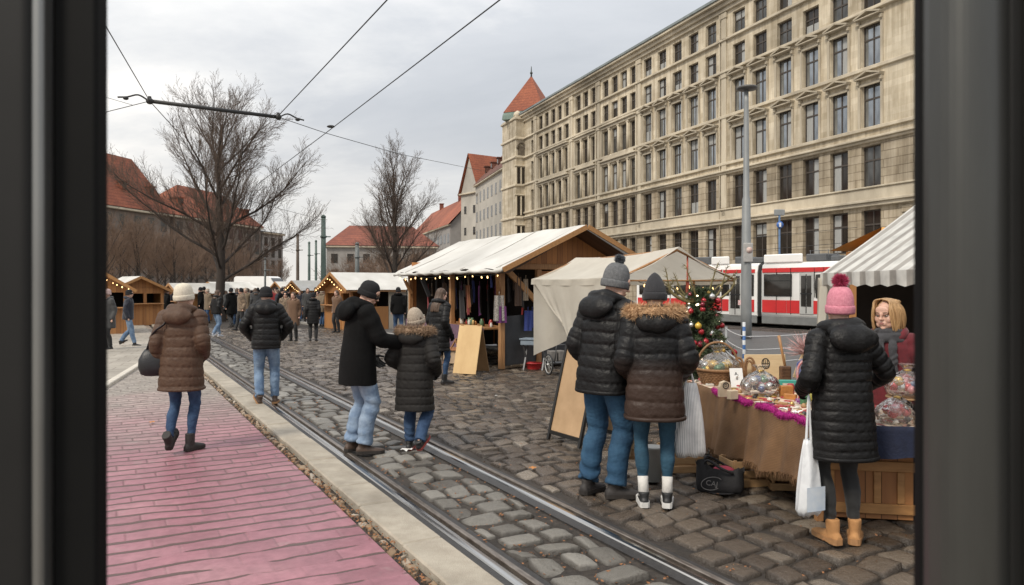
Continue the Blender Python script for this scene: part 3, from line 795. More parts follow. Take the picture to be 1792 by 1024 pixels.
    part('corner_quoins', q, rustic, t)
    # window surrounds, pediments, windows
    sur, ped = MB(), MB()
    W = 1.62
    for x in (-W/2-.13, W/2+.13): sur.box((x, .05, 1.45), (.2, .12, 2.9), None, .02)
    sur.box((0, .05, 2.93), (W+.46, .12, .2), None, .02)
    for x in (-W/2-.14, W/2+.14): sur.box((x, .12, 3.12), (.2, .26, .3), None, .03)
    hw = W/2+.27
    sur_me = sur.mesh('window_surround', trim_m)
    ped.box((0, .2, 3.33), (2*hw, .46, .10), None, .02)
    for sg in (-1, 1): ped.bar((sg*(hw+.03), .21, 3.40), (0, .21, 3.74), .48, .12, up=(0, 0, 1))
    ped.add([(-hw+.06, .09, 3.38), (hw-.06, .09, 3.38), (0, .09, 3.7)], [(0, 1, 2)])
    ped_me = ped.mesh('pediment', trim_m)
    wm = {}; cur = {}; curtain_m = mat('curtain_cloth', (.40, .40, .38), (.24, .25, .25), 3, .5, stretch=(9, 9, .4))
    allw = []
    for ri, (zc, h) in enumerate(rows):
        for k, s_, w in cols_: allw.append((s_, ri, k, w, zc, h))
    allw.sort(key=lambda a: (a[0], a[1]))
    rest = MB(); gr = random.Random(5)
    for i, (s_, ri, k, w, zc, h) in enumerate(allw):
        near = k in 'AB'
        kind = 0 if (ri in (2, 3) and near) else 1 if (ri in (0, 1) and near and gr.random() < .45) or (ri == 4 and gr.random() < .25) or (ri in (2, 3) and gr.random() < .5) else 2
        pm = (pane_sky, pane_mid, pane_dark)[kind]
        if i < 100:
            key = (w, h, kind)
            if key not in wm:
                a, p = win_mesh(w, h, .66 if h > 2 else .6); wm[key] = (a.mesh('window', frame_dk), p.mesh('pane', pm))
            o = link('window', wm[key][0], t); o.location = (s_, -.30, zc-h/2)
            pn = link('pane', wm[key][1], o)
            q_ = gr.random()
            if q_ < .42:
                ck = (w, h, int(q_*100) % 4)
                if ck not in cur:
                    c_ = MB(); v_ = ck[2]; xa, xb, ya, yb = [(-w/2+.12, -.06, .12, h-.14), (.06, w/2-.12, .12, h-.14), (-w/2+.12, w/2-.12, h*.62, h-.14), (-w/2+.12, w/2-.12, .12, h*.40)][v_]
                    c_.box(((xa+xb)/2, .004, (ya+yb)/2), (xb-xa, .006, yb-ya)); cur[ck] = c_.mesh('curtain', curtain_m)
                link('curtain', cur[ck], o)
        else:
            a, p = win_mesh(w, h)
            M = Matrix.Translation((s_, -.30, zc-h/2))
            rest.add(a.v, a.f, 0, False, M); rest.add(p.v, p.f, 2 if kind == 2 else 1, False, M)
        if ri in (2, 3) and near:
            o = link('window_surround', sur_me, t); o.location = (s_, 0, zc-h/2); o2 = link('pediment', ped_me, t); o2.location = (s_, 0, zc-h/2)
    o = part('window', rest, [frame_dk, pane_mid, pane_dark], t); o['kind'] = 'stuff'
    # shared hoods over the grouped windows of the far bays
    for k in 'CDE':
        ss = [(y-47)*1.072 for y in Ys[k]]
        for ri in (2, 3):
            zc, h = rows[ri]; z = zc+h/2
            b = MB(); x0, x1 = ss[0]-1.0, ss[-1]+1.0
            b.box(((x0+x1)/2, .18, z+.55), (x1-x0, .5, .16), None, .03); b.box(((x0+x1)/2, .1, z+.32), (x1-x0-.3, .26, .26), None, .03)
            b.box(((x0+x1)/2, .1, z+.76), (x1-x0-1.4, .3, .26), None, .05)
            for s_ in (x0+.2, x1-.2): b.box((s_, .08, zc), (.24, .22, h+.2), None, .03)
            for a_, b_ in zip(ss, ss[1:]):
                b.tube([((a_+b_)/2, .06, zc-h/2), ((a_+b_)/2, .06, zc+h/2)], [.2, .16], 8)
                b.box(((a_+b_)/2, .06, zc+h/2+.08), (.5, .3, .2), None, .03)
            part('window_hood', b, trim_m, t)
    # corner tower at the far end
    b = MB(); b.box((68.3, -.8, 13.2), (5.6, 4.4, 26.4), None, .08); part('tower', b, ashlar, t)
    for z in (7.3, 11.6, 16.3, 20.4, 23.1, 26.0):
        b = MB(); b.box((68.3, -.78, z), (6.0, 4.75, .34), None, .06); part('tower_cornice', b, trim_m, t)
    for z, h in ((4.2, 2.8), (9.0, 2.7), (13.3, 2.8), (17.6, 2.6)):
        b = MB()
        for y in (.2, .95):
            b.box((65.46, y, z), (.1, .55, h)); 
        part('tower_window', b, pane_dark, t)
        b = MB(); b.box((65.42, .55, z+h/2+.2), (.3, 2.1, .2), None, .04)
        for y in (-.2, .57, 1.3): b.box((65.42, y, z), (.2, .2, h), None, .03)
        part('tower_window_frame', b, trim_m, t)
    b = MB(); b.tube([(65.42, .95, 21.8+.9*math.sin(a)) if False else (65.42, .55+.6*math.cos(a), 21.6+.9*math.sin(a)) for a in [math.pi*i/10 for i in range(11)]], .16, 8)
    b.box((65.45, .55, 21.3), (.1, 1.0, 1.3)); part('tower_ornament', b, mat('weathered_carving', (.17, .14, .10), (.08, .065, .05), 4, .9), t)
    b = MB(); b.lathe([(.45, 26.2), (.62, 26.5), (.5, 26.9), (.1, 27.2)], 10, (66.0, .9, 0)); part('tower_turret', b, trim_m, t)
    b = MB(); b.lathe([(4.7, 26.2), (4.6, 26.9), (4.3, 27.5)], 4, (68.2, -2.2, 0), smooth=False, M=None); part('tower_eaves', b, copper, t)
    b = MB(); b.lathe([(4.5, 27.3), (2.3, 30.2), (.02, 33.2)], 4, (68.2, -2.2, 0), smooth=False); part('tower_roof', b, red_tile, t)
    b = MB(); b.tube([(68.2, -2.2, 33), (68.2, -2.2, 34.6)], [.14, .05], 6); b.ball((68.2, -2.2, 33.6), .22, 8, 6); part('finial', b, mat('dark_iron', (.05, .055, .05), None, 9, .6), t)
    b = MB(); b.add([(60, .95, 26.7), (71.3, .95, 26.7), (71.3, -1.2, 27.9), (60, -1.2, 27.9)], [(0, 1, 2, 3)]); part('copper_flashing', b, copper, t)
office()

def house(name, label, p0, p1, depth, eave, ridge, wallm, roofm, rows, cols, roof='gable', inset=0.0, wsize=(1.1, 1.6), z0=2.2, group=None, framem=None, panem=None, chim=0, wrange=None, dormers=0, wcap=40):
    """facade line p0->p1 (left to right as seen), body behind it"""
    p0 = Vector((*p0, 0)); p1 = Vector((*p1, 0)); d = p1-p0; L_ = d.length
    t = thing(name, label, 'building', p0, math.atan2(d.y, d.x), group)
    b = MB(); b.box((L_/2, depth/2, eave/2), (L_, depth, eave))
    if roof == 'gable':      # ridge along the facade
        b.add([(0.02, .05, eave), (.02, depth-.05, eave), (.02, depth/2, ridge-.15)], [(0, 1, 2)]); b.add([(L_-.02, .05, eave), (L_-.02, depth-.05, eave), (L_-.02, depth/2, ridge-.15)], [(0, 1, 2)])
    elif roof == 'front':    # gable faces the viewer
        b.add([(0.05, .02, eave), (L_-.05, .02, eave), (L_/2, .02, ridge-.15)], [(0, 1, 2)])
    part('wall', b, wallm, t)
    r = MB(); o = .5
    if roof == 'gable':
        r.add([(-o, -o, eave-.1), (L_+o, -o, eave-.1), (L_+o, depth/2, ridge), (-o, depth/2, ridge), (L_+o, depth+o, eave-.1), (-o, depth+o, eave-.1)], [(0, 1, 2, 3), (3, 2, 4, 5)])
    elif roof == 'front':
        r.add([(-o, -o, eave-.4), (-o, depth+o, eave-.4), (L_/2, depth+o, ridge), (L_/2, -o, ridge), (L_+o, -o, eave-.4), (L_+o, depth+o, eave-.4)], [(0, 1, 2, 3), (3, 2, 5, 4)])
    else:
        i = inset or depth/2
        r.add([(-o, -o, eave), (L_+o, -o, eave), (L_+o, depth+o, eave), (-o, depth+o, eave), (i, depth/2, ridge), (L_-i, depth/2, ridge)], [(0, 1, 5, 4), (1, 2, 5), (2, 3, 4, 5), (3, 0, 4)])
    ro = part('roof', r, roofm, t)
    e = MB(); e.box((L_/2, -.2, eave-.22), (L_+.5, .5, .3), None, .05); part('eaves_cornice', e, trim_m, t)
    fm = framem or mat('pale_frame', (.55, .52, .46), None, 6, .7); pm = panem or pane_dark
    a, p = win_mesh(*wsize, fr=.12); am, pm_ = a.mesh('window', fm), p.mesh('pane', pm)
    dz = (eave-z0-1.0)/max(rows, 1)
    for i in range(rows):
        for j in range(cols):
            wo = link('window', am, t); wo.location = (L_*(j+.5)/cols, -.015, z0+dz*(i+.25)); link('pane', pm_, wo).location = (0, -.03, 0)
    for k in range(chim):
        c = MB(); x = L_*(k+.6)/(chim+.4); c.box((x, depth/2, ridge), (.9, .9, 2.2), None, .05); c.box((x, depth/2, ridge+1.2), (1.1, 1.1, .2)); part('chimney', c, red_tile2, ro)
    dm = MB(); dp = MB()
    for k in range(dormers):
        x = L_*(k+.5)/dormers; f_ = .34; z = eave+(ridge-eave)*f_; y = depth/2*f_
        d_ = MB(); d_.box((x, y+.3, z+.5), (1.0, 1.6, 1.0)); d_.box((x, y+.2, z+1.08), (1.3, 1.9, .16)); do = part('dormer', d_, roofm, ro)
        w_ = MB(); w_.box((x, y-.52, z+.5), (.7, .06, .7)); part('pane', w_, pane_dark, do)
    return t
pl1 = mat('white_render', (.52, .49, .43), (.40, .375, .33), .5, .85, dirt=.3, bump=.1)
pl2 = mat('cream_render', (.46, .42, .34), (.34, .31, .25), .5, .85, dirt=.3)
pl3 = mat('sooty_render', (.24, .20, .17), (.16, .13, .11), .4, .9, dirt=.35)
pl4 = mat('grey_render', (.36, .34, .32), (.26, .245, .23), .5, .9, dirt=.3)
house('apartment_house', 'pale rendered apartment house with a steep brown roof next to the office corner tower', (-6.8, 138.5), (-.7, 115), 11, 20.4, 26.6, pl1, brown_tile, 5, 8, wsize=(1.15, 1.9), dormers=5)
house('gabled_house', 'narrow white gabled house with a bright orange roof beyond the brown-roofed one', (-9.9, 144.6), (-6.2, 139.6), 9, 19.6, 27.0, pl1, red_tile, 4, 2, 'front', wsize=(.8, 1.5))
house('terrace_building', 'long low red-roofed building with bluish upper windows, left of the gabled house', (-27, 196), (-12.5, 150), 12, 14.2, 21.0, pl4, red_tile, 3, 14, wsize=(1.7, 1.9), framem=mat('blue_frame', (.16, .20, .27), None, 5, .6), panem=pane_mid, chim=2)
house('hipped_house', 'grey house with a dull red hipped roof standing behind the smaller bare tree', (-33.5, 134), (-14, 138), 14, 9.0, 13.2, pl4, red_tile2, 2, 7, 'hip', 4.0, wsize=(1.2, 1.7))
house('brick_block', 'big dark block with a steep red roof at the left, half hidden by bare trees', (-56.5, 76), (-50.2, 109), 8, 12.2, 19.9, pl3, red_tile, 4, 12, 'hip', 3.0, wsize=(1.3, 1.8), framem=mat('grey_frame', (.3, .28, .26), None, 6, .8), panem=pane_mid, dormers=6, chim=1)
house('brick_wing', 'lower dark wing with a long red roof stretching right from the big red-roofed block', (-49.9, 109.6), (-45.3, 134), 8, 12.2, 17.6, pl3, red_tile, 4, 9, 'hip', 6.5, wsize=(1.3, 1.8), framem=MATS['grey_frame'], panem=pane_mid, dormers=4)
house('pale_annex', 'pale plain block at the right end of the long red-roofed wing', (-45.4, 135), (-43.8, 142), 7, 11.6, 12.2, pl4, zinc, 4, 3, 'hip', 3, wsize=(1.2, 1.6))

# ------------------------------------------------------------------ trees
bark = mat('bark', (.055, .042, .034), (.028, .022, .018), 14, .9, bump=.6, bscale=40, stretch=(1, 1, .3))
twig_m = mat('twigs', (.12, .083, .062), (.07, .05, .038), 3, .9)
twig_b = mat('brown_twigs', (.21, .135, .092), (.13, .085, .06), 2, .9)
def tree_segments(hgt, spread, seed, fork=.28, limbs=11, r0=.24, density=1.0, rise=.55, depth=4, rmin=.0048):
    g = np.random.default_rng(seed); S = []
    def grow(p, d, ln, r, lv):
        n = max(4, int(4+ln*1.3)) if lv < 3 else 4
        p = p.copy(); pts = [p.copy()]
        for i in range(n):
            d = d+g.normal(0, .05+.016*lv, 3); d[2] += .05 if lv < 3 else .03
            d = d/np.linalg.norm(d); q = p+d*ln/n
            f0, f1 = 1-.85*i/n, 1-.85*(i+1)/n
            S.append((*p, *q, max(r*f0, rmin), max(r*f1, rmin*.7), lv)); p = q; pts.append(p.copy())
        if lv >= depth or ln < .25: return
        nb = max(2, int(ln*[0, 3.0, 4.2, 5.0, 6.0, 0][lv]*density+.5))
        for k in range(nb):
            f = .12+.86*(k+g.uniform(0, 1))/nb; i = min(int(f*n), n-1); b = pts[i]+(pts[i+1]-pts[i])*(f*n-i)
            ax = g.normal(0, 1, 3); ax -= ax.dot(d)*d; ax /= np.linalg.norm(ax)+1e-9
            an = g.uniform(.35, .75); nd = d*math.cos(an)+ax*math.sin(an); nd[2] += .10; nd /= np.linalg.norm(nd)
            grow(b, nd, min(ln*g.uniform(.30, .55)*(1.25-.75*f), 1.9), max(r*(1-.8*f)*.5, rmin), lv+1)
    # trunk
    p = np.array([0., 0., -.1]); top = hgt*.86; n = 14; pts = []
    for i in range(n+1):
        z = top*i/n; pts.append(np.array([.05*math.sin(z*.9+seed), .05*math.cos(z*.7+seed), z-.1]))
    def rad(z): return r0*(1-z/top)**.8*.92+.014 + (.10*math.exp(-z*2.2))
    for a, b in zip(pts, pts[1:]): S.append((*a, *b, rad(a[2]+.1), rad(b[2]+.1), 0))
    rmax = r0
    for k in range(limbs):
        f = fork+(.98-fork)*((k+g.uniform(0, .8))/limbs)**1.15; z = top*f
        i = min(int(f*n), n-1); b = pts[i]+(pts[i+1]-pts[i])*(f*n-i)
        az = k*2.4+g.uniform(-.5, .5)
        out = (1.25-1.05*f)*(1.0) if True else 0
        el = rise+.75*f+g.uniform(-.12, .15)
        d = np.array([math.cos(az)*math.cos(el), math.sin(az)*math.cos(el), math.sin(el)])
        ln = min(spread*(1.2-.62*f)*g.uniform(.85, 1.15), (hgt-z)/max(math.sin(min(el+.2, 1.5)), .3))
        grow(b, d, ln, min(rad(z)*.5, r0*.27), 1)
    return np.array(S)
def seg_mesh(name, S, m, sides):
    a = S[:, 0:3]; b = S[:, 3:6]; d = b-a; ln = np.linalg.norm(d, axis=1)[:, None]; d = d/np.maximum(ln, 1e-6); b = b+d*ln*.03
    ref = np.where(np.abs(d[:, 2:3]) < .9, np.array([[0, 0, 1.]]), np.array([[1., 0, 0]])); x = np.cross(d, ref); x /= np.linalg.norm(x, axis=1)[:, None]; y = np.cross(d, x)
    V = []
    for e, r in ((a, S[:, 6]), (b, S[:, 7])):
        for k in range(sides):
            t = 2*math.pi*k/sides; V.append(e+(x*math.cos(t)+y*math.sin(t))*r[:, None])
    V = np.stack(V, 1); n = len(S); base = np.arange(n)[:, None]*2*sides
    Fs = [np.concatenate([base+k, base+(k+1) % sides, base+sides+(k+1) % sides, base+sides+k], 1) for k in range(sides)]
    return mesh_np(name, V.reshape(-1, 3), np.concatenate(Fs), m)
def tree(label, loc, hgt, spread, seed, tm=None, group=None, rz=0, **kw):
    t = thing('bare_tree', label, 'tree', loc, rz, group)
    S = tree_segments(hgt, spread, seed, **kw)
    link('trunk', seg_mesh('trunk', S[S[:, 8] <= 1], bark, 8), t)
    link('crown', seg_mesh('crown', S[S[:, 8] > 1], tm or twig_m, 3), t)
    return t
T1 = at(385, 520, 36); tree('tall bare tree in front of the red-roofed block at the left', (T1.x, 36, 0), 11.5, 6.3, 11, limbs=22, r0=.27, fork=.20, density=1.35, rise=.30)
T2 = at(690, 520, 45); tree('smaller bare tree with a fan of upright limbs behind the white-roofed stall', (T2.x, 45, 0), 10.6, 4.4, 23, limbs=22, r0=.22, fork=.20, density=1.5, rise=.62)
g_ = random.Random(9)
pa = tree('bare brown tree in the thick grove behind the wooden stalls', (-34, 58, 0), 7.6, 3.8, 31, twig_b, 'bare trees of the grove', limbs=15, r0=.13, density=1.25, depth=4, rmin=.007)
pb = tree('bare brown tree in the thick grove behind the wooden stalls', (-28, 62, 0), 6.6, 3.6, 37, twig_b, 'bare trees of the grove', limbs=15, r0=.12, density=1.25, depth=4, rmin=.007)
spots = [(182, 56, 1), (210, 64, .95), (240, 58, .95), (275, 66, .95), (305, 60, .85), (335, 66, .9), (360, 74, .9), (400, 66, .78), (425, 78, .85), (448, 70, .7), (225, 72, 1.1), (290, 78, 1.1), (345, 84, 1.1), (470, 86, .72), (492, 95, .7), (195, 76, 1.15), (260, 86, 1.2), (320, 92, 1.2), (385, 92, 1.1), (415, 96, 1.0)]
for i, (px, Y, s_) in enumerate(spots):
    o = (pa, pb)[i % 2] if i < 2 else dup((pa, pb)[i % 2], (0, 0, 0), 0)
    o.location = ((px-CX)/F*Y, Y, 0); o.rotation_euler = (0, 0, g_.uniform(0, 6.3)); o.scale = (s_*1.15, s_*1.15, s_)
def shrub_proto():
    t = thing('bare_shrub', 'low bare brown shrub in the hedge line behind the middle stalls', 'shrub', (0, 0, 0), 0, 'bare shrubs behind the stalls')
    g = np.random.default_rng(6); S = []
    for k in range(46):
        az = g.uniform(0, 6.3); el = g.uniform(.45, 1.5); p = np.array([g.normal(0, .3), g.normal(0, .3), 0.])
        d = np.array([math.cos(az)*math.cos(el), math.sin(az)*math.cos(el), math.sin(el)]); r = .022
        for i in range(6):
            d = d+g.normal(0, .16, 3); d[2] += .05; d /= np.linalg.norm(d); q = p+d*.5; S.append((*p, *q, r, r*.8, 2))
            for j in range(5):
                e = d+g.normal(0, .6, 3); e /= np.linalg.norm(e); q2 = p+e*g.uniform(.3, .9); S.append((*p, *q2, .008, .005, 3))
            p, r = q, r*.8
    S = np.array(S); link('stems', seg_mesh('stems', S, twig_b, 3), t); return t
sp_ = shrub_proto()
for i, (px, Y, s_) in enumerate([(735, 60, 1.5), (765, 66, 1.6), (790, 72, 1.5), (650, 70, 1.5), (620, 78, 1.2), (712, 80, 1.9), (680, 84, 1.7), (755, 84, 2.0), (640, 90, 1.9), (600, 95, 1.5), (785, 88, 2.0), (735, 96, 2.1)]):
    o = sp_ if i == 0 else dup(sp_, (0, 0, 0)); o.location = ((px-CX)/F*Y, Y, 0); o.rotation_euler = (0, 0, i*1.7); o.scale = (s_*1.2, s_*1.2, s_)

# ------------------------------------------------------------------ masts, wires, lamps
mast_m = mat('mast_green', (.10, .145, .125), (.065, .095, .082), 6, .55, dirt=.2)
def mast(px, ytop, Y, r, label, m=mast_m):
    t = thing('catenary_mast', label, 'mast', ((px-CX)/F*Y, Y, 0), 0); h = H+(YH-ytop)/F*Y
    b = MB(); b.lathe([(r*1.5, 0), (r*1.5, .4), (r*1.1, .5), (r, h*.6), (r*.85, h)], 12); part('pole', b, m, t)
    b = MB(); b.lathe([(r*.98, h), (r*.98, h+.08), (r*.3, h+.16)], 12); part('cap', b, m, t)
    b = MB(); b.lathe([(r*1.25, h*.8), (r*1.25, h*.8+.1)], 12); b.tube([(r, 0, h*.8+.05), (r+.25, 0, h*.8+.05)], .03, 6); part('clamp', b, m, t)
mast(566, 381, 40, .14, 'thick dark green tram mast, tallest of the row at the middle')
mast(521, 413, 52, .11, 'brown tram mast at the left end of the row of masts', mat('mast_brown', (.10, .075, .055), None, 6, .7))
mast(541, 426, 62, .11, 'thin dark tram mast, second from the left in the row')
mast(553, 423, 66, .11, 'thin dark tram mast just left of the thick green one')
mast(625, 428, 50, .15, 'short grey mast in front of the pale house wall', mat('mast_grey', (.15, .165, .165), None, 6, .6))
mast(464, 455, 44, .06, 'slim grey post with a small plate right of the tall bare tree', MATS['mast_grey'])
mast(728, 470, 26, .12, 'grey blue post seen under the corner of the big market stall roof', MATS['mast_grey'])

wire_m = mat('wire_black', (.02, .02, .02), None, 9, .6)
def wire(name, pts, r, label, sag=0.0):
    b = MB(); P = []
    for a, c in zip(pts, pts[1:]):
        a, c = Vector(a), Vector(c)
        for k in range(8):
            f = k/8; q = a+(c-a)*f; q.z -= sag*4*f*(1-f); P.append(q)
    P.append(Vector(pts[-1])); b.tube(P, r, 6)
    return solo(name, b, wire_m, label, 'wire')
def ov(px, py, Z=5.6): Y = (Z-H)*F/(YH-py); return at(px, py, Y)
rodA, rodB = ov(262, 177), ov(487, 205)
wire('overhead_wire', [at(150, -14, 9.0), rodA, at(310, 230, 18.5), at(440, 420, 42)], .009, 'overhead wire dropping from the top left to the end of the black rod')
wire('overhead_wire', [at(760, -88, 8.6), rodB+Vector((0, 0, .03))], .010, 'overhead wire climbing from the right end of the black rod to the top')
wire('overhead_wire', [at(1000, -96, 8.4), ov(570, 233), at(450, 323, 28.5), at(400, 400, 45)], .010, 'overhead wire crossing the sky towards the top middle, passing right of the rod')
wire('span_wire', [at(150, 205, 14.9), rodA], .008, 'short span wire from the left frame edge to the black rod')
wire('span_wire', [at(150, 160, 15.2), at(232, 184, 15.35)], .005, 'thin faint wire above the left span wire')
wire('span_wire', [rodB, ov(570, 233), at(700, 270, 22), at(850, 300, 40)], .008, 'span wire running right from the rod past the smaller bare tree')
wire('span_wire', [at(566, 385, 40), at(515, 372, 36), at(430, 350, 36)], .008, 'thin wire from the thick green mast to the left')
wire('span_wire', [at(566, 392, 40), at(500, 400, 50), at(440, 405, 60)], .008, 'lower thin wire from the thick green mast to the left')
wire('span_wire', [at(1160, 432, 31), at(1300, 440, 29.5), at(1480, 425, 28)], .010, 'tram contact wire running just above the tram roof')
wire('span_wire', [at(1160, 420, 31), at(1300, 418, 29.5), at(1500, 398, 28)], .008, 'carrier wire above the contact wire over the tram')
t = thing('insulator_rod', 'thick black insulated rod hanging between two overhead wires in the sky', 'rod', rodA)
d = rodB-rodA
b = MB(); b.tube([(0, 0, 0), d], .042, 8); part('rod', b, wire_m, t)
for f in (0, 1):
    b = MB(); c = d*f; b.ball(c, (.08, .08, .07), 8, 6); b.bar(c+Vector((0, 0, -.05)), c+Vector((0, 0, .1)), .05); part('clamp', b, wire_m, t)
for f, s_ in ((0, -1), (1, 1)):
    b = MB(); e = d.normalized()*s_; c = d*f
    P = [c+e*.05+Vector((0, 0, .02)), c+e*.22+Vector((0, 0, .1)), c+e*.42+Vector((0, 0, .03)), c+e*.6]
    b.tube(P, .018, 6, sub=4); b.ball(c+e*.45, (.06, .06, .04), 8, 6); b.ball(c+e*1.25+Vector((0, 0, -.07 if f else -.12)), (.10, .07, .035), 8, 6); part('insulator', b, wire_m, t)

lamp_m = mat('lamp_grey', (.30, .31, .31), (.22, .23, .23), 4, .5, metal=.3, dirt=.15, stretch=(1, 1, .3))
def street_lamp():
    Y = 24.0; t = thing('street_lamp', 'tall grey street lamp with a flat round head standing in front of the tram', 'street lamp', ((1306-CX)/F*Y, Y, 0))
    h = H+(YH-158)/F*Y
    b = MB(); b.lathe([(.17, 0), (.17, .9), (.165, 1.0), (.16, 2.7), (.15, 2.75), (.13, 4.5), (.10, 4.6), (.075, h-.4), (.07, h)], 16); part('pole', b, lamp_m, t)
    b = MB(); b.lathe([(.05, h-.02), (.30, h+.02), (.34, h+.07), (.30, h+.11), (.06, h+.15)], 20, (.03, 0, 0)); part('lamp_head', b, mat('lamp_dark', (.09, .085, .08), None, 6, .5), t)
    b = MB(); b.box((0, -.185, 2.78), (.3, .06, .62), None, .02); part('cabinet', b, mat('sticker_plate', (.40, .39, .37), (.3, .29, .28), 9, .6), t)
    b = MB(); b.lathe([(.10, 0), (.10, .012)], 14, M=Matrix.Translation((.03, -.216, 2.86)) @ Matrix.Rotation(R(90), 4, 'X')); part('sticker', b, mat('sticker_red', (.5, .28, .24), (.6, .55, .5), 14, .6), t)
street_lamp()
def sign_post():
    Y = 36.0; t = thing('sign_post', 'thin blue post with a small round blue sign in front of the ground-floor windows', 'sign post', ((1364-CX)/F*Y, Y, 0))
    h = H+(YH-372)/F*Y
    b = MB(); b.lathe([(.05, 0), (.05, h)], 8); part('pole', b, mat('post_blue', (.07, .14, .26), None, 6, .5), t)
    b = MB(); b.lathe([(.17, 0), (.17, .03)], 16, M=Matrix.Translation((0, -.06, h-.6)) @ Matrix.Rotation(R(90), 4, 'X')); part('sign', b, mat('sign_blue', (.05, .14, .42), None, 6, .4), t)
    b = MB(); b.box((0, -.06, h-.6), (.09, .012, .2), M=Matrix.Translation((0, -.04, 0))); part('sign_mark', b, mat('sign_white', (.8, .8, .8), None, 6, .5), t)
    b = MB(); b.lathe([(.06, h-2.6), (.06, h-2.2)], 8); part('red_band', b, mat('post_red', (.4, .05, .03), None, 6, .5), t)
    b = MB(); b.box((0, 0, h+.0), (.5, .12, .3), None, .03); part('camera_box', b, lamp_m, t)
sign_post()

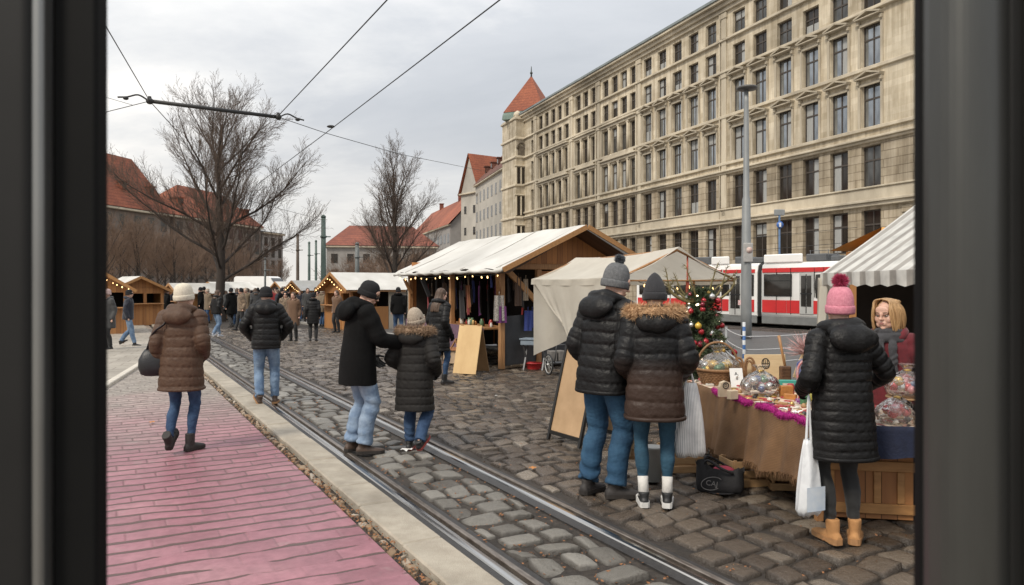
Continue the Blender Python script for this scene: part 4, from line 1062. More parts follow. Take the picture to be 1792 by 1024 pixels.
# ------------------------------------------------------------------ tram
def tram():
    t = thing('tram', 'white and red articulated tram with grey skirt passing in front of the office block', 'tram', (12.2, 29, 0), math.atan2(-.835, .55))
    wh = mat('tram_white', (.86, .85, .82), (.80, .79, .76), 1.5, .3, dirt=.08); rd = mat('tram_red', (.62, .035, .035), (.52, .028, .03), 2, .32, dirt=.1)
    gy = mat('tram_grey', (.21, .215, .21), (.16, .165, .16), 3, .45, dirt=.15); bk = mat('tram_black', (.012, .012, .012), None, 5, .5)
    gl = mat('tram_glass', (.035, .032, .03), (.012, .011, .01), 1.6, .06, spec=.6, detail=2); rub = mat('tram_bellows', (.02, .02, .02), (.01, .01, .01), 4, .8)
    eq = mat('tram_roof_grey', (.11, .115, .12), (.07, .072, .075), 5, .6)
    D = 2.3
    sec = [(0, .42), (-.02, .62), (0, 2.30), (.06, 2.58), (.2, 2.68), (D-.2, 2.68), (D-.06, 2.58), (D, 2.3), (D+.02, .62), (D, .42)]
    def body(x0, x1, nose=0):
        b = MB(); rings = [[(x0, y, z) for y, z in sec], [(x1, y, z) for y, z in sec]]
        if nose:
            for k in range(1, 7):
                f = k/6; s_ = 1-.42*f**2; dz = .0
                rings.append([(x1+nose*math.sin(f*1.5)/math.sin(1.5)-.25*f*max(0, z-1.2), D/2+(y-D/2)*s_, z if z < 1 else .42+(z-.42)*(1-.10*f*f)) for y, z in sec])
        b.loft(rings, smooth=bool(nose)); return b
    part('body', body(-2.95, .35, 1.5), wh, t); part('body', body(-10.6, -3.18), wh, t)
    for x in (-3.165, -3.115, -3.065, -3.015, -2.965):
        b = MB(); b.loft([[(x, y*.97+.035+(.03 if x in (-3.115, -3.015) else 0), z) for y, z in sec], [(x+.05 if x < -3 else x+.02, y*.97+.035+(.03 if x not in (-3.115, -3.015) else 0), z) for y, z in sec]], smooth=False, caps=False); part('bellows', b, rub, t)
    for x0, x1 in ((-2.94, .30), (-10.6, -3.19)):
        b = MB(); b.box(((x0+x1)/2, .0, .29), (x1-x0, .06, .34), None, .02); b.box(((x0+x1)/2, D, .29), (x1-x0, .06, .34)); part('skirt', b, gy, t)
        b = MB(); b.box(((x0+x1)/2, D/2, .28), (x1-x0-.1, D-.2, .3)); part('underframe', b, bk, t)
    def panel(nm, x0, x1, z0, z1, m, y=-.03, th=.02, bev=.0):
        b = MB(); b.box(((x0+x1)/2, y, (z0+z1)/2), (x1-x0, th, z1-z0), None, bev); return part(nm, b, m, t)
    # red bands
    for x0, x1 in ((-2.90, -1.52), (-1.49, -.02), (0.01, .32)): panel('roof_stripe', x0, x1, 2.27, 2.45, rd, -.012, .05)
    panel('roof_stripe', -5.0, -3.5, 2.27, 2.42, rd, -.012, .05); panel('roof_stripe', -3.45, -3.3, 2.27, 2.42, rd, -.012, .05); panel('roof_stripe', -10.5, -5.1, 2.27, 2.42, rd, -.012, .05)
    for x0, x1 in ((-2.90, -1.72), (-1.70, -1.06), (-.46, .34)): panel('red_band', x0, x1, .60, 1.12, rd)
    for x0, x1 in ((-3.9, -3.32), (-5.05, -4.7), (-8.2, -5.1), (-10.5, -8.3)): panel('red_band', x0, x1, .60, 1.12, rd)
    for x in (-2.2, -1.51, -.42, -.005, -3.47, -5.08, -6.6, -8.25):
        b = MB(); b.box((x, -.0225, 1.85 if x in (-.42,) else 1.5), (.014, .045, 1.9 if x != -.42 else 1.2)); part('panel_joint', b, MATS['tram_bellows'], t)
    # windows and door
    def window(x0, x1, z0, z1):
        b = MB(); b.box(((x0+x1)/2, -.03, (z0+z1)/2), (x1-x0, .03, z1-z0), None, .012); o = part('window', b, bk, t)
        p = MB(); p.box(((x0+x1)/2, -.047, (z0+z1)/2), (x1-x0-.08, .01, z1-z0-.08), None, .004); part('pane', p, gl, o)
        q = MB(); q.box((x0+(x1-x0)*.5, -.053, z1-.28), (x1-x0-.1, .006, .03)); part('glazing_bar', q, bk, o)
    window(-2.82, -1.46, 1.28, 2.2); window(-4.0, -3.34, 1.28, 2.2); window(-5.1, -4.62, 1.28, 2.2); window(-8.0, -5.2, 1.28, 2.2); window(-10.4, -8.2, 1.28, 2.2)
    def door(xc, w, z0, z1):
        b = MB(); b.box((xc, -.03, (z0+z1)/2), (w+.12, .035, z1-z0+.1), None, .015); o = part('door', b, mat('tram_door_grey', (.48, .48, .46), None, 3, .4), t)
        for k in (-1, 1):
            p = MB(); p.box((xc+k*w/4, -.052, (z0+z1)/2+.1), (w/2-.05, .012, z1-z0-.32), None, .006); part('door_glass', p, gl, o)
        p = MB(); p.box((xc, -.054, (z0+z1)/2), (.03, .014, z1-z0)); p.box((xc, -.055, (z0+z1)/2), (w, .01, .05)); part('door_seal', p, bk, o)
    door(-.78, .52, .62, 2.18); door(-4.32, .56, .46, 2.2)
    b = MB(); b.box((-4.05, -.055, .98), (.2, .012, .22), None, .01); part('notice', b, mat('notice_white', (.7, .7, .68), (.6, .2, .2), 20, .5), t)
    # curved driver's side window
    o_ = [(-.36, 1.24), (-.40, 1.7), (-.36, 2.16), (.25, 2.2), (.7, 2.14), (1.0, 1.62), (.55, 1.22), (.0, 1.12)]
    b = MB(); b.add([(x, -.04, z) for x, z in o_]+[(x, -.0, z) for x, z in o_], [list(range(8))]+[[k, (k+1) % 8, 8+(k+1) % 8, 8+k] for k in range(8)]); part('cab_window', b, gl, t)
    # roof fairings and equipment
    for x, w in ((-2.0, 1.85), (-5.3, 1.0), (-8.6, 2.0)):
        b = MB(); b.box((x, .13, 2.845), (w, .12, .36), None, .04); part('roof_fairing', b, wh, t)
    for x, w, h in ((-.6, .9, .3), (.3, .5, .2), (-3.6, .9, .24), (-4.4, .5, .3), (-6.5, 1.2, .35), (-7.3, .6, .25)):
        b = MB(); b.box((x, .8, 2.7+h/2), (w, 1.0, h), None, .04); part('roof_equipment', b, eq, t)
    b = MB()
    for x in (-.9, -.5, -.1, .3): b.tube([(x, .4, 2.7), (x, .4, 3.15)], .015, 5)
    b.tube([(-.95, .4, 3.12), (.35, .4, 3.12)], .012, 5); part('roof_railing', b, eq, t)
    for x in (-9.2, -7.6, -1.9, -.7):
        b = MB(); b.lathe([(.29, -.06), (.31, -.02), (.29, .06)], 18, M=Matrix.Translation((x, .35, .31)) @ Matrix.Rotation(R(90), 4, 'X')); part('wheel', b, bk, t)
    # dark saloon behind the glass with lit strips
    b = MB(); b.box((.98, -.01, .95), (.2, .05, .14), None, .03); part('headlight', b, mat('lamp_glass', (.7, .7, .65), None, 4, .2), t)
tram()
# ------------------------------------------------------------------ people
def sm(a, b, x): t = np.clip((x-a)/(b-a), 0, 1); return t*t*(3-2*t)
def ik(a, b, l1, l2, pole):
    a, b, pole = Vector(a), Vector(b), Vector(pole); d = b-a; L_ = min(d.length, (l1+l2)*.999); dn = d.normalized()
    if d.length > L_: b = a+dn*L_
    x = (l1*l1-l2*l2+L_*L_)/(2*L_); hgt = math.sqrt(max(l1*l1-x*x, 0)); p = (pole-dn*pole.dot(dn)).normalized()
    return a+dn*x+p*hgt, b
def blades(P, N, ln, w, m, name, parent, seed=1, droop=0.0, jit=.5):
    """fur or yarn: thin pointed blades standing on points P along normals N"""
    g = np.random.default_rng(seed); n = len(P)
    d = N+g.normal(0, jit, (n, 3)); d[:, 2] -= droop; d /= np.linalg.norm(d, axis=1)[:, None]
    s_ = np.cross(d, g.normal(0, 1, (n, 3))); s_ /= np.linalg.norm(s_, axis=1)[:, None]
    l_ = ln*g.uniform(.55, 1.15, (n, 1)); mid = P+d*l_*.5+g.normal(0, .004, (n, 3))
    a = P-s_*w; b = P+s_*w; c = mid+s_*w*.7; e = mid-s_*w*.7; t = mid+d*l_*.55
    V = np.stack([a, b, c, e, t, t+s_*w*.15], 1).reshape(-1, 3); o = np.arange(n)[:, None]*6
    Fq = np.concatenate([o+np.array([[0, 1, 2, 3]]), o+np.array([[3, 2, 5, 4]])])
    return link(name, mesh_np(name, V, Fq, m), parent)
def fur_roll(path, r, parent, m, name='fur_trim', dens=1.0, ln=.045, seed=1):
    b = MB(); b.tube(path, [r*.6]+[r*.8]*(len(path)-2)+[r*.6], 12, sub=5); o = part(name, b, m, parent)
    V = np.array(b.v); g = np.random.default_rng(seed)
    C = np.array([tuple(p) for p in catmull(path, 5)])
    n = int(5200*dens); i = g.integers(0, len(V), n); P = V[i]+g.normal(0, .006, (n, 3))
    dd = ((P[:, None, :]-C[None])**2).sum(2).argmin(1); N = P-C[dd]; N /= np.linalg.norm(N, axis=1)[:, None]+1e-6
    blades(P, N, ln, .0022, m, 'fur_hair', o, seed, .25)
    return o
def fabric(name, c1, c2=None, **k):
    d = dict(scale=30, rough=.8, bump=.35, bscale=420, sheen=.15); d.update(k)
    return mat(name, c1, c2, **d)
def grad_fabric(name, top, bot, z0, z1, rough=.5):
    """dyed cloth whose colour changes from hem to shoulder"""
    m = mat(name, top, None, 30, rough, bump=.55, bscale=42)
    nt = m.node_tree; L = nt.links.new; b = nt.nodes['Principled BSDF']
    tc = nt.nodes.new('ShaderNodeTexCoord'); sp = nt.nodes.new('ShaderNodeSeparateXYZ'); L(tc.outputs['Object'], sp.inputs[0])
    mr = nt.nodes.new('ShaderNodeMapRange'); mr.inputs[1].default_value = z0; mr.inputs[2].default_value = z1; L(sp.outputs[2], mr.inputs[0])
    r = _ramp(nt, [(.3, bot), (.7, top)]); b.inputs['Specular IOR Level'].default_value = .25; L(mr.outputs[0], r.inputs[0]); L(r.outputs[0], b.inputs['Base Color'])
    return m
def denim(name, c, worn):
    m = mat(name, c, tuple(x*.72 for x in c), 6, .85, bump=.7, bscale=26, stretch=(1, 1, 1.8))
    nt = m.node_tree; L = nt.links.new; b = nt.nodes['Principled BSDF']
    tc = nt.nodes.new('ShaderNodeTexCoord'); n = nt.nodes.new('ShaderNodeTexNoise'); n.inputs['Scale'].default_value = 5; n.inputs['Detail'].default_value = 7; n.inputs['Roughness'].default_value = .7
    mp = nt.nodes.new('ShaderNodeMapping'); mp.inputs['Scale'].default_value = (1, 1, .7); L(tc.outputs['Object'], mp.inputs[0]); L(mp.outputs[0], n.inputs['Vector'])
    r = _ramp(nt, [(.42, (0, 0, 0)), (.72, (1, 1, 1))]); L(n.outputs['Fac'], r.inputs[0])
    mx = nt.nodes.new('ShaderNodeMixRGB'); mx.inputs[2].default_value = (*worn, 1); src = b.inputs['Base Color'].links[0].from_socket
    L(r.outputs[0], mx.inputs[0]); L(src, mx.inputs[1]); L(mx.outputs[0], b.inputs['Base Color'])
    return m
skin_m = mat('skin', (.62, .39, .30), (.53, .31, .225), 14, .5, bump=.12, bscale=160)
skin_m.node_tree.nodes['Principled BSDF'].inputs['Subsurface Weight'].default_value = .12
skin_m.node_tree.nodes['Principled BSDF'].inputs['Subsurface Radius'].default_value = (.02, .008, .004)
black_puff = fabric('black_puffer', (.0075, .0072, .0073), (.005, .0048, .005), rough=.5, sheen=.0, bscale=42, bump=.55, spec=.26)
black_wool = fabric('black_softshell', (.006, .006, .0062), (.004, .004, .004), rough=.85, sheen=0, spec=.15)
brown_puff = fabric('brown_puffer', (.085, .046, .027), (.062, .033, .02), rough=.6, sheen=0, bscale=40, bump=.55, spec=.3)
jean_mid = denim('jeans_mid', (.10, .165, .27), (.22, .30, .40)); jean_light = denim('jeans_light', (.17, .245, .36), (.33, .41, .50))
jean_blue = denim('jeans_petrol', (.013, .055, .115), (.03, .09, .16)); jean_teal = denim('jeans_teal', (.013, .055, .095), (.028, .085, .135)); jean_dark = denim('jeans_dark', (.02, .05, .115), (.05, .10, .19))
leg_black = fabric('leggings_black', (.013, .013, .0135), (.009, .009, .009), rough=.75)
leather_br = mat('leather_brown', (.075, .045, .03), (.045, .027, .018), 16, .55, bump=.3, bscale=120); sole_dk = mat('sole_dark', (.025, .02, .017), None, 20, .75)
suede_tan = mat('suede_tan', (.48, .245, .095), (.36, .175, .065), 14, .85, bump=.4, bscale=260); sole_tan = mat('sole_tan', (.40, .21, .09), (.27, .14, .06), 20, .7)
shoe_black = mat('shoe_black', (.02, .02, .021), (.012, .012, .012), 18, .5, bump=.25, bscale=150); sole_white = mat('sole_white', (.70, .69, .66), (.5, .49, .47), 14, .6)
boot_grey = mat('boot_dark', (.035, .03, .028), (.022, .019, .018), 18, .7, bump=.3, bscale=140)
fur_br = mat('fur_brown', (.36, .25, .16), (.17, .105, .062), 40, .85); fur_or = mat('fur_tan', (.56, .37, .21), (.34, .20, .10), 40, .85)
knit_grey = mat('knit_grey', (.16, .165, .17), (.09, .093, .097), 60, .95, bump=.5, bscale=200); knit_cream = mat('knit_cream', (.72, .66, .54), (.55, .50, .40), 50, .95, bump=.5, bscale=160)
knit_beige = mat('knit_beige', (.46, .39, .31), (.31, .255, .20), 60, .95, bump=.6, bscale=160); knit_black = mat('knit_black', (.013, .013, .015), (.008, .008, .009), 40, .95, bump=.4, bscale=200)
knit_pink = mat('knit_pink', (.66, .27, .33), (.50, .17, .23), 60, .95, bump=.5, bscale=200); yarn_pink = mat('yarn_magenta', (.50, .05, .13), (.33, .03, .08), 30, .95); yarn_grey = mat('yarn_grey', (.16, .18, .20), (.08, .09, .105), 30, .95)
white_eye = mat('eye_white', (.40, .37, .34), None, 4, .25); iris_m = mat('iris', (.09, .07, .05), None, 4, .2); lip_m = mat('lip', (.42, .19, .16), (.36, .15, .13), 20, .45)
lid_m = mat('eyelid', (.34, .19, .13), (.27, .15, .10), 30, .7); brow_m = mat('brow', (.27, .16, .09), None, 30, .9); wire_gl = mat('glasses_frame', (.02, .02, .02), None, 3, .4); hair_bl = mat('hair_blonde', (.50, .31, .14), (.24, .13, .055), 9, .5, stretch=(9, 9, .7)); hair_br = mat('hair_brown', (.10, .058, .035), (.045, .026, .016), 9, .55, stretch=(9, 9, .7))
sock_w = mat('sock_white', (.66, .64, .60), (.5, .48, .45), 20, .9, bump=.3)

def head_parts(b, T, male=True):
    """closed shapes whose union is a head with a face, in head space (0 = middle of the head, +y the face)"""
    def e(c, r): b.ball((0, 0, 0), r, 14, 10, M=T @ Matrix.Translation(c))
    e((0, -.012, .022), (.075, .094, .094)); e((0, .006, -.028), (.065, .080, .080)); e((0, .026, -.068), (.052, .054, .046))
    e((0, .064, -.092), (.022, .022, .018))                                     # chin
    e((0, .081, .020), (.050, .014, .020)); e((0, .074, .040), (.052, .020, .032))   # brow and forehead
    e((0, .093, -.002), (.0085, .012, .028)); e((0, .103, -.024), (.0125, .015, .010)); e((.011, .095, -.028), (.007, .009, .007)); e((-.011, .095, -.028), (.007, .009, .007))
    for s_ in (-1, 1):
        e((s_*.037, .058, -.026), (.027, .026, .034)); e((s_*.077, -.004, -.012), (.009, .018, .030)); e((s_*.036, .036, -.066), (.030, .036, .032))
    e((0, .074, -.058), (.030, .018, .022))
def hand_parts(b, w, d, n, side, curl=.5, s=1.0):
    """palm, four bent fingers and a thumb; w wrist, d towards the fingers, n out of the palm"""
    d = Vector(d).normalized(); n = Vector(n); n = (n-d*n.dot(d)).normalized(); a = d.cross(n)*side; w = Vector(w)
    for i, off in enumerate((.030, .010, -.010, -.028)):
        b.tube([w+a*off*.6*s, w+d*.045*s+a*off*s, w+d*(.088-abs(off-.005)*.15)*s+a*off*s], [.016*s, .0155*s, .0115*s], 8)
    b.ball(w+d*.05*s, (.03*s, .03*s, .03*s), 8, 6)
    for i, (off, ln) in enumerate(((.031, .070), (.0105, .079), (-.0105, .073), (-.030, .058))):
        p = w+d*(.086-abs(off)*.18)*s+a*off*s; dirn = d.copy(); P = [p]
        for k, (fr, cu) in enumerate(((.45, .55), (.31, .8), (.24, .6))):
            ang = curl*cu*(1+.12*i)
            dirn = (dirn*math.cos(ang)+n*math.sin(ang)).normalized(); p = p+dirn*ln*fr*s; P.append(p)
        b.tube(P, [.0098*s, .0092*s, .0082*s, .0062*s], 8)
    p = w+d*.022*s+a*.026*s+n*.006*s; t1 = (a*.75+d*.62+n*.35).normalized(); t2 = (a*.35+d*.85+n*.45).normalized()
    b.tube([p, p+t1*.036*s, p+t1*.036*s+t2*.03*s, p+t1*.036*s+t2*.052*s], [.0145*s, .0115*s, .0100*s, .0070*s], 8)
def ring_se(cx, cy, z, rx, ry, n=28, ex=2.4):
    out = []
    for k in range(n):
        a = 2*math.pi*k/n; c, s_ = math.cos(a), math.sin(a)
        out.append(Vector((cx+rx*abs(c)**(2/ex)*(1 if c > 0 else -1), cy+ry*abs(s_)**(2/ex)*(1 if s_ > 0 else -1), z)))
    return out

def person(label, loc, rz, h=1.75, hs=1.0, lean=0, head=(0, 0), legs=None, arms=None, coat=None, trousers=None, shoes=None, hat=None, hair=None,
           hood=None, fur=None, gloves=None, scarf=None, face=False, glasses=False, res=.009, group=None, socks=None, wide=1.0, seated=False):
    t = thing('person', label, 'person', loc, rz, group); sc = h/1.75; t.scale = (sc*wide, sc*wide, sc)
    near = res < .014
    la = R(lean); piv = Vector((0, 0, .95))
    U = Matrix.Translation(piv) @ Matrix.Rotation(-la, 4, 'X') @ Matrix.Translation(-piv)
    def up(p):
        p = Vector(p); f = float(sm(.82, 1.08, p.z))
        return Matrix.Translation(piv) @ Matrix.Rotation(-la*f, 4, 'X') @ Matrix.Translation(-piv) @ p
    neck = up((0, -.005, 1.47))
    Hd = Matrix.Translation(neck) @ Matrix.Rotation(R(head[0]), 4, 'Z') @ Matrix.Rotation(-R(head[1])-la*.55, 4, 'X') @ Matrix.Translation((0, .018, .155*(1+(hs-1)*.8))) @ Matrix.Scale(hs, 4)
    legs = legs or {}; arms = arms or {}
    LG, AR = {}, {}
    for k, s_ in (('L', -1), ('R', 1)):
        q = legs.get(k, {}); an = Vector(q.get('ankle', (s_*.10, 0, .085)))
        hip = Vector((s_*.09, -.005, .92)); kn, an = ik(hip, an, .435, .425, q.get('pole', (s_*.12, 1, 0)))
        LG[k] = (hip, kn, an, q.get('yaw', -s_*8), q.get('pitch', 0))
        q = arms.get(k, {}); sh = up((s_*.168, -.005, 1.405)); wr = Vector(q.get('wrist', (s_*.225, .03, .885)))
        if not q.get('abs'): wr = up(wr)
        el, wr = ik(sh, wr, .285, .265, q.get('pole', (s_*.2, -1, -.1)))
        AR[k] = (sh, el, wr, q)
    # ---- body, one continuous surface
    b = MB()
    rings = [ring_se(0, 0, z, rx, ry, 20, 2.1) for z, rx, ry in ((.84, .12, .09), (.95, .15, .10), (1.08, .13, .09), (1.25, .15, .10), (1.38, .155, .085), (1.45, .07, .06))]
    b.loft([[up(p) for p in r] for r in rings])
    b.tube([neck+Vector((0, 0, -.06)), neck+Vector((0, .004, .02)), Hd @ Vector((0, -.02, -.06))], [.062, .056, .055], 14)
    head_parts(b, Hd)
    for k, s_ in (('L', -1), ('R', 1)):
        sh, el, wr, q = AR[k]; hip, kn, an, yw, pt = LG[k]
        b.tube([sh, sh.lerp(el, .5), el, el.lerp(wr, .4), wr], [.046, .044, .036, .036, .024], 12)
        b.tube([hip, hip.lerp(kn, .5), kn, kn.lerp(an, .35), an, an+Vector((0, .0, -.05))], [.066, .055, .038, .036, .028, .027], 12)
        fd = Matrix.Rotation(R(yw), 3, 'Z') @ Vector((0, 1, 0)); b.tube([an+Vector((0, 0, -.035)), an+fd*.11+Vector((0, 0, -.055))], [.032, .024], 10)
        if gloves is None:
            fdir = q.get('fdir') or (wr-el); pn = q.get('palm') or Vector((-s_, .2, 0))
            if near: hand_parts(b, wr, fdir, pn, s_*q.get('flip', 1), q.get('curl', .55))
            else: b.ball(wr+Vector(fdir).normalized()*.06, .036, 8, 6)
    bv = res if not near else min(res, .0065)
    V, Fq, N = remesh(b, bv if not face or not near else .0055, (5 if face else 3) if near else 1)
    bo = link('body', mesh_np('body', V, Fq, skin_m), t)
    if gloves is not None:
        for k, s_ in (('L', -1), ('R', 1)):
            sh, el, wr, q = AR[k]; gb = MB(); gb.tube([wr-(wr-el).normalized()*.05, wr+(wr-el).normalized()*.01], [.034, .03], 10)
            fdir = q.get('fdir') or (wr-el); pn = q.get('palm') or Vector((-s_, .2, 0))
            if near: hand_parts(gb, wr, fdir, pn, s_*q.get('flip', 1), q.get('curl', .6), 1.16)
            else: gb.ball(wr+Vector(fdir).normalized()*.06, .04, 8, 6)
            V, Fq, N = remesh(gb, .005 if near else .015, 2); link('glove', mesh_np('glove', V, Fq, gloves), t)
    # ---- trousers
    if trousers:
        tm, fit = trousers['m'], trousers.get('fit', 'slim'); b = MB(); a_end = trousers.get('end', .10)
        rr = dict(slim=[.098, .086, .064, .064, .050, .047], loose=[.105, .098, .082, .082, .078, .080], skinny=[.095, .080, .057, .057, .040, .037], mid=[.10, .092, .073, .072, .063, .064])[fit]
        b.ball((0, -.012, .955), (.165, .118, .12), 16, 10)
        for k in 'LR':
            hip, kn, an, _, _ = LG[k]; low = an+(kn-an).normalized()*(a_end-.085)
            b.tube([hip+Vector((0, 0, .03)), hip.lerp(kn, .5)+Vector((0, .006, 0)), kn, kn.lerp(an, .38)+Vector((0, -.018, 0)), kn.lerp(low, .85), low], rr, 16, sub=3)
        V, Fq, N = remesh(b, res, 5)
        nz = vnoise(V, 9, 1.0); fold = np.sin(V[:, 2]*(72 if fit != 'loose' else 55)+nz*3.4+V[:, 0]*12)
        wgt = .25+.9*np.exp(-((V[:, 2]-.50)/.09)**2)+1.25*np.exp(-((V[:, 2]-.14)/.10)**2)+.7*np.exp(-((V[:, 2]-.86)/.08)**2)
        amp = trousers.get('amp', .0045 if near else .003)*1.35
        V = V+N*(amp*wgt*(np.abs(fold)**.7*np.sign(fold))*(.5+.5*vnoise(V, 5, 4))+.004*nz)[:, None]
        link('trousers', mesh_np('trousers', V, Fq, tm), t)
    # ---- shoes
    sh_ = shoes or dict(m=shoe_black, s=sole_dk)
    for k, s_ in (('L', -1), ('R', 1)):
        hip, kn, an, yw, pt = LG[k]
        T = Matrix.Translation(an) @ Matrix.Rotation(R(yw), 4, 'Z') @ Matrix.Rotation(-R(pt), 4, 'X') @ Matrix.Translation((0, 0, -.085))
        b = MB(); big = sh_.get('big', 1.0)
        prof = [(-.072, .020, .055), (-.058, .034, .075), (-.02, .038, .088), (.03, .038, .086), (.075, .042, .068), (.115, .047, .056), (.155, .043, .048), (.182, .028, .040), (.192, .012, .032)]
        b.loft([[Vector((s_*(-.006*sm(0, .15, y))+w*big*math.cos(a), y*big, .022+(hh-.022)*max(0, math.sin(a))**.8 if math.sin(a) > 0 else .018)) for a in [2*math.pi*i/18 for i in range(18)]] for y, w, hh in prof], M=T)
        top = sh_.get('top', .10)
        b.loft([[T @ Vector((cx+rx*math.cos(a), cy+ry*math.sin(a), z)) for a in [2*math.pi*i/16 for i in range(16)]] for z, cx, cy, rx, ry in ((.03, 0, -.012, .036, .052), (.075, 0, -.006, .038, .054), (top, 0, -.004, .044, .052), (top+.012, 0, -.004, .043, .051))])
        V, Fq, N = remesh(b, .006 if near else .016, 3 if near else 1)
        if near: V = V+N*(.0016*np.sin(V[:, 1]*120+vnoise(V, 20)*2)*sm(.05, .1, V[:, 2]))[:, None]
        so_ = link('shoe', mesh_np('shoe', V, Fq, sh_['m']), t)
        sb = MB(); st = sh_.get('st', .028)
        out = [(w*big*1.10, y*big) for y, w, _ in prof]
        poly = [(x+s_*(-.006*float(sm(0, .15, y))), y) for x, y in out]+[(-x+s_*(-.006*float(sm(0, .15, y))), y) for x, y in reversed(out)]
        sb.prism(poly, 0.0, st, M=T)
        if sh_.get('heel'): sb.prism([(x*.98, y*1.02) for x, y in poly if y < .03], -.004, st+.006, M=T)
        part('sole', sb, sh_['s'], so_)
        if near and sh_.get('lace'):
            lb = MB()
            for j in range(4): lb.tube([T @ Vector((-.022, .045+.018*j, .088-.006*j)), T @ Vector((0, .047+.018*j, .094-.008*j)), T @ Vector((.022, .045+.018*j, .088-.006*j))], .003, 5)
            part('lace', lb, sh_['lace'], so_)
        if socks:
            sb = MB(); a2 = an+(kn-an).normalized()*.14; sb.tube([an-Vector((0, 0, .01)), an.lerp(a2, .6), a2], [.043, .040, .042], 12); part('sock', sb, socks, t)
    # ---- coat
    if coat:
        hem, th, fl = coat.get('hem', .8), coat.get('thick', .02), coat.get('flare', .0)
        b = MB(); Z = [(1.475, .07, .068), (1.455, .11, .085), (1.42, .150, .100), (1.36, .168, .112), (1.25, .168, .118), (1.12, .164, .118), (1.02, .168, .124), (.92, .176, .130)]
        Z = [q for q in Z if q[0] > hem+.03]; z = Z[-1][0]
        if hem < .9:
            for f in (.33, .66): Z.append((z+(hem-z)*f, .177+fl*f, .131+fl*f))
        Z.append((hem, Z[-1][1]+fl*.3, Z[-1][2]+fl*.3)); 
        cyo = coat.get('cy', 0)
        b.loft([[up(p) for p in ring_se(0, cyo*float(sm(1.3, .8, zz)), zz, rx+th, ry+th, 32)] for zz, rx, ry in Z])
        ar = coat.get('arm', 1.0); seg = {}
        for k in 'LR':
            sh, el, wr, q = AR[k]; e2 = wr+(wr-el).normalized()*q.get('cuff', .01)
            b.tube([sh+Vector((0, 0, -.005)), sh.lerp(el, .5), el, el.lerp(wr, .5), e2], [(.062+th*.8)*ar, (.056+th*.7)*ar, (.051+th*.65)*ar, (.047+th*.55)*ar, (.040+th*.4)*ar], 16, sub=4)
            b.ball(sh, (.066+th*.75)*ar, 14, 10); seg[k] = (np.array(sh), np.array(el), np.array(e2))
        V, Fq, N = remesh(b, res, 4)
        # distance to the arm axes decides whether a point belongs to a sleeve
        ca, sa = math.cos(la), math.sin(la)
        Zt = np.where(V[:, 2] > .9, .95+(V[:, 2]-.95)*ca+V[:, 1]*sa, V[:, 2]); Xt = V[:, 0]
        tcoord = Zt.copy(); onarm = np.zeros(len(V))
        for k, (a, e, w) in seg.items():
            best = np.full(len(V), 9.); tc_ = np.zeros(len(V)); off = 0
            for p, q in ((a, e), (e, w)):
                d = q-p; L_ = np.linalg.norm(d); f = np.clip(((V-p)@d)/(L_*L_), 0, 1.05); dist = np.linalg.norm(V-(p+f[:, None]*d), axis=1)
                m_ = dist < best; best = np.where(m_, dist, best); tc_ = np.where(m_, off+f*L_, tc_); off += L_
            rad = (.066+th*.85)*ar-.025*tc_/.55
            sgn = -1 if k == 'L' else 1
            tors = np.abs(Xt)*1.0 < .135+th*.5
            w_ = (best < rad*1.12) & ~(tors & (np.abs(V[:, 1]-up((0, 0, 1.2)).y) < .12)) & (Xt*sgn > -.25)
            onarm = np.where(w_, 1, onarm); tcoord = np.where(w_, -tc_, tcoord)
        pit = coat.get('pitch', 0); amp = coat.get('amp', .012)
        wr_ = vnoise(V, 7, 2.0); disp = .006*wr_
        if pit:
            ph = np.where(onarm > 0, tcoord/(pit*.92)+.15+.09*vnoise(V, 9, 6), tcoord/pit+.03*np.sin(V[:, 0]*11+hem*7)+.10*vnoise(V, 5, 8)+.05*vnoise(V, 14, 3))
            fr = np.abs(np.sin(np.pi*ph)); prof_ = np.minimum(fr, .75)**.62
            disp = disp+amp*(prof_-.7)*(1-.15*onarm)*(1+.45*vnoise(V, 6, 11))+amp*.22*vnoise(V*np.array([1, 1, 1.8]), 24, 4)
            # puckers along the seams
            u_ = np.where(onarm > 0, np.arctan2(V[:, 1], V[:, 2])*3, V[:, 0]*2.2+V[:, 1]*2.2)
            disp = disp+.0028*np.exp(-(fr/.4)**2)*np.sin(u_*44+wr_*5)
        else:
            disp = disp+.007*vnoise(V*np.array([1.8, 1.8, .55]), 9, 5)+.004*np.sin(V[:, 2]*30+4*vnoise(V, 6, 1))*onarm
        # elbow creases
        for k, (a, e, w) in seg.items():
            dd = np.linalg.norm(V-e, axis=1); disp = disp+.005*np.exp(-(dd/.08)**2)*np.sin(dd*110+V[:, 2]*60)
        V = V+N*disp[:, None]
        co_ = link('coat', mesh_np('coat', V, Fq, coat['m']), t)
        if near and coat.get('seam'):      # back seam / hem band
            hb = MB(); hb.loft([[up(p) for p in ring_se(0, cyo, zz, Z[-1][1]+th+o_, Z[-1][2]+th+o_, 32)] for zz, o_ in ((hem-.012, -.004), (hem-.006, .004), (hem+.012, .004), (hem+.018, -.004))]); part('hem_band', hb, coat['m'], co_)
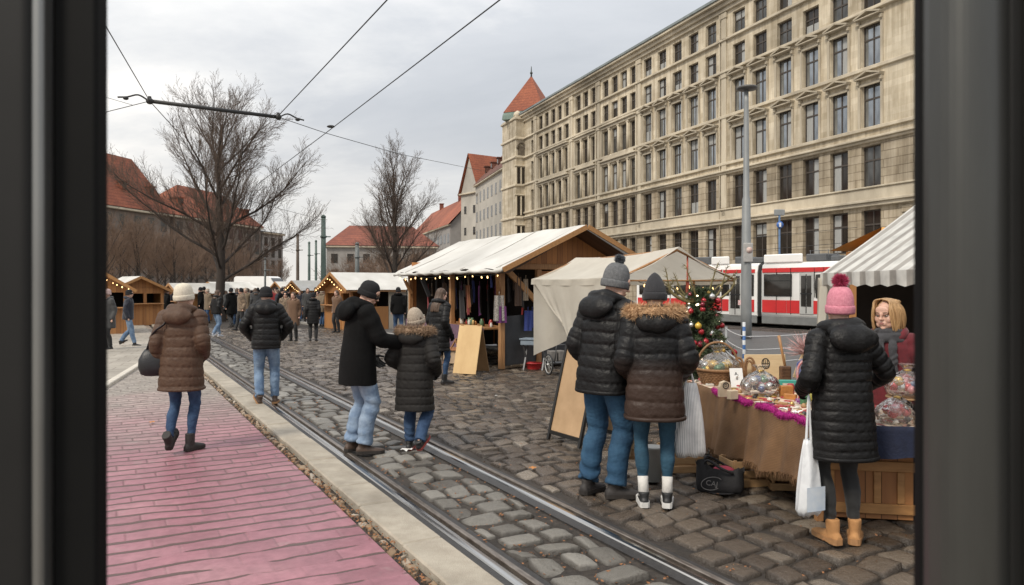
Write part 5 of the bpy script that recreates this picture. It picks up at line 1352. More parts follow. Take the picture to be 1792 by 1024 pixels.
    # ---- collar / hood lying on the back
    if hood == 'down' or hood == 'collar':
        hm = (coat or {}).get('hm') or coat['m']; b = MB(); th = coat.get('thick', .02); sz = coat.get('hood', 1.0)
        P = [up(p) for p in ((-.070, .095, 1.445), (-.105+-.01*sz, .03, 1.485), (-.085, -.075, 1.50), (0, -.115, 1.505), (.085, -.075, 1.50), (.115, .03, 1.485), (.070, .095, 1.445))]
        b.tube(P, [.030, .040*sz, .046*sz, .050*sz, .046*sz, .040*sz, .030], 12, sub=5)
        if hood == 'down':
            Tm = U @ Matrix.Translation((0, -.125*sz-.01, 1.425)) @ Matrix.Rotation(R(-18), 4, 'X'); b.ball((0, 0, 0), (.145*sz, .062*sz, .085*sz), 18, 12, M=Tm)
            Tm = U @ Matrix.Translation((0, -.10, 1.47)) @ Matrix.Rotation(R(-35), 4, 'X'); b.ball((0, 0, 0), (.125*sz, .055*sz, .06*sz), 18, 12, M=Tm)
        V, Fq, N = remesh(b, res*.85, 4); V = V+N*(.006*vnoise(V, 16, 3)+.004*np.sin(V[:, 0]*40+vnoise(V, 9)*3))[:, None]
        link('hood', mesh_np('hood', V, Fq, hm), t)
    if hood == 'up':
        b = MB(); b.ball((0, -.02, .02), (.105, .125, .135), 18, 12, M=Hd); b.tube([Hd @ Vector((0, -.03, -.05)), up((0, -.03, 1.44))], [.10, .13], 14)
        b.ball((0, -.06, .115), (.06, .07, .06), 12, 8, M=Hd)
        V, Fq, N = remesh(b, res, 4); link('hood', mesh_np('hood', V, Fq, (coat or {}).get('hm') or coat['m']), t)
    if fur:
        w = fur.get('w', 1.0); zf = fur.get('z', 0)
        P = [up((x*w, y, z+zf)) for x, y, z in ((-.125, .085, 1.47), (-.175, .0, 1.50), (-.135, -.105, 1.505), (0, -.155, 1.50), (.135, -.105, 1.505), (.175, .0, 1.50), (.125, .085, 1.47))]
        fur_roll(P, fur.get('r', .05), t, fur['m'], dens=1.0 if near else .12, ln=fur.get('ln', .045), seed=int(h*100))
    if scarf:
        b = MB(); g = random.Random(3)
        for j in range(3):
            rr = .088+.012*j; zz = 1.475+.022*(1-j)
            b.tube([up((rr*math.sin(a)*1.08, .012+rr*math.cos(a), zz+.014*math.cos(a+j*2))) for a in [2*math.pi*i/14 for i in range(14)]], .031, 10, closed=True)
        if face:
            for x, zl in ((-.045, 1.08), (.05, 1.16)): b.tube([up((x*.7, .105, 1.47)), up((x, .150, 1.40)), up((x*1.15, .168, 1.28)), up((x*1.2, .165, zl))], [.034, .042, .046, .044], 10, sub=4, flat=(.8, .5))
        V, Fq, N = remesh(b, max(res*.8, .007), 2); V = V+N*(.004*np.sin(vnoise(V, 12)*8+V[:, 2]*70))[:, None]; link('scarf', mesh_np('scarf', V, Fq, scarf), t)
    # ---- hat
    if hat:
        hm, kind = hat['m'], hat.get('kind', 'beanie'); n = 132 if near else 40; hh = hat.get('h', .15); tilt = hat.get('tilt', 10)
        Th = Hd @ Matrix.Rotation(R(tilt), 4, 'X') @ Matrix.Translation((0, -.008, hat.get('z', .004)))
        def hr(prof, ribs, amp_):
            return [[Vector((x*1.0*(r+amp_*abs(math.sin(ribs*2*math.pi*k/n)))*math.cos(2*math.pi*k/n), (r*1.16+amp_*abs(math.sin(ribs*2*math.pi*k/n)))*math.sin(2*math.pi*k/n)-.004, z)) for k in range(n)] for r, z in prof for x in (1,)]
        pr = []
        for i in range(13):
            f = i/12; pr.append((max(.0865*(1-f**hat.get('pw', 2.6))**(1/hat.get('pw', 2.2)), .004), .02+(hh-.02)*f))
        b = MB(); b.loft(hr(pr, 22, .0035 if near else 0), M=Th); ho = part('hat', b, hm, t)
        V0 = None
        b = MB(); b.loft(hr([(.080, -.032), (.089, -.034), (.0935, -.022), (.094, .004), (.0925, .022), (.086, .026)], 33, .004 if near else 0), M=Th); part('hat_cuff', b, hat.get('cm', hm), ho)
        if kind == 'pom':
            c = Th @ Vector((0, 0, hh+hat.get('pr', .045)*.55)); pr_ = hat.get('pr', .045); g = np.random.default_rng(3); k = 2600 if near else 200
            D = g.normal(0, 1, (k, 3)); D /= np.linalg.norm(D, axis=1)[:, None]
            pb = MB(); pb.ball(c, pr_*.72, 12, 8); po = part('pompom', pb, hat['pm'], ho)
            blades(np.array(c)[None]+D*pr_*.5, D, pr_*.62, .0022, hat['pm'], 'pompom_yarn', po, 5, 0, .18)
    if hair:
        hb = MB(); hm = hair['m']; ln = hair.get('len', .2)
        if hair['kind'] == 'bob':
            hb.ball((0, -.022, .026), (.084, .096, .096), 18, 12, M=Hd); gh = random.Random(6)
            for s_ in (-1, 1):
                for i in range(44):
                    a = R(46-140*i/43); y0 = .052-.14*i/43; j = gh.uniform(-.006, .006); fl = gh.uniform(-.012, .012); ll = ln*gh.uniform(.88, 1.08)
                    ex = .94+.09*gh.random(); cxa, sya = math.cos(a), math.sin(a)
                    P = [(.018+s_*.004, y0, .119-.25*max(0, -y0-.02)), (.018*.5+s_*(.052+j), y0*1.02+.01*sya, .101-.2*max(0, -y0-.03)), (s_*.090*ex*cxa+j, .106*ex*sya-.008+.01*(i < 4), .040), (s_*(.102*ex*cxa)+j, .118*ex*sya-.012, -.04), (s_*(.094*cxa+fl), .112*sya-.014-.006*gh.random(), -ll)]
                    hb.tube([Hd @ Vector(q) for q in P], [.008, .011, .0125, .0115, .004], 7, sub=5, flat=(1, .8))
        else:
            hb.ball((0, -.014, .03), (.084, .102, .096), 16, 10, M=Hd)
            for k in range(13):
                a = math.pi*(1.02+.96*k/12); x, y = .072*math.cos(a), .085*math.sin(a)-.01
                hb.tube([Hd @ Vector((x, y, .05)), Hd @ Vector((x*1.1, y*1.12, -.06)), up((x*1.25, -.075+y*.75, 1.43)), up((x*1.2+.01*math.sin(k*3), -.115+y*.55, 1.5-ln))], [.018, .022, .022, .010], 8, sub=4)
        if hair['kind'] == 'bob':
            o = part('hair', hb, hm, t)
        else:
            V, Fq, N = remesh(hb, max(res*.9, .007), 1); V = V+N*(.003*np.sin(V[:, 0]*190+2*vnoise(V, 8)))[:, None]; o = link('hair', mesh_np('hair', V, Fq, hm), t)
    if face:
        for s_ in (-1, 1):
            b = MB(); b.ball((s_*.031, .0775, -.001), (.0135, .0125, .0062), 12, 8, M=Hd); eo = part('eye', b, white_eye, t)
            b = MB(); b.ball((s_*.031, .0872, -.001), (.0052, .0042, .0050), 10, 6, M=Hd); part('iris', b, iris_m, eo)
            b = MB(); b.tube([Hd @ Vector((s_*.016, .0985, .021)), Hd @ Vector((s_*.032, .0965, .027)), Hd @ Vector((s_*.050, .083, .021))], [.0022, .0028, .0012], 6, sub=3); part('eyebrow', b, brow_m, t)
            b = MB(); b.tube([Hd @ Vector((s_*.0165, .089, .0025)), Hd @ Vector((s_*.031, .0925, .0095)), Hd @ Vector((s_*.046, .084, .004))], .0024, 6, sub=3); part('eyelid', b, lid_m, t)
        b = MB(); b.ball((0, .0900, -.0535), (.019, .0055, .0036), 12, 6, M=Hd); b.ball((0, .0893, -.0605), (.017, .0056, .0042), 12, 6, M=Hd); part('lips', b, lip_m, t)
    if glasses:
        b = MB()
        for s_ in (-1, 1):
            b.tube([Hd @ Vector((s_*.033+.024*math.cos(a), .104-.006*abs(s_*.033+.024*math.cos(a))/.05, -.002+.018*math.sin(a))) for a in [2*math.pi*i/16 for i in range(16)]], .0018, 5, closed=True)
            b.tube([Hd @ Vector((s_*.056, .098, .004)), Hd @ Vector((s_*.08, .02, .004)), Hd @ Vector((s_*.082, -.01, -.002))], .0018, 5)
        b.tube([Hd @ Vector((-.01, .106, 0)), Hd @ Vector((.01, .106, 0))], .0018, 5); part('glasses', b, wire_gl, t)
    t['_neck'] = 0
    del t['_neck']
    return t, dict(U=up, AR=AR, LG=LG, Hd=Hd)

def px_ground(px, py): p = gp(px, py); p.z = .004; return p
def W(t, p):
    """a point of a person's own space in the world"""
    s_ = t.scale; v = Vector((p[0]*s_[0], p[1]*s_[1], p[2]*s_[2])); return Matrix.Rotation(t.rotation_euler[2], 3, 'Z') @ v + Vector(t.location)

# --- the tall man of the couple, seen from behind and turned to the right
pc, ic = person('tall man in black puffer jacket, blue jeans and grey bobble hat, beside the fur-collared woman', px_ground(1056, 868), R(-46), 1.88, lean=7, head=(-44, 14),
    legs=dict(L=dict(ankle=(-.13, -.03, .085), yaw=6), R=dict(ankle=(.10, .02, .085), yaw=-40)), arms=dict(L=dict(wrist=(-.21, .12, .95), pole=(-.3, -1, 0)), R=dict(wrist=(.235, .10, .90), pole=(.2, -1, 0), palm=Vector((-1, .2, 0)))),
    coat=dict(m=black_puff, hem=.80, thick=.036, flare=.008, pitch=.088, amp=.013, arm=1.06, hood=1.12, seam=True), trousers=dict(m=jean_blue, fit='loose', amp=.007), shoes=dict(m=boot_grey, s=sole_dk, lace=sole_dk, st=.03, big=1.08),
    hat=dict(m=knit_grey, kind='pom', pm=yarn_grey, pr=.038, h=.165, tilt=8, pw=2.4), hood='down', gloves=black_wool, face=True, glasses=False, res=.0085)
# --- the woman with the fur collar
pw, iw = person('woman from behind in black-to-brown long puffer coat with tan fur collar and pointed dark cap', px_ground(1146, 886), R(-6), 1.76, lean=3, head=(-6, 8),
    legs=dict(L=dict(ankle=(-.085, .0, .085), yaw=4), R=dict(ankle=(.095, .0, .085), yaw=-8)), arms=dict(L=dict(wrist=(-.20, .17, 1.0), pole=(-.28, -1, 0)), R=dict(wrist=(.21, .17, 1.0), pole=(.34, -1, 0))),
    coat=dict(m=grad_fabric('ombre_puffer', (.008, .008, .0085), (.040, .024, .0175), .85, 1.30, .48), hm=black_puff, hem=.69, thick=.042, flare=.018, pitch=.118, amp=.015, arm=1.06, hood=1.1, seam=True), trousers=dict(m=jean_teal, fit='skinny', end=.19, amp=.003),
    shoes=dict(m=shoe_black, s=sole_white, lace=sole_white, st=.042, big=.98), socks=sock_w, hat=dict(m=knit_grey if False else fabric('cap_charcoal', (.022, .022, .026), (.014, .014, .017)), h=.185, pw=1.6, tilt=6), hood='down', fur=dict(m=fur_or, r=.052, w=1.05, z=-.005), gloves=black_wool, res=.0085)
# --- the woman with the pink bobble hat
pp, ip = person('woman in long black quilted coat, pink bobble hat and tan boots', px_ground(1474, 948), R(6), 1.68, lean=2, head=(-12, 6),
    legs=dict(L=dict(ankle=(-.075, .0, .085), yaw=8), R=dict(ankle=(.08, -.02, .085), yaw=-34)), arms=dict(L=dict(wrist=(-.215, .15, 1.05), pole=(-.45, -1, -.1)), R=dict(wrist=(.30, .25, 1.05), pole=(.7, -.8, -.3), curl=.5, palm=Vector((-.2, -.1, -1)))),
    coat=dict(m=black_puff, hem=.60, thick=.030, flare=.026, pitch=.066, amp=.0115, arm=1.02, hood=1.22, seam=True, cy=-.01), trousers=dict(m=leg_black, fit='skinny', end=.12, amp=.0035), shoes=dict(m=suede_tan, s=sole_tan, top=.15, st=.032, heel=True, big=1.06),
    hat=dict(m=knit_pink, kind='pom', pm=yarn_pink, pr=.052, h=.165, tilt=10, pw=2.5), hood='down', gloves=black_wool, res=.0085)
# --- the seller behind the table
ps, is_ = person('blonde woman selling behind the table in dark red jacket and charcoal scarf', (3.04, 5.98, 0), R(146), 1.58, hs=1.2, lean=3, head=(-20, 2),
    arms=dict(L=dict(wrist=(-.20, .26, 1.03), pole=(-.8, -.8, 0)), R=dict(wrist=(.18, .28, 1.0), pole=(.8, -.8, 0))), coat=dict(m=fabric('red_jacket', (.135, .008, .015), (.085, .005, .01)), hm=fabric('red_jacket', (.135, .008, .015)), hem=.80, thick=.022, hood=1.05), trousers=dict(m=jean_dark, fit='mid'),
    hood='down', scarf=fabric('scarf_charcoal', (.045, .045, .05), (.025, .025, .028)), hair=dict(kind='bob', m=hair_bl, len=.115), face=True, res=.008)
# --- the man bending to the child and the child
pm, im = person('man in long black jacket, light jeans and black beanie bending toward the child', px_ground(626, 792), R(-58), 1.78, lean=5, head=(-34, 22),
    legs=dict(L=dict(ankle=(-.085, -.03, .085), yaw=8), R=dict(ankle=(.095, .03, .085), yaw=-22)), arms=dict(R=dict(wrist=(.19, .40, 1.12), pole=(.5, -.6, -.9), curl=.4, palm=Vector((-.6, 0, -1))), L=dict(wrist=(-.18, .22, .95), pole=(-.5, -.8, -.4))),
    coat=dict(m=black_wool, hem=.69, thick=.036, flare=.012, hood=1.3, arm=1.08), trousers=dict(m=jean_light, fit='loose', amp=.009), shoes=dict(m=leather_br, s=sole_dk, lace=sole_dk, st=.03, big=1.08), hat=dict(m=knit_black, h=.135, tilt=4), hood='down', gloves=fabric('glove_grey', (.03, .03, .028)), face=True, glasses=True, res=.009)
pk, ik_ = person('child in long dark coat with brown fur collar and beige knitted hat', px_ground(726, 790), R(-14), 1.45, lean=3, head=(-30, 0), wide=1.08,
    legs=dict(L=dict(ankle=(-.09, .06, .085), yaw=6), R=dict(ankle=(.12, -.17, .16), yaw=-12, pitch=-34)), arms=dict(L=dict(wrist=(-.21, .16, 1.02), pole=(-.5, -1, 0)), R=dict(wrist=(.22, .13, .98), pole=(.4, -1, 0))),
    coat=dict(m=fabric('charcoal_puffer', (.018, .0165, .015), (.011, .010, .0095), rough=.65, sheen=0, spec=.25), hem=.52, thick=.036, flare=.018, pitch=.10, amp=.011, hood=1.1, arm=1.08), trousers=dict(m=jean_dark, fit='mid'), shoes=dict(m=shoe_black, s=mat('sole_red', (.35, .06, .05), (.2, .04, .035), 9, .6), st=.03),
    hat=dict(m=knit_beige, h=.18, tilt=16, pw=2.0, cm=knit_beige), hood='down', fur=dict(m=fur_br, r=.050, w=1.08), gloves=black_wool, hair=dict(kind='long', m=hair_br, len=.12), res=.009)
# --- the woman walking away on the pink paving
pb_, ib = person('woman walking away in brown padded coat with cream hat and dark blue scarf', px_ground(318, 790), R(2), 1.72, lean=3, head=(-28, 2),
    legs=dict(L=dict(ankle=(-.07, -.16, .15), yaw=4, pitch=-42), R=dict(ankle=(.075, .04, .085), yaw=-26)), arms=dict(L=dict(wrist=(-.23, .02, .90), pole=(-.3, -1, 0)), R=dict(wrist=(.17, .16, 1.0), pole=(.45, -1, 0))),
    coat=dict(m=brown_puff, hem=.66, thick=.034, flare=.022, pitch=.10, amp=.012, hood=1.1, arm=1.05, seam=True), trousers=dict(m=jean_dark, fit='skinny', end=.13), shoes=dict(m=boot_grey, s=sole_dk, top=.17, st=.03), hat=dict(m=knit_cream, h=.15, tilt=10, pw=2.5), hood='down', scarf=fabric('scarf_navy', (.018, .032, .085), (.01, .018, .05)), gloves=black_wool, res=.010)
# --- the man walking along the rail
pj, ij = person('man walking away along the rail in black puffer jacket and blue jeans', px_ground(466, 708), R(16), 1.70, lean=3, head=(8, 8),
    legs=dict(L=dict(ankle=(-.09, -.12, .12), yaw=20, pitch=-26), R=dict(ankle=(.12, .08, .085), yaw=-10)), arms=dict(L=dict(wrist=(-.20, .16, .98), pole=(-1, -.6, 0)), R=dict(wrist=(.20, .16, .98), pole=(1, -.6, 0))),
    coat=dict(m=black_puff, hem=.83, thick=.034, flare=.0, pitch=.08, amp=.011, hood=1.15, arm=1.1), trousers=dict(m=jean_mid, fit='mid'), shoes=dict(m=leather_br, s=sole_tan, top=.12), hat=dict(m=knit_black, h=.135, tilt=6), hood='down', gloves=black_wool, res=.012)
# --- the woman at the big stall
pg, ig = person('woman with long brown hair in a knee-length black coat at the big wooden stall', px_ground(768, 672), R(-38), 1.68, lean=3, head=(-20, 6),
    legs=dict(L=dict(ankle=(-.08, -.16, .14), yaw=4, pitch=-36), R=dict(ankle=(.09, .06, .085), yaw=-20)), arms=dict(L=dict(wrist=(-.2, .2, 1.0)), R=dict(wrist=(.24, .05, .92))), coat=dict(m=black_puff, hem=.60, thick=.03, flare=.01, pitch=.11, amp=.010, hood=1.0), trousers=dict(m=jean_dark, fit='skinny', end=.13),
    shoes=dict(m=shoe_black, s=sole_dk, top=.17), hood='collar', hair=dict(kind='long', m=hair_br, len=.20), gloves=black_wool, res=.012)

# --- people farther off
def far(label, px, py, h, rz, coatm, trm, hatm=None, hem=.8, pitch=0, hair=None, legs=None, arms=None, group=None, face=False, hood='collar', shoe=None, **k):
    return person(label, px_ground(px, py), R(rz), h, lean=k.get('lean', 3), legs=legs, arms=arms, coat=dict(m=coatm, hem=hem, thick=.028, flare=.012 if hem < .75 else 0, pitch=pitch, amp=.012), trousers=dict(m=trm, fit=k.get('fit', 'mid')), shoes=shoe,
                  hat=dict(m=hatm, h=.14) if hatm else None, hair=hair, hood=hood, res=.02, group=group, head=k.get('head', (0, 0)), face=face, gloves=k.get('gloves'))[0]
walk = dict(L=dict(ankle=(-.09, -.22, .15), pitch=-30), R=dict(ankle=(.10, .20, .085)))
walk2 = dict(R=dict(ankle=(.09, -.2, .14), pitch=-30), L=dict(ankle=(-.10, .18, .085)))
navy = fabric('navy_coat', (.014, .017, .03), (.009, .011, .02)); tanm = fabric('camel_coat', (.15, .082, .045), (.11, .06, .033)); greym = fabric('grey_coat', (.055, .055, .055), (.035, .035, .035)); oliv = fabric('olive_coat', (.05, .045, .03), (.032, .029, .02)); patt = fabric('patterned_coat', (.28, .20, .13), (.05, .035, .025), scale=16)
bluej = fabric('blue_jacket', (.03, .08, .30), (.02, .05, .2)); redj = fabric('red_coat', (.33, .03, .03), (.22, .02, .02)); khaki = fabric('khaki_coat', (.20, .15, .095), (.14, .10, .065))
far('person in grey coat and pale pink hat at the far left frame edge', 190, 612, 1.62, 150, greym, leg_black, mat('knit_pale', (.55, .40, .38), None, 40, .9), .62, face=True)
far('man in navy jacket and blue jeans stepping past the big wooden hut', 224, 606, 1.60, -70, navy, jean_mid, knit_black, .82, legs=walk)
far('person in black with a pale blue hat standing at the wooden hut window', 258, 566, 1.62, -20, black_wool, leg_black, mat('knit_ice', (.45, .5, .58), None, 40, .9), .7)
far('person in dark coat waiting beside the blue-jacketed child near the hut', 268, 566, 1.70, 30, black_wool, leg_black, knit_black, .7)
far('child in bright blue jacket near the right corner of the wooden hut', 277, 562, 1.25, -60, bluej, jean_dark, knit_grey, .8)
far('man in black leather jacket and light jeans walking beside the tall tree trunk', 379, 590, 1.58, -35, black_puff, jean_mid, None, .84, legs=walk2, hair=dict(kind='long', m=hair_br, len=.06), shoe=dict(m=mat('shoe_pale', (.45, .48, .55), None, 9, .6), s=sole_white))
far('woman in a long brown coat facing the camera in the distance', 514, 597, 1.52, 172, tanm, leg_black, None, .55, hair=dict(kind='long', m=hair_br, len=.2), face=True)
far('person in patterned brown jacket walking close behind the long brown coat', 500, 588, 1.52, 185, patt, leg_black, knit_black, .78, legs=walk)
far('person in black knee-length puffer standing with the back turned', 548, 597, 1.50, 12, black_puff, leg_black, knit_black, .62, pitch=.1)
far('man in black jacket and beanie facing the pale canvas stall', 697, 590, 1.66, 10, black_wool, jean_dark, knit_black, .80, legs=walk2)
far('woman in black hood between the beanie man and the stall corner', 716, 580, 1.60, 40, black_puff, leg_black, None, .66, hood='up')
far('long-haired person in black coat facing left beside the big stall corner', 741, 585, 1.66, 120, black_wool, jean_dark, None, .66, hair=dict(kind='long', m=hair_br, len=.18), face=True)
far('person in a red jacket glimpsed behind the big stall corner', 752, 578, 1.60, 60, redj, jean_dark, knit_black, .8)
far('seller in a tan jacket inside the white-roofed stall with crates', 590, 582, 1.55, 150, tanm, leg_black, None, .8, hair=dict(kind='long', m=hair_br, len=.08), face=True)
# the distant crowd: a few figures, copied one by one
crowd = []
G = 'people in the distant crowd'
specs = [('distant person in a long black coat in the crowd by the far stalls', black_wool, leg_black, knit_black, .6, walk), ('distant person in a short dark jacket and jeans in the far crowd', navy, jean_dark, None, .82, walk2),
         ('distant person in a brown jacket in the far crowd', patt, leg_black, knit_black, .78, walk), ('distant person in a khaki coat with a pale hat in the far crowd', khaki, jean_dark, knit_beige, .68, None), ('distant person in a grey coat in the far crowd', greym, leg_black, None, .66, walk2),
         ('distant person in a red coat in the far crowd', redj, leg_black, knit_black, .76, None)]
for i, (lb, cm_, tm_, hm_, hem_, lg_) in enumerate(specs):
    crowd.append(far(lb, 400+i*9, 570, 1.62, 180*(i % 2)+20*i, cm_, tm_, hm_, hem_, legs=lg_, hair=None if hm_ else dict(kind='long', m=hair_br, len=.1), group=G))
lay = [(405, 574, 0), (415, 572, 1), (423, 578, 2), (430, 566, 3), (440, 560, 0), (447, 566, 4), (456, 562, 2), (396, 562, 4), (388, 560, 0), (364, 566, 3), (357, 561, 2), (352, 565, 0), (347, 560, 1), (340, 556, 4), (418, 558, 0), (434, 556, 1), (451, 556, 0), (463, 558, 3), (472, 560, 0), (480, 562, 5), (487, 567, 1), (493, 572, 0),
       (477, 555, 4), (469, 553, 2), (485, 553, 0), (495, 556, 3), (503, 560, 0), (525, 562, 1), (532, 560, 0), (538, 566, 4), (530, 552, 2), (519, 553, 0), (409, 553, 3), (400, 550, 0), (426, 549, 1), (443, 549, 4), (458, 548, 0), (372, 552, 0), (335, 552, 2), (330, 558, 0), (305, 560, 1), (298, 556, 4), (312, 554, 0), (292, 563, 0), (557, 566, 2), (563, 572, 3), (552, 560, 0), (607, 566, 1), (575, 560, 4), (390, 551, 2), (414, 548, 4), (436, 547, 3), (452, 546, 0), (468, 546, 1), (481, 547, 0), (497, 548, 2), (511, 549, 0)]
used_ = set()
for px, py, k in lay:
    p = px_ground(px, py); s_ = rng.uniform(.90, 1.03); rz = rng.uniform(0, 6.28)
    if k in used_:
        o = dup(crowd[k], p, rz); b0 = crowd[k].scale; o.scale = (b0[0]*s_, b0[1]*s_, b0[2]*s_)
    else:
        used_.add(k); crowd[k].location = p; crowd[k].rotation_euler = (0, 0, rz)
# ------------------------------------------------------------------ market stalls
wood_gold = plank_mat('stall_planks', (.50, .21, .062), (.26, .10, .03), .13, 'Y', .6)
wood_hut = plank_mat('hut_planks', (.40, .185, .062), (.24, .10, .032), .14, 'X', .65)
wood_beam = mat('stall_beam', (.40, .21, .085), (.25, .115, .045), 6, .6, bump=.3, bscale=40, stretch=(6, 6, .6))
wood_edge = mat('barge_board', (.40, .20, .07), (.27, .13, .042), 6, .55, bump=.2, stretch=(1, 4, 4))
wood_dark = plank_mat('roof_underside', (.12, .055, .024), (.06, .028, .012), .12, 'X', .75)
canvas_w = mat('white_canvas', (.78, .765, .72), (.66, .64, .59), 1.6, .8, bump=.6, bscale=7, dirt=.32)
canvas_c = mat('cream_canvas', (.78, .735, .64), (.66, .61, .52), 1.8, .85, bump=.45, bscale=11, dirt=.15)
def translucent(m, f):
    nt = m.node_tree; L = nt.links.new; b = nt.nodes['Principled BSDF']; out = nt.nodes['Material Output']; t_ = nt.nodes.new('ShaderNodeBsdfTranslucent'); L(b.inputs['Base Color'].links[0].from_socket, t_.inputs[0])
    mx = nt.nodes.new('ShaderNodeMixShader'); mx.inputs[0].default_value = f; L(b.outputs[0], mx.inputs[1]); L(t_.outputs[0], mx.inputs[2]); L(mx.outputs[0], out.inputs[0])
translucent(canvas_c, .38); translucent(canvas_w, .15)
tarp_dk = mat('dark_tarp', (.030, .032, .036), (.018, .019, .022), 4, .6, bump=.5, bscale=9)
shade_in = mat('stall_shade', (.022, .016, .012), (.012, .009, .007), 5, .9)  # near-black colour standing in for the shade inside stalls
bulb_m = mat('fairy_bulb', (.9, .6, .3), None, 4, .4, emit=((1, .62, .25), 4.0)); cable_m = mat('light_cable', (.02, .03, .02), None, 6, .7)

def bulbs(t_, pts, r=.022, n=12, label=None, group=None):
    """a string of warm bulbs hung from point to point"""
    P = [Vector(p) for p in pts]; L_ = [0]
    for a, b in zip(P, P[1:]): L_.append(L_[-1]+(b-a).length)
    st = thing('fairy_lights', label, 'string lights', P[0], 0, group); o = P[0]
    cb = MB(); Q = []
    for a, b in zip(P, P[1:]):
        for k in range(6): f = k/6; q = a+(b-a)*f-o; q.z -= .05*4*f*(1-f); Q.append(q)
    Q.append(P[-1]-o); cb.tube(Q, .006, 5); part('cable', cb, cable_m, st)
    bm_ = MB(); bm_.lathe([(.003, .03), (r*.6, .02), (r, -.005), (r*.75, -.03), (.002, -.045)], 8); me = bm_.mesh('bulb', bulb_m)
    for k in range(n):
        i = min(max((k+.5+rng.uniform(-.22, .22))/n, 0), .99)*(len(Q)-1); j = int(i); q = Q[j].lerp(Q[min(j+1, len(Q)-1)], i-j)
        b = link('bulb', me, st); q_ = rng.uniform(.5, .85); b.scale = (q_, q_, q_); b.rotation_euler = (rng.uniform(-.4, .4), rng.uniform(-.4, .4), 0); b.location = q+Vector((0, 0, -.03))
    return st

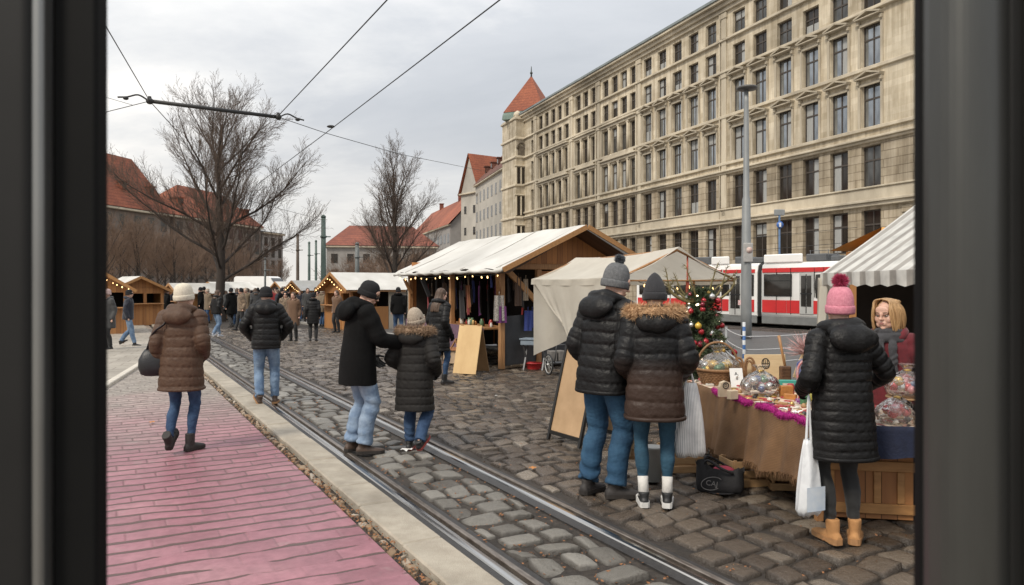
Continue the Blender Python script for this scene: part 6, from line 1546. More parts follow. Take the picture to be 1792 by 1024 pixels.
def big_stall():
    P0 = Vector((1.49, 15.5, 0)); rz = math.atan2(.884, -.468)
    t = thing('market_stall', 'large wooden market stall with a wide white canvas roof and dark plank gable', 'market stall', P0, rz)
    Lx, yl, yr, zr, zl, zrr = 6.2, 1.95, -1.22, 2.98, 2.08, 2.43
    def roof(yo, z_, sag, xa=-.12, xb=Lx+.2):
        b = MB()
        def f(u, v):
            x = xa+(xb-xa)*u; y = yo*v; z = zr+(z_-zr)*v
            z += -.03*math.sin(v*math.pi)*sag-.015*abs(math.sin(u*math.pi*4))*sag*v+.01*math.sin(u*31+v*5)*sag
            if v > .99: z -= .02*(1+math.sin(u*40))*sag
            return (x, y, z)
        b.sheet(f, 44, 14); return b
    b = roof(yl, zl, 1); part('canvas_roof', b, canvas_w, t)
    b = MB()                                  # rolled hem drooping at the eave
    b.tube([(-.1+6.4*k/30, yl+.01, zl-.05-.025*abs(math.sin(k*.9))) for k in range(31)], [.035+.012*math.sin(k*2.1) for k in range(31)], 8); part('canvas_hem', b, canvas_w, t)
    b = roof(yr, zrr, .4); part('canvas_roof', b, canvas_w, t)
    for yo, z_ in ((yl, zl), (yr, zrr)):
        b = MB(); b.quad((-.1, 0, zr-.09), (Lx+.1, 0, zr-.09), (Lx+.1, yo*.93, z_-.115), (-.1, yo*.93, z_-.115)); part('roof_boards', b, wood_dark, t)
        for x in (-.14,):
            b = MB(); b.bar((x, .0 if yo > 0 else -.03, zr-.045), (x, yo, z_-.05), .035, .10, up=(0, 0, 1)); part('barge_board', b, wood_edge, t)
    for k, (yo, z_) in enumerate(((yl, zl),)*4):
        x = .2+1.75*k; b = MB(); b.tube([(x+.02*math.sin(f*5+k), yo*f, zr+(z_-zr)*f+.004-.03*math.sin(f*math.pi)-.015*abs(math.sin((x+.12)/6.52*math.pi*4))*f) for f in [j/14 for j in range(15)]], .008, 5); part('canvas_seam', b, mat('seam_grey', (.46, .44, .40), None, 5, .8), t)
    gx = .62
    g = MB(); g.add([(gx, 1.62, 2.17), (gx, -1.1, 2.17), (gx, -1.1, 2.43), (gx, 0, 2.90), (gx, 1.62, 2.17)], [(0, 1, 2, 3)]); part('gable_wall', g, wood_gold, t)
    b = MB(); b.box((gx-.05, .25, 2.12), (.10, 2.75, .12), None, .01); part('tie_beam', b, wood_beam, t)
    for y, x in ((1.60, gx), (.74, gx-.02), (-1.08, gx), (1.60, 3.2), (1.60, Lx-.2), (-1.08, Lx-.2)):
        b = MB(); b.box((x, y, 1.05), (.11, .11, 2.1), None, .01); part('post', b, wood_beam, t)
    b = MB(); b.bar((gx-.10, 1.50, 2.02), (gx-.10, .80, 1.36), .07, .11); part('brace', b, wood_edge, t)
    b = MB(); b.bar((gx+.02, 1.66, 1.55), (gx-.3, 1.85, 1.93), .07, .09); part('brace', b, wood_beam, t)
    b = MB(); b.bar((4.6, 1.62, 1.45), (4.6, 1.82, 1.90), .06, .09); part('brace', b, tarp_dk, t)
    b = MB(); b.bar((Lx-.3, 1.62, 1.5), (Lx-.3, 1.82, 1.90), .05, .08); part('brace', b, wood_beam, t)
    # body: end wall, back wall, dark sheets painting the inner shade, tarp at the gable foot
    b = MB(); b.box((Lx-.16, .25, 1.2), (.05, 2.6, 2.3)); part('end_wall', b, wood_gold, t)
    b = MB(); b.box((Lx/2+.2, -1.14, 1.2), (Lx-.6, .05, 2.36)); part('back_wall', b, wood_gold, t)
    b = MB(); b.box((Lx/2+.2, -.95, 1.2), (Lx-.8, .02, 2.3)); b.box((Lx-.25, .3, 1.15), (.02, 2.3, 2.2)); part('lining', b, shade_in, t)  # sheets over the plank walls, interior shade put into their colour
    b = MB(); b.sheet(lambda u, v: (gx-.03-.015*math.sin(u*20)*v, 1.58-2.6*u, .06+1.02*v+.03*math.sin(u*9)), 30, 8); part('tarp_skirt', b, tarp_dk, t)
    b = MB(); b.sheet(lambda u, v: (gx+.0, .70-.62*u, 1.08+.95*v), 6, 6); part('plank_panel', b, wood_gold, t)
    # counter along the long open side, with a draped purple cloth
    b = MB(); b.box((3.6, 1.38, .80), (4.8, .7, .05), None, .01); part('counter', b, wood_beam, t)
    b = MB(); b.sheet(lambda u, v: (gx+.55+4.8*u, 1.75+.02*math.sin(u*70)*v, .835-.62*v), 60, 6); part('counter_cloth', b, mat('mauve_cloth', (.17, .10, .14), (.10, .055, .085), 30, .9, bump=.4, bscale=90), t)
    M_ = Matrix.Translation(P0) @ Matrix.Rotation(rz, 4, 'Z')
    def w(x, y, z): return M_ @ Vector((x, y, z))
    bulbs(None, [w(.0, 1.88, 1.98), w(1.6, 1.88, 1.97), w(3.2, 1.88, 1.96), w(4.8, 1.88, 1.96), w(6.2, 1.88, 1.97)], .02, 15, 'warm fairy lights hung along the front eave of the big white-roofed stall')
    # goods: hanging textiles and belts
    g = random.Random(12); cols = [fabric('hang_black', (.015, .014, .016)), fabric('hang_brown', (.09, .05, .03)), fabric('hang_red', (.22, .025, .03)), fabric('hang_blue', (.03, .05, .22)), fabric('hang_beige', (.35, .27, .19)), fabric('hang_violet', (.16, .03, .16)), fabric('hang_grey', (.10, .10, .105)), fabric('hang_rust', (.24, .09, .035))]
    for k in range(46):
        x, y = g.uniform(.7, 5.8), g.choice([1.5, 1.45, 1.2, .8, .3]); ln = g.uniform(.25, .75); wd = g.uniform(.05, .17); top = g.uniform(1.6, 1.98); c = g.choice(cols) if g.random() < .62 else cols[0]
        b = MB(); a0 = g.uniform(0, 3); b.sheet(lambda u, v: ((u-.5)*wd*(1+.25*v), .02*math.sin(u*7+a0+v*3), -ln*v+.02*math.sin(u*9)*v), 8, 8)
        b.tube([(0, 0, .12), (0, 0, -.005)], .006, 5)
        o = solo('hanging_cloth', b, c, 'dark scarf or garment hanging among others inside the big wooden stall', 'garment', w(x, y, top), rz+g.uniform(-.4, .4), 'garments hung in the big stall')
    for k, (y, z, c, wd, ln) in enumerate([(1.72, 1.52, 4, .22, .52), (1.66, 1.30, 5, .20, .34), (1.05, 1.20, 3, .16, .42), (.95, 1.2, 3, .13, .36), (1.28, 1.9, 1, .14, .6), (1.1, 1.86, 4, .1, .45)]):
        b = MB(); b.sheet(lambda u, v: ((u-.5)*wd*(1+.2*v), .015*math.sin(u*12), -ln*v), 10, 8); b.tube([(0, 0, .08), (0, 0, -.005)], .006, 5)
        lab = ['patterned pale dress hanging at the front corner of the big stall', 'violet cloth hanging beside the patterned dress', 'bright blue bag hanging over the dark tarp of the big stall', 'narrower blue bag hanging right of the bright blue one', 'brown strap bundle hanging under the gable beam', 'beige cap bundle hanging under the gable beam'][k]
        m = cols[c] if k else mat('pattern_dress', (.5, .47, .42), (.12, .10, .09), 55, .9, detail=2)
        solo('hanging_cloth', b, m, lab, 'garment', w(gx-.13, y, z), rz+R(90))
    # small goods on the counter
    gm = [mat('jar_amber', (.45, .19, .05), (.30, .1, .02), 5, .2), mat('jar_red', (.40, .04, .03), None, 5, .25), mat('jar_white', (.65, .62, .55), None, 5, .3), mat('jar_green', (.08, .15, .07), None, 5, .3), mat('jar_brass', (.45, .30, .12), None, 5, .3, metal=.7)]
    for k in range(30):
        x, y = 1.3+k*.14+g.uniform(-.04, .04), 1.45+g.uniform(-.1, .24); s_ = g.uniform(.7, 1.25); i = g.randrange(5)
        b = MB(); b.lathe([(.035*s_, 0), (.042*s_, .02), (.042*s_, .09*s_), (.026*s_, .11*s_), (.028*s_, .135*s_)], 10)
        solo('trinket_jar', b, gm[i], ['small amber jar on the counter of the big stall', 'small red jar on the counter of the big stall', 'small white jar on the counter of the big stall', 'small green jar on the counter of the big stall', 'small brass jar on the counter of the big stall'][i], 'jar', w(x, y, .826), g.uniform(0, 6), 'little jars along the big stall counter')
    return w
bw = big_stall()

# things standing at the foot of the big stall
def ply():
    t = thing('plywood_board', 'pale plywood A-frame board standing open on the cobbles before the big stall', 'board', px_ground(824, 652), R(-24))
    m = mat('plywood', (.62, .43, .21), (.52, .34, .155), 4, .65, bump=.15, bscale=40, stretch=(1, 1, .4)); m2 = mat('plywood_back', (.30, .18, .085), (.22, .13, .06), 4, .7)
    b = MB(); b.bar((0, -.28, 0), (0, .0, .93), .50, .018, up=(0, 1, 0)); part('front_board', b, m, t)
    b = MB(); b.bar((0, .34, 0), (0, .021, .93), .48, .018, up=(0, 1, 0)); part('back_board', b, m2, t)
    b = MB()
    for x in (-.18, .18): b.box((x, .012, .93), (.06, .05, .03))
    part('hinge', b, wood_beam, t)
ply()
def red_tub():
    t = thing('red_tub', 'round red plastic tub on the ground at the foot of the grey tarp', 'tub', px_ground(934, 646), 0)
    m = mat('tub_red', (.48, .03, .03), (.36, .02, .02), 6, .4)
    b = MB(); b.lathe([(.135, 0), (.165, .11), (.178, .115), (.178, .13), (.163, .13), (.155, .10), (.128, .02), (.001, .02)], 24, caps=False); part('tub', b, m, t)
    b = MB(); b.lathe([(.001, .03), (.14, .03)], 20, caps=False); part('contents', b, mat('tub_fill', (.5, .42, .36), (.3, .2, .15), 30, .8), t)
red_tub()
def cart():
    t = thing('hand_cart', 'small hand cart with a spoked wheel parked beside the white canvas tent', 'cart', px_ground(975, 656), R(20))
    mt = mat('cart_metal', (.12, .125, .13), (.08, .08, .085), 9, .5, metal=.3); rb = mat('cart_tyre', (.03, .03, .03), None, 9, .7)
    for x in (-.18, .18):
        b = MB(); b.tube([(x, .19*math.cos(a), .20+.19*math.sin(a)) for a in [2*math.pi*i/28 for i in range(28)]], .017, 8, closed=True); wo = part('wheel', b, rb, t)
        b = MB(); b.tube([(x, .165*math.cos(a), .20+.165*math.sin(a)) for a in [2*math.pi*i/28 for i in range(28)]], .009, 6, closed=True)
        for i in range(9): a = 2*math.pi*i/9; b.tube([(x, 0, .2), (x, .165*math.cos(a), .2+.165*math.sin(a))], .0035, 4)
        b.tube([(x-.03, 0, .2), (x+.03, 0, .2)], .022, 8); part('rim', b, mat('rim_white', (.6, .6, .58), None, 4, .4, metal=.3), wo)
    b = MB(); b.tube([(-.2, 0, .2), (.2, 0, .2)], .011, 6); b.box((0, .05, .245), (.32, .5, .03), None, .01); b.tube([(-.14, -.2, .25), (-.14, -.3, .6), (.14, -.3, .6), (.14, -.2, .25)], .012, 6); part('frame', b, mt, t)
    for x in (-.08, .09):
        b = MB(); b.box((x, .06, .36), (.14, .2, .2), None, .012); part('load_box', b, mat('load_grey', (.18, .17, .16), (.12, .11, .1), 8, .7), t)
cart()
def toolbox():
    t = thing('folding_table', 'small blue-grey folding table with a crate on it by the tarp', 'table', (.47, 15.2, 0), R(-20))
    m = mat('blue_grey_plastic', (.24, .29, .34), (.17, .21, .25), 5, .5)
    b = MB(); b.box((0, 0, .56), (.52, .36, .12), None, .02); part('table_top', b, m, t)
    b = MB(); b.box((0, 0, .63), (.56, .40, .025), None, .008); part('lid', b, m, t)
    for x in (-.2, .2):
        b = MB(); b.bar((x, -.14, 0), (x, .14, .5), .03, .03); b.bar((x+.0, .14, 0), (x, -.14, .5), .028, .028); part('leg', b, MATS['cart_metal'], t)
toolbox()
def rack():
    t = thing('wooden_rack', 'narrow wooden slatted rack with a red round tag leaning by the tarp', 'rack', (.42, 15.75, 0), R(-25))
    m = mat('rack_wood', (.22, .09, .05), (.14, .055, .03), 8, .6)
    for x in (-.13, .13):
        b = MB(); b.box((x, 0, .6), (.03, .03, 1.2), None, .005); part('upright', b, m, t)
    for k in range(7):
        b = MB(); b.box((0, -.001, .2+k*.15), (.25, .022, .025)); part('rung', b, m, t)
    b = MB(); b.lathe([(.075, -.01), (.075, .01)], 20, M=Matrix.Translation((-.26, -.06, .80)) @ Matrix.Rotation(R(90), 4, 'X')); b.bar((-.26, -.045, .4), (-.2, -.03, 1.25), .035, .02); part('round_tag', b, mat('tag_red', (.55, .05, .04), (.45, .03, .03), 5, .5), t)
    b = MB(); b.lathe([(.035, -.012), (.035, .012)], 16, M=Matrix.Translation((-.26, -.061, .80)) @ Matrix.Rotation(R(90), 4, 'X')); part('tag_centre', b, mat('tag_white', (.7, .68, .62), None, 5, .5), t)
rack()
def trestle():
    t = thing('low_display', 'low pale display crate with a cloth in front of the purple counter', 'display', px_ground(800, 636), R(-28))
    m = mat('pale_box', (.46, .34, .23), (.36, .26, .17), 5, .7)
    b = MB(); b.box((0, 0, .17), (.5, .36, .34), None, .012); part('box', b, m, t)
    b = MB(); b.bar((-.24, -.2, 0), (.1, -.19, .56), .05, .02); b.bar((.3, -.2, 0), (.08, -.19, .54), .05, .02); part('trestle_leg', b, wood_beam, t)
    b = MB(); b.sheet(lambda u, v: (-.26+.52*u, -.2-.03*v+.012*math.sin(u*30), .36+.012*math.sin(v*20)-.14*max(0, v-.5)), 16, 10); part('cloth', b, mat('orange_cloth', (.33, .15, .07), (.2, .08, .035), 20, .9), t)
trestle()

# ------------------------------------------------------------------ white canvas tent
def white_tent():
    P0 = Vector((2.0, 9.0, 0)); rz = math.atan2(.965, -.262)
    t = thing('canvas_tent', 'cream canvas ridge tent with a long hanging side cloth behind the couple', 'tent', P0, rz)
    Lx, hw, zr, ze = 3.5, .77, 2.19, 1.83
    def rf(sg):
        def f(u, v):
            x = Lx*u-.06+.12*u; y = sg*hw*v; z = zr+(ze-zr)*v-.05*math.sin(v*math.pi)-.045*math.sin(u*math.pi)*(1-.6*v)
            z -= .02*math.sin(u*math.pi)*v; return (x, y, z)
        return f
    for sg in (1, -1):
        b = MB(); b.sheet(rf(sg), 26, 12); part('roof_canvas', b, canvas_c, t)
        b = MB(); b.sheet(lambda u, v: (Lx*u-.06+.12*u, sg*(hw+.004+.01*math.sin(u*26)*v), ze-.02*math.sin(u*math.pi)-.09*v), 40, 3); part('valance', b, canvas_c, t)
    def side(u, v):                            # cloth hanging down, gathered toward the near end
        x = Lx*(1-u); bot = .04+.78*max(0, (.62-u))/.62*1.05 if u < .62 else .04
        xs = x-(.0 if u > .6 else (1-u/.6)*2.1*v)
        z = ze-.02-(ze-bot)*v
        y = hw+.03*math.sin(u*21+v*3)*v+.02*math.sin(u*47+v*6)*v-.06*v*math.sin(v*2.2)
        return (xs, y, z)
    b = MB(); b.sheet(side, 60, 22); part('side_cloth', b, canvas_c, t)
    b = MB(); b.sheet(lambda u, v: (Lx-.05+.02*math.sin(u*20)*v, hw-2*hw*u, (zr-.05 if abs(u-.5) < .01 else ze+(zr-ze-.05)*(1-abs(2*u-1)))-(1.25)*v), 20, 8); part('back_cloth', b, canvas_c, t)
    for x in (.0, Lx-.02):
        for y in (-hw+.02, hw-.03):
            if x > 1 and y > 0: continue
            b = MB(); x_ = .95 if (x == 0 and y < 0) else x; b.tube([(x_, y, 0), (x_, y, ze-.03)], .017, 8); part('pole', b, wood_beam, t)
        b = MB(); b.tube([(x, -hw, ze-.03), (x, 0, zr-.04), (x, hw, ze-.03)], .015, 8); b.tube([(x, -hw, ze-.05), (x, hw, ze-.05)], .012, 6); part('gable_frame', b, wood_beam, t)
    b = MB(); b.tube([(0, 0, zr-.04), (Lx, 0, zr-.06)], .016, 8); part('ridge_pole', b, wood_beam, t)
    b = MB(); b.tube([(.02, -.15, zr-.08), (.02, -.15, 1.55)], .012, 6); b.box((.02, -.15, 1.62), (.03, .03, .3)); part('hanging_rod', b, mat('rod_red', (.45, .08, .05), None, 5, .5), t)
    M_ = Matrix.Translation(P0) @ Matrix.Rotation(rz, 4, 'Z')
    # shelves with wares inside the tent
    s_ = thing('display_shelf', 'dark shelf of wares under the cream canvas tent', 'shelf', M_ @ Vector((1.9, -.55, 0)), rz)
    b = MB()
    for z in (.5, .9): b.box((0, 0, z), (2.4, .3, .03))
    for x in (-1.18, 1.18): b.box((x, 0, .48), (.04, .32, .96)); part('shelf_frame', b, mat('shelf_dark', (.05, .035, .025), None, 6, .7), s_)
    bulbs(None, [M_ @ Vector((.0, -.7, 1.78)), M_ @ Vector((.9, -.7, 1.74)), M_ @ Vector((2.6, -.7, 1.78))], .016, 7, 'short string of warm lights inside the cream canvas tent')
white_tent()

def a_board():
    t = thing('sign_board', 'black-framed A-board with a blank tan panel standing left of the couple', 'sign board', px_ground(1024, 772), R(-58))
    fm = mat('board_frame_black', (.014, .013, .012), None, 9, .5); tan = mat('board_tan', (.47, .31, .175), (.38, .245, .13), 5, .7, dirt=.2)
    for s_, nm in ((-1, 'front_panel'), (1, 'rear_panel')):
        A = lambda x, z: (x, s_*(.30-.27*z/1.06), z)
        b = MB(); b.add([A(-.27, .10), A(.27, .10), A(.27, 1.02), A(-.27, 1.02)], [(0, 1, 2, 3)]); p_ = part(nm, b, tan, t)
        b = MB()
        for x in (-.285, .285): b.bar(A(x, 0), A(x, 1.06), .035, .03)
        for z in (.085, 1.03): b.bar(A(-.27, z), A(.27, z), .03, .04)
        part('frame', b, fm, p_)
a_board()

# ------------------------------------------------------------------ striped tent over the seller
def striped_tent():
    t = thing('striped_tent', 'white and grey striped market tent with scalloped valance over the blonde seller', 'tent', (3.6, 8.5, 0))
    st = stripe_mat('tent_stripes', (.70, .685, .64), (.40, .375, .34), 'Y', .30, .58, .75, 0, .03)
    translucent(st, .22)
    Ly, xr, ze, zr = 4.8, 2.0, 1.86, 3.45
    for sg, x0 in ((1, 0), (-1, 4.0)):
        b = MB(); b.sheet(lambda u, v: (x0+sg*(xr*v-.04*(1-v)), .05-(Ly+.1)*u, ze+(zr-ze)*v-.05*math.sin(v*3.14)*(1+.3*math.sin(u*16))), 40, 16); part('roof', b, st, t)
        def vf(u, v):
            y = .06-(Ly+.12)*u; sc_ = .022*abs(math.sin(u*math.pi*16))
            return (x0-sg*(.045+.012*math.sin(y*21)*v), y, ze+.005-(.155-sc_)*v)
        b = MB(); b.sheet(vf, 160, 4); part('valance', b, st, t)
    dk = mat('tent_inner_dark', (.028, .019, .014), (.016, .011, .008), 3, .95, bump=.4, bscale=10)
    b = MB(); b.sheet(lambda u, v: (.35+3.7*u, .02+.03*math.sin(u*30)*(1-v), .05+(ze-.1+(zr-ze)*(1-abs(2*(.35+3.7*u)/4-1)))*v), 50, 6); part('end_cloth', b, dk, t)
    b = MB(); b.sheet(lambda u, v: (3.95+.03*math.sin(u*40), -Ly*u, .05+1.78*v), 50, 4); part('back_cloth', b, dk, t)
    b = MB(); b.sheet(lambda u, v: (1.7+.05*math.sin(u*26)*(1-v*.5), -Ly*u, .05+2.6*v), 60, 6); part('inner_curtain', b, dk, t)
    for x, y in ((.0, 0), (4, 0), (0, -Ly), (4, -Ly)):
        b = MB(); b.tube([(x, y, 0), (x, y, ze)], .022, 8); part('pole', b, lamp_m, t)
    b = MB(); b.sheet(lambda u, v: (-.10+.38*u*(.75+.25*abs(2*v-1))+.0, .0+.045*math.sin(u*19+v*2), ze-.05-1.7*v), 30, 20); part('corner_curtain', b, canvas_c, t)
    b = MB(); b.lathe([(.05, -.02), (.075, .0), (.05, .02)], 12, (.07, .0, 1.32), caps=False); part('curtain_tie', b, canvas_c, t)
striped_tent()
def orange_roof():
    t = thing('wooden_hut', 'hut with a small orange cloth roof peeking out behind the striped tent', 'market stall', (7.75, 14.6, 0), R(12))
    m = mat('orange_canvas', (.62, .32, .08), (.5, .24, .05), 4, .7)
    b = MB(); b.add([(-1.2, -.7, 2.42), (1.2, -.7, 2.42), (1.0, 0, 2.86), (-.55, 0, 2.86), (1.2, .7, 2.42), (-1.2, .7, 2.42)], [(0, 1, 2, 3), (3, 2, 4, 5)]); part('roof', b, m, t)
    b = MB(); b.box((.1, 0, 1.2), (2.0, 1.2, 2.4)); part('wall', b, wood_hut, t)
    b = MB(); b.bar((-1.22, -.71, 2.40), (1.22, -.71, 2.40), .03, .07); part('eave_board', b, wood_beam, t)
orange_roof()

# ------------------------------------------------------------------ wooden huts and stalls farther off
def hut(label, px, Y, rz, w, l, ze, zr, wallm=None, roofm=None, lights=True, canvas_side=False, cat='market stall', open_front=True, name='wooden_hut', overh=.28):
    t = thing(name, label, cat, ((px-CX)/F*Y, Y, 0), R(rz)); wm = wallm or wood_hut; rm = roofm or canvas_w
    o = overh; dz = (zr-ze)/(w/2)*o
    for sg in (-1, 1):
        b = MB(); b.sheet(lambda u, v: (sg*(w/2+o)*v, -.35+(l+.6)*u, zr+.03+(ze-dz-zr)*v-.03*math.sin(v*3.14)), 10, 5); part('roof', b, rm, t)
        b = MB(); b.quad((0, -.33, zr-.02), (0, l+.2, zr-.02), (sg*(w/2+o)*.985, l+.2, ze-dz-.045), (sg*(w/2+o)*.985, -.33, ze-dz-.045)); part('roof_boards', b, wood_beam, t)
        b = MB(); b.bar((0, -.36, zr-.02), (sg*(w/2+o), -.36, ze-dz-.03), .03, .11); part('barge_board', b, wood_edge, t)
    b = MB(); h2 = .92
    if open_front:
        for x in (-w/2+.06, 0.12*w, w/2-.06): q = MB(); q.box((x, 0, ze/2-.002), (.12, .1, ze)); part('post', q, wm, t)
        q = MB(); q.box((0, 0, h2/2), (w-.25, .06, h2)); part('front_panel', q, wm, t); b.box((0, .005, ze-.12), (w-.02, .08, .24))
    else: b.box((0, 0, ze/2), (w, .08, ze))
    b.add([(-w/2, .0, ze), (w/2, .0, ze), (0, .0, zr-.04)], [(0, 1, 2)])
    part('gable', b, wm, t); b = MB(); b.add([(-w/2, l, ze), (w/2, l, ze), (0, l, zr-.04)], [(0, 1, 2)]); part('rear_gable', b, wm, t)
    b = MB(); b.box((-w/2+.03, l/2+.04, ze/2), (.06, l-.02, ze)); b.box((0, l-.02, ze/2), (w-.14, .06, ze)); part('wall', b, wm, t)
    b = MB()
    if canvas_side:
        b.box((w/2-.03, l*.66, ze/2), (.06, l*.62, ze)); part('side_canvas', b, canvas_c, t); b = MB(); b.box((w/2-.03, l*.18, .45), (.06, l*.33, .9)); part('side_wall', b, wm, t)
    else: b.box((w/2-.03, l/2+.04, ze/2), (.06, l-.02, ze)); part('side_wall', b, wm, t)
    b = MB(); b.box((0, -.12, h2+.02), (w-.1, .36, .045), None, .01); part('counter', b, wood_beam, t)
    b = MB(); b.box((0, l*.5, ze*.5), (w-.2, .03, ze-.1)); part('interior_shade', b, shade_in, t)  # dark sheet painting the shade inside the hut
    if lights:
        M_ = Matrix.Translation(t.location) @ Matrix.Rotation(R(rz), 4, 'Z')
        bulbs(None, [M_ @ Vector((-w/2-.1, -.42, ze-.12)), M_ @ Vector((0, -.42, zr-.16)), M_ @ Vector((w/2+.1, -.42, ze-.12))], .028, 12, 'warm fairy lights along the gable of the '+lights)
    return t
hut('big honey-coloured wooden hut with white roof and window openings at the left edge', 243, 32, 42, 2.0, 2.3, 1.62, 2.10, lights=False)
hut('wooden hut at the far left edge with glowing lights under its gable', 172, 26, 30, 1.8, 2.2, 1.72, 2.28, lights='hut at the far left edge')
hut('small wooden stall with a broad white roof right of the big left hut', 308, 37, -48, 1.9, 2.4, 1.42, 1.82, lights=False)
hut('long stall with white roof, lit gable and pale canvas side behind the bending man', 592, 29.5, -52, 2.4, 4.6, 1.66, 2.22, canvas_side=True, lights='long stall behind the bending man')
hut('small wooden stall with lit gable just left of the long canvas-sided stall', 521, 41, -50, 1.9, 2.6, 1.55, 1.98, lights='small stall left of the long one')
far_w = [(372, 50, -35, 2.4, 2.6, 1.5, 1.95, 'low white tent roof directly behind the tall tree trunk'), (398, 56, 10, 3.0, 2.6, 1.6, 1.95, 'white tent roof just right of the tall tree trunk'), (432, 60, 30, 2.8, 2.6, 1.5, 1.9, 'white tent roof in the far row above the crowd, third from the trunk'),
         (490, 52, -55, 2.4, 3.4, 1.55, 1.98, 'white tent with a long roof left of the small lit stall'), (348, 58, 20, 2.4, 2.4, 1.4, 1.75, 'white tent roof half hidden left of the tall trunk')]
for px, Y, rz, w, l, ze, zr, lb in far_w: hut(lb, px, Y, rz, w, l, ze, zr, wallm=canvas_c, lights=False, name='market_tent', cat='tent')
def van():
    t = thing('delivery_van', 'white delivery van parked beyond the far crowd', 'van', ((455-CX)/F*56, 56, 0), R(-8))
    wh = MATS['tram_white']; b = MB()
    prof = [(-1.6, .35), (-1.6, 2.3), (-1.45, 2.42), (1.0, 2.42), (1.25, 2.3), (1.85, 1.45), (2.5, 1.2), (2.65, .9), (2.65, .35)]
    b.loft([[(x, y*(1 if z < 1.5 else .94), z) for x, z in prof] for y in (-.95, -.9, .9, .95)], smooth=False); part('body', b, wh, t)
    for y in (-.962, .962):
        b = MB(); b.add([(.7, y*.97, 1.45), (1.75, y*.97, 1.45), (1.3, y*.94, 2.15), (.7, y*.94, 2.15)], [(0, 1, 2, 3)]); part('side_window', b, MATS['tram_glass'], t)
        for x in (-.9, 1.7):
            w_ = MB(); w_.lathe([(.30, -.1), (.35, -.06), (.35, .06), (.30, .1)], 18, M=Matrix.Translation((x, y*.93, .35)) @ Matrix.Rotation(R(90), 4, 'X')); part('wheel', w_, MATS['cart_tyre'], t)
    b = MB(); b.add([(1.28, -.85, 2.26), (1.28, .85, 2.26), (1.86, .88, 1.48), (1.86, -.88, 1.48)], [(0, 1, 2, 3)]); b.v = [(x+.02, y, z+.02) for x, y, z in b.v]; part('windscreen', b, MATS['tram_glass'], t)
van()
def kiosk():
    t = thing('kiosk', 'pale kiosk with shelf rows seen under the big stall eave', 'kiosk', ((752-CX)/F*27, 27, 0), R(-12))
    b = MB(); b.box((0, .5, 1.05), (1.7, 1.0, 2.1), None, .03); part('wall', b, canvas_c, t)
    for z in (.95, 1.25, 1.55):
        b = MB(); b.box((0, -.08, z), (1.4, .16, .04)); part('shelf', b, wood_beam, t)
    b = MB(); b.box((0, .4, 2.14), (2.0, 1.4, .08), None, .02); part('roof', b, canvas_w, t)
    b = MB(); b.box((0, -.012, 1.3), (1.5, .02, .85)); part('opening', b, mat('kiosk_glass', (.10, .15, .17), None, 6, .2), t)
kiosk()
# stacked crates at the front of the long stall
def crate_me(w, d, h, sl=3):
    b = MB()
    for s_ in (-1, 1):
        for k in range(sl):
            z = h*(k+.5)/sl; b.box((0, s_*d/2, z), (w, .014, h/sl*.72)); b.box((s_*w/2, 0, z), (.014, d-.016, h/sl*.72))
    for x in (-1, 1):
        for y in (-1, 1): b.box((x*(w/2-.018), y*(d/2-.018), h/2), (.022, .022, h-.002))
    b.box((0, 0, .012), (w-.03, d-.03, .012)); return b
cr_m = mat('crate_wood', (.40, .25, .12), (.27, .155, .07), 7, .7, bump=.3, bscale=50, stretch=(1, 1, 4))
me = crate_me(.55, .4, .3).mesh('crate', cr_m); c0 = gp(585, 570)
for k in range(3):
    for j in range(2):
        o = link('crate', me); o.location = (c0.x+j*.6-.2, c0.y+j*.12, k*.303); o.rotation_euler = (0, 0, -.2+.06*k)
        tag(o, ['lowest', 'middle', 'topmost'][k]+' wooden crate of the '+['left', 'right'][j]+' stack before the long canvas-sided stall', 'crate', 'stacked crates at the long stall')
b = MB(); b.lathe([(.7, 0), (.72, .3), (.66, .72), (.68, .75)], 28); 
o = solo('draped_table', b, mat('burlap_light', (.44, .33, .21), (.34, .24, .145), 12, .95, bump=.5, bscale=40, stretch=(1, 1, .15)), 'round table covered by a pleated burlap cloth behind the child', 'table', px_ground(660, 574))
# ------------------------------------------------------------------ the gift table
TH = .735
T1 = [(1.80, 7.70), (2.14, 5.25), (3.55, 4.98), (3.55, 5.75), (2.92, 5.85), (2.88, 7.92)]
burlap = mat('burlap_brown', (.25, .14, .068), (.155, .083, .04), 5, .95, bump=.9, bscale=150, dirt=.3)
def burlap_weave():
    nt = burlap.node_tree; L = nt.links.new; b = nt.nodes['Principled BSDF']
    tc = nt.nodes.new('ShaderNodeTexCoord'); w = nt.nodes.new('ShaderNodeTexWave'); w.bands_direction = 'Z'; w.inputs['Scale'].default_value = 26; w.inputs['Distortion'].default_value = 2.2; L(tc.outputs['Object'], w.inputs[0])
    r = _ramp(nt, [(0, (.72, .72, .72)), (1, (1.1, 1.1, 1.1))]); L(w.outputs[0], r.inputs[0])
    mx = nt.nodes.new('ShaderNodeMixRGB'); mx.blend_type = 'MULTIPLY'; mx.inputs[0].default_value = 1; L(b.inputs['Base Color'].links[0].from_socket, mx.inputs[1]); L(r.outputs[0], mx.inputs[2]); L(mx.outputs[0], b.inputs['Base Color'])
burlap_weave()
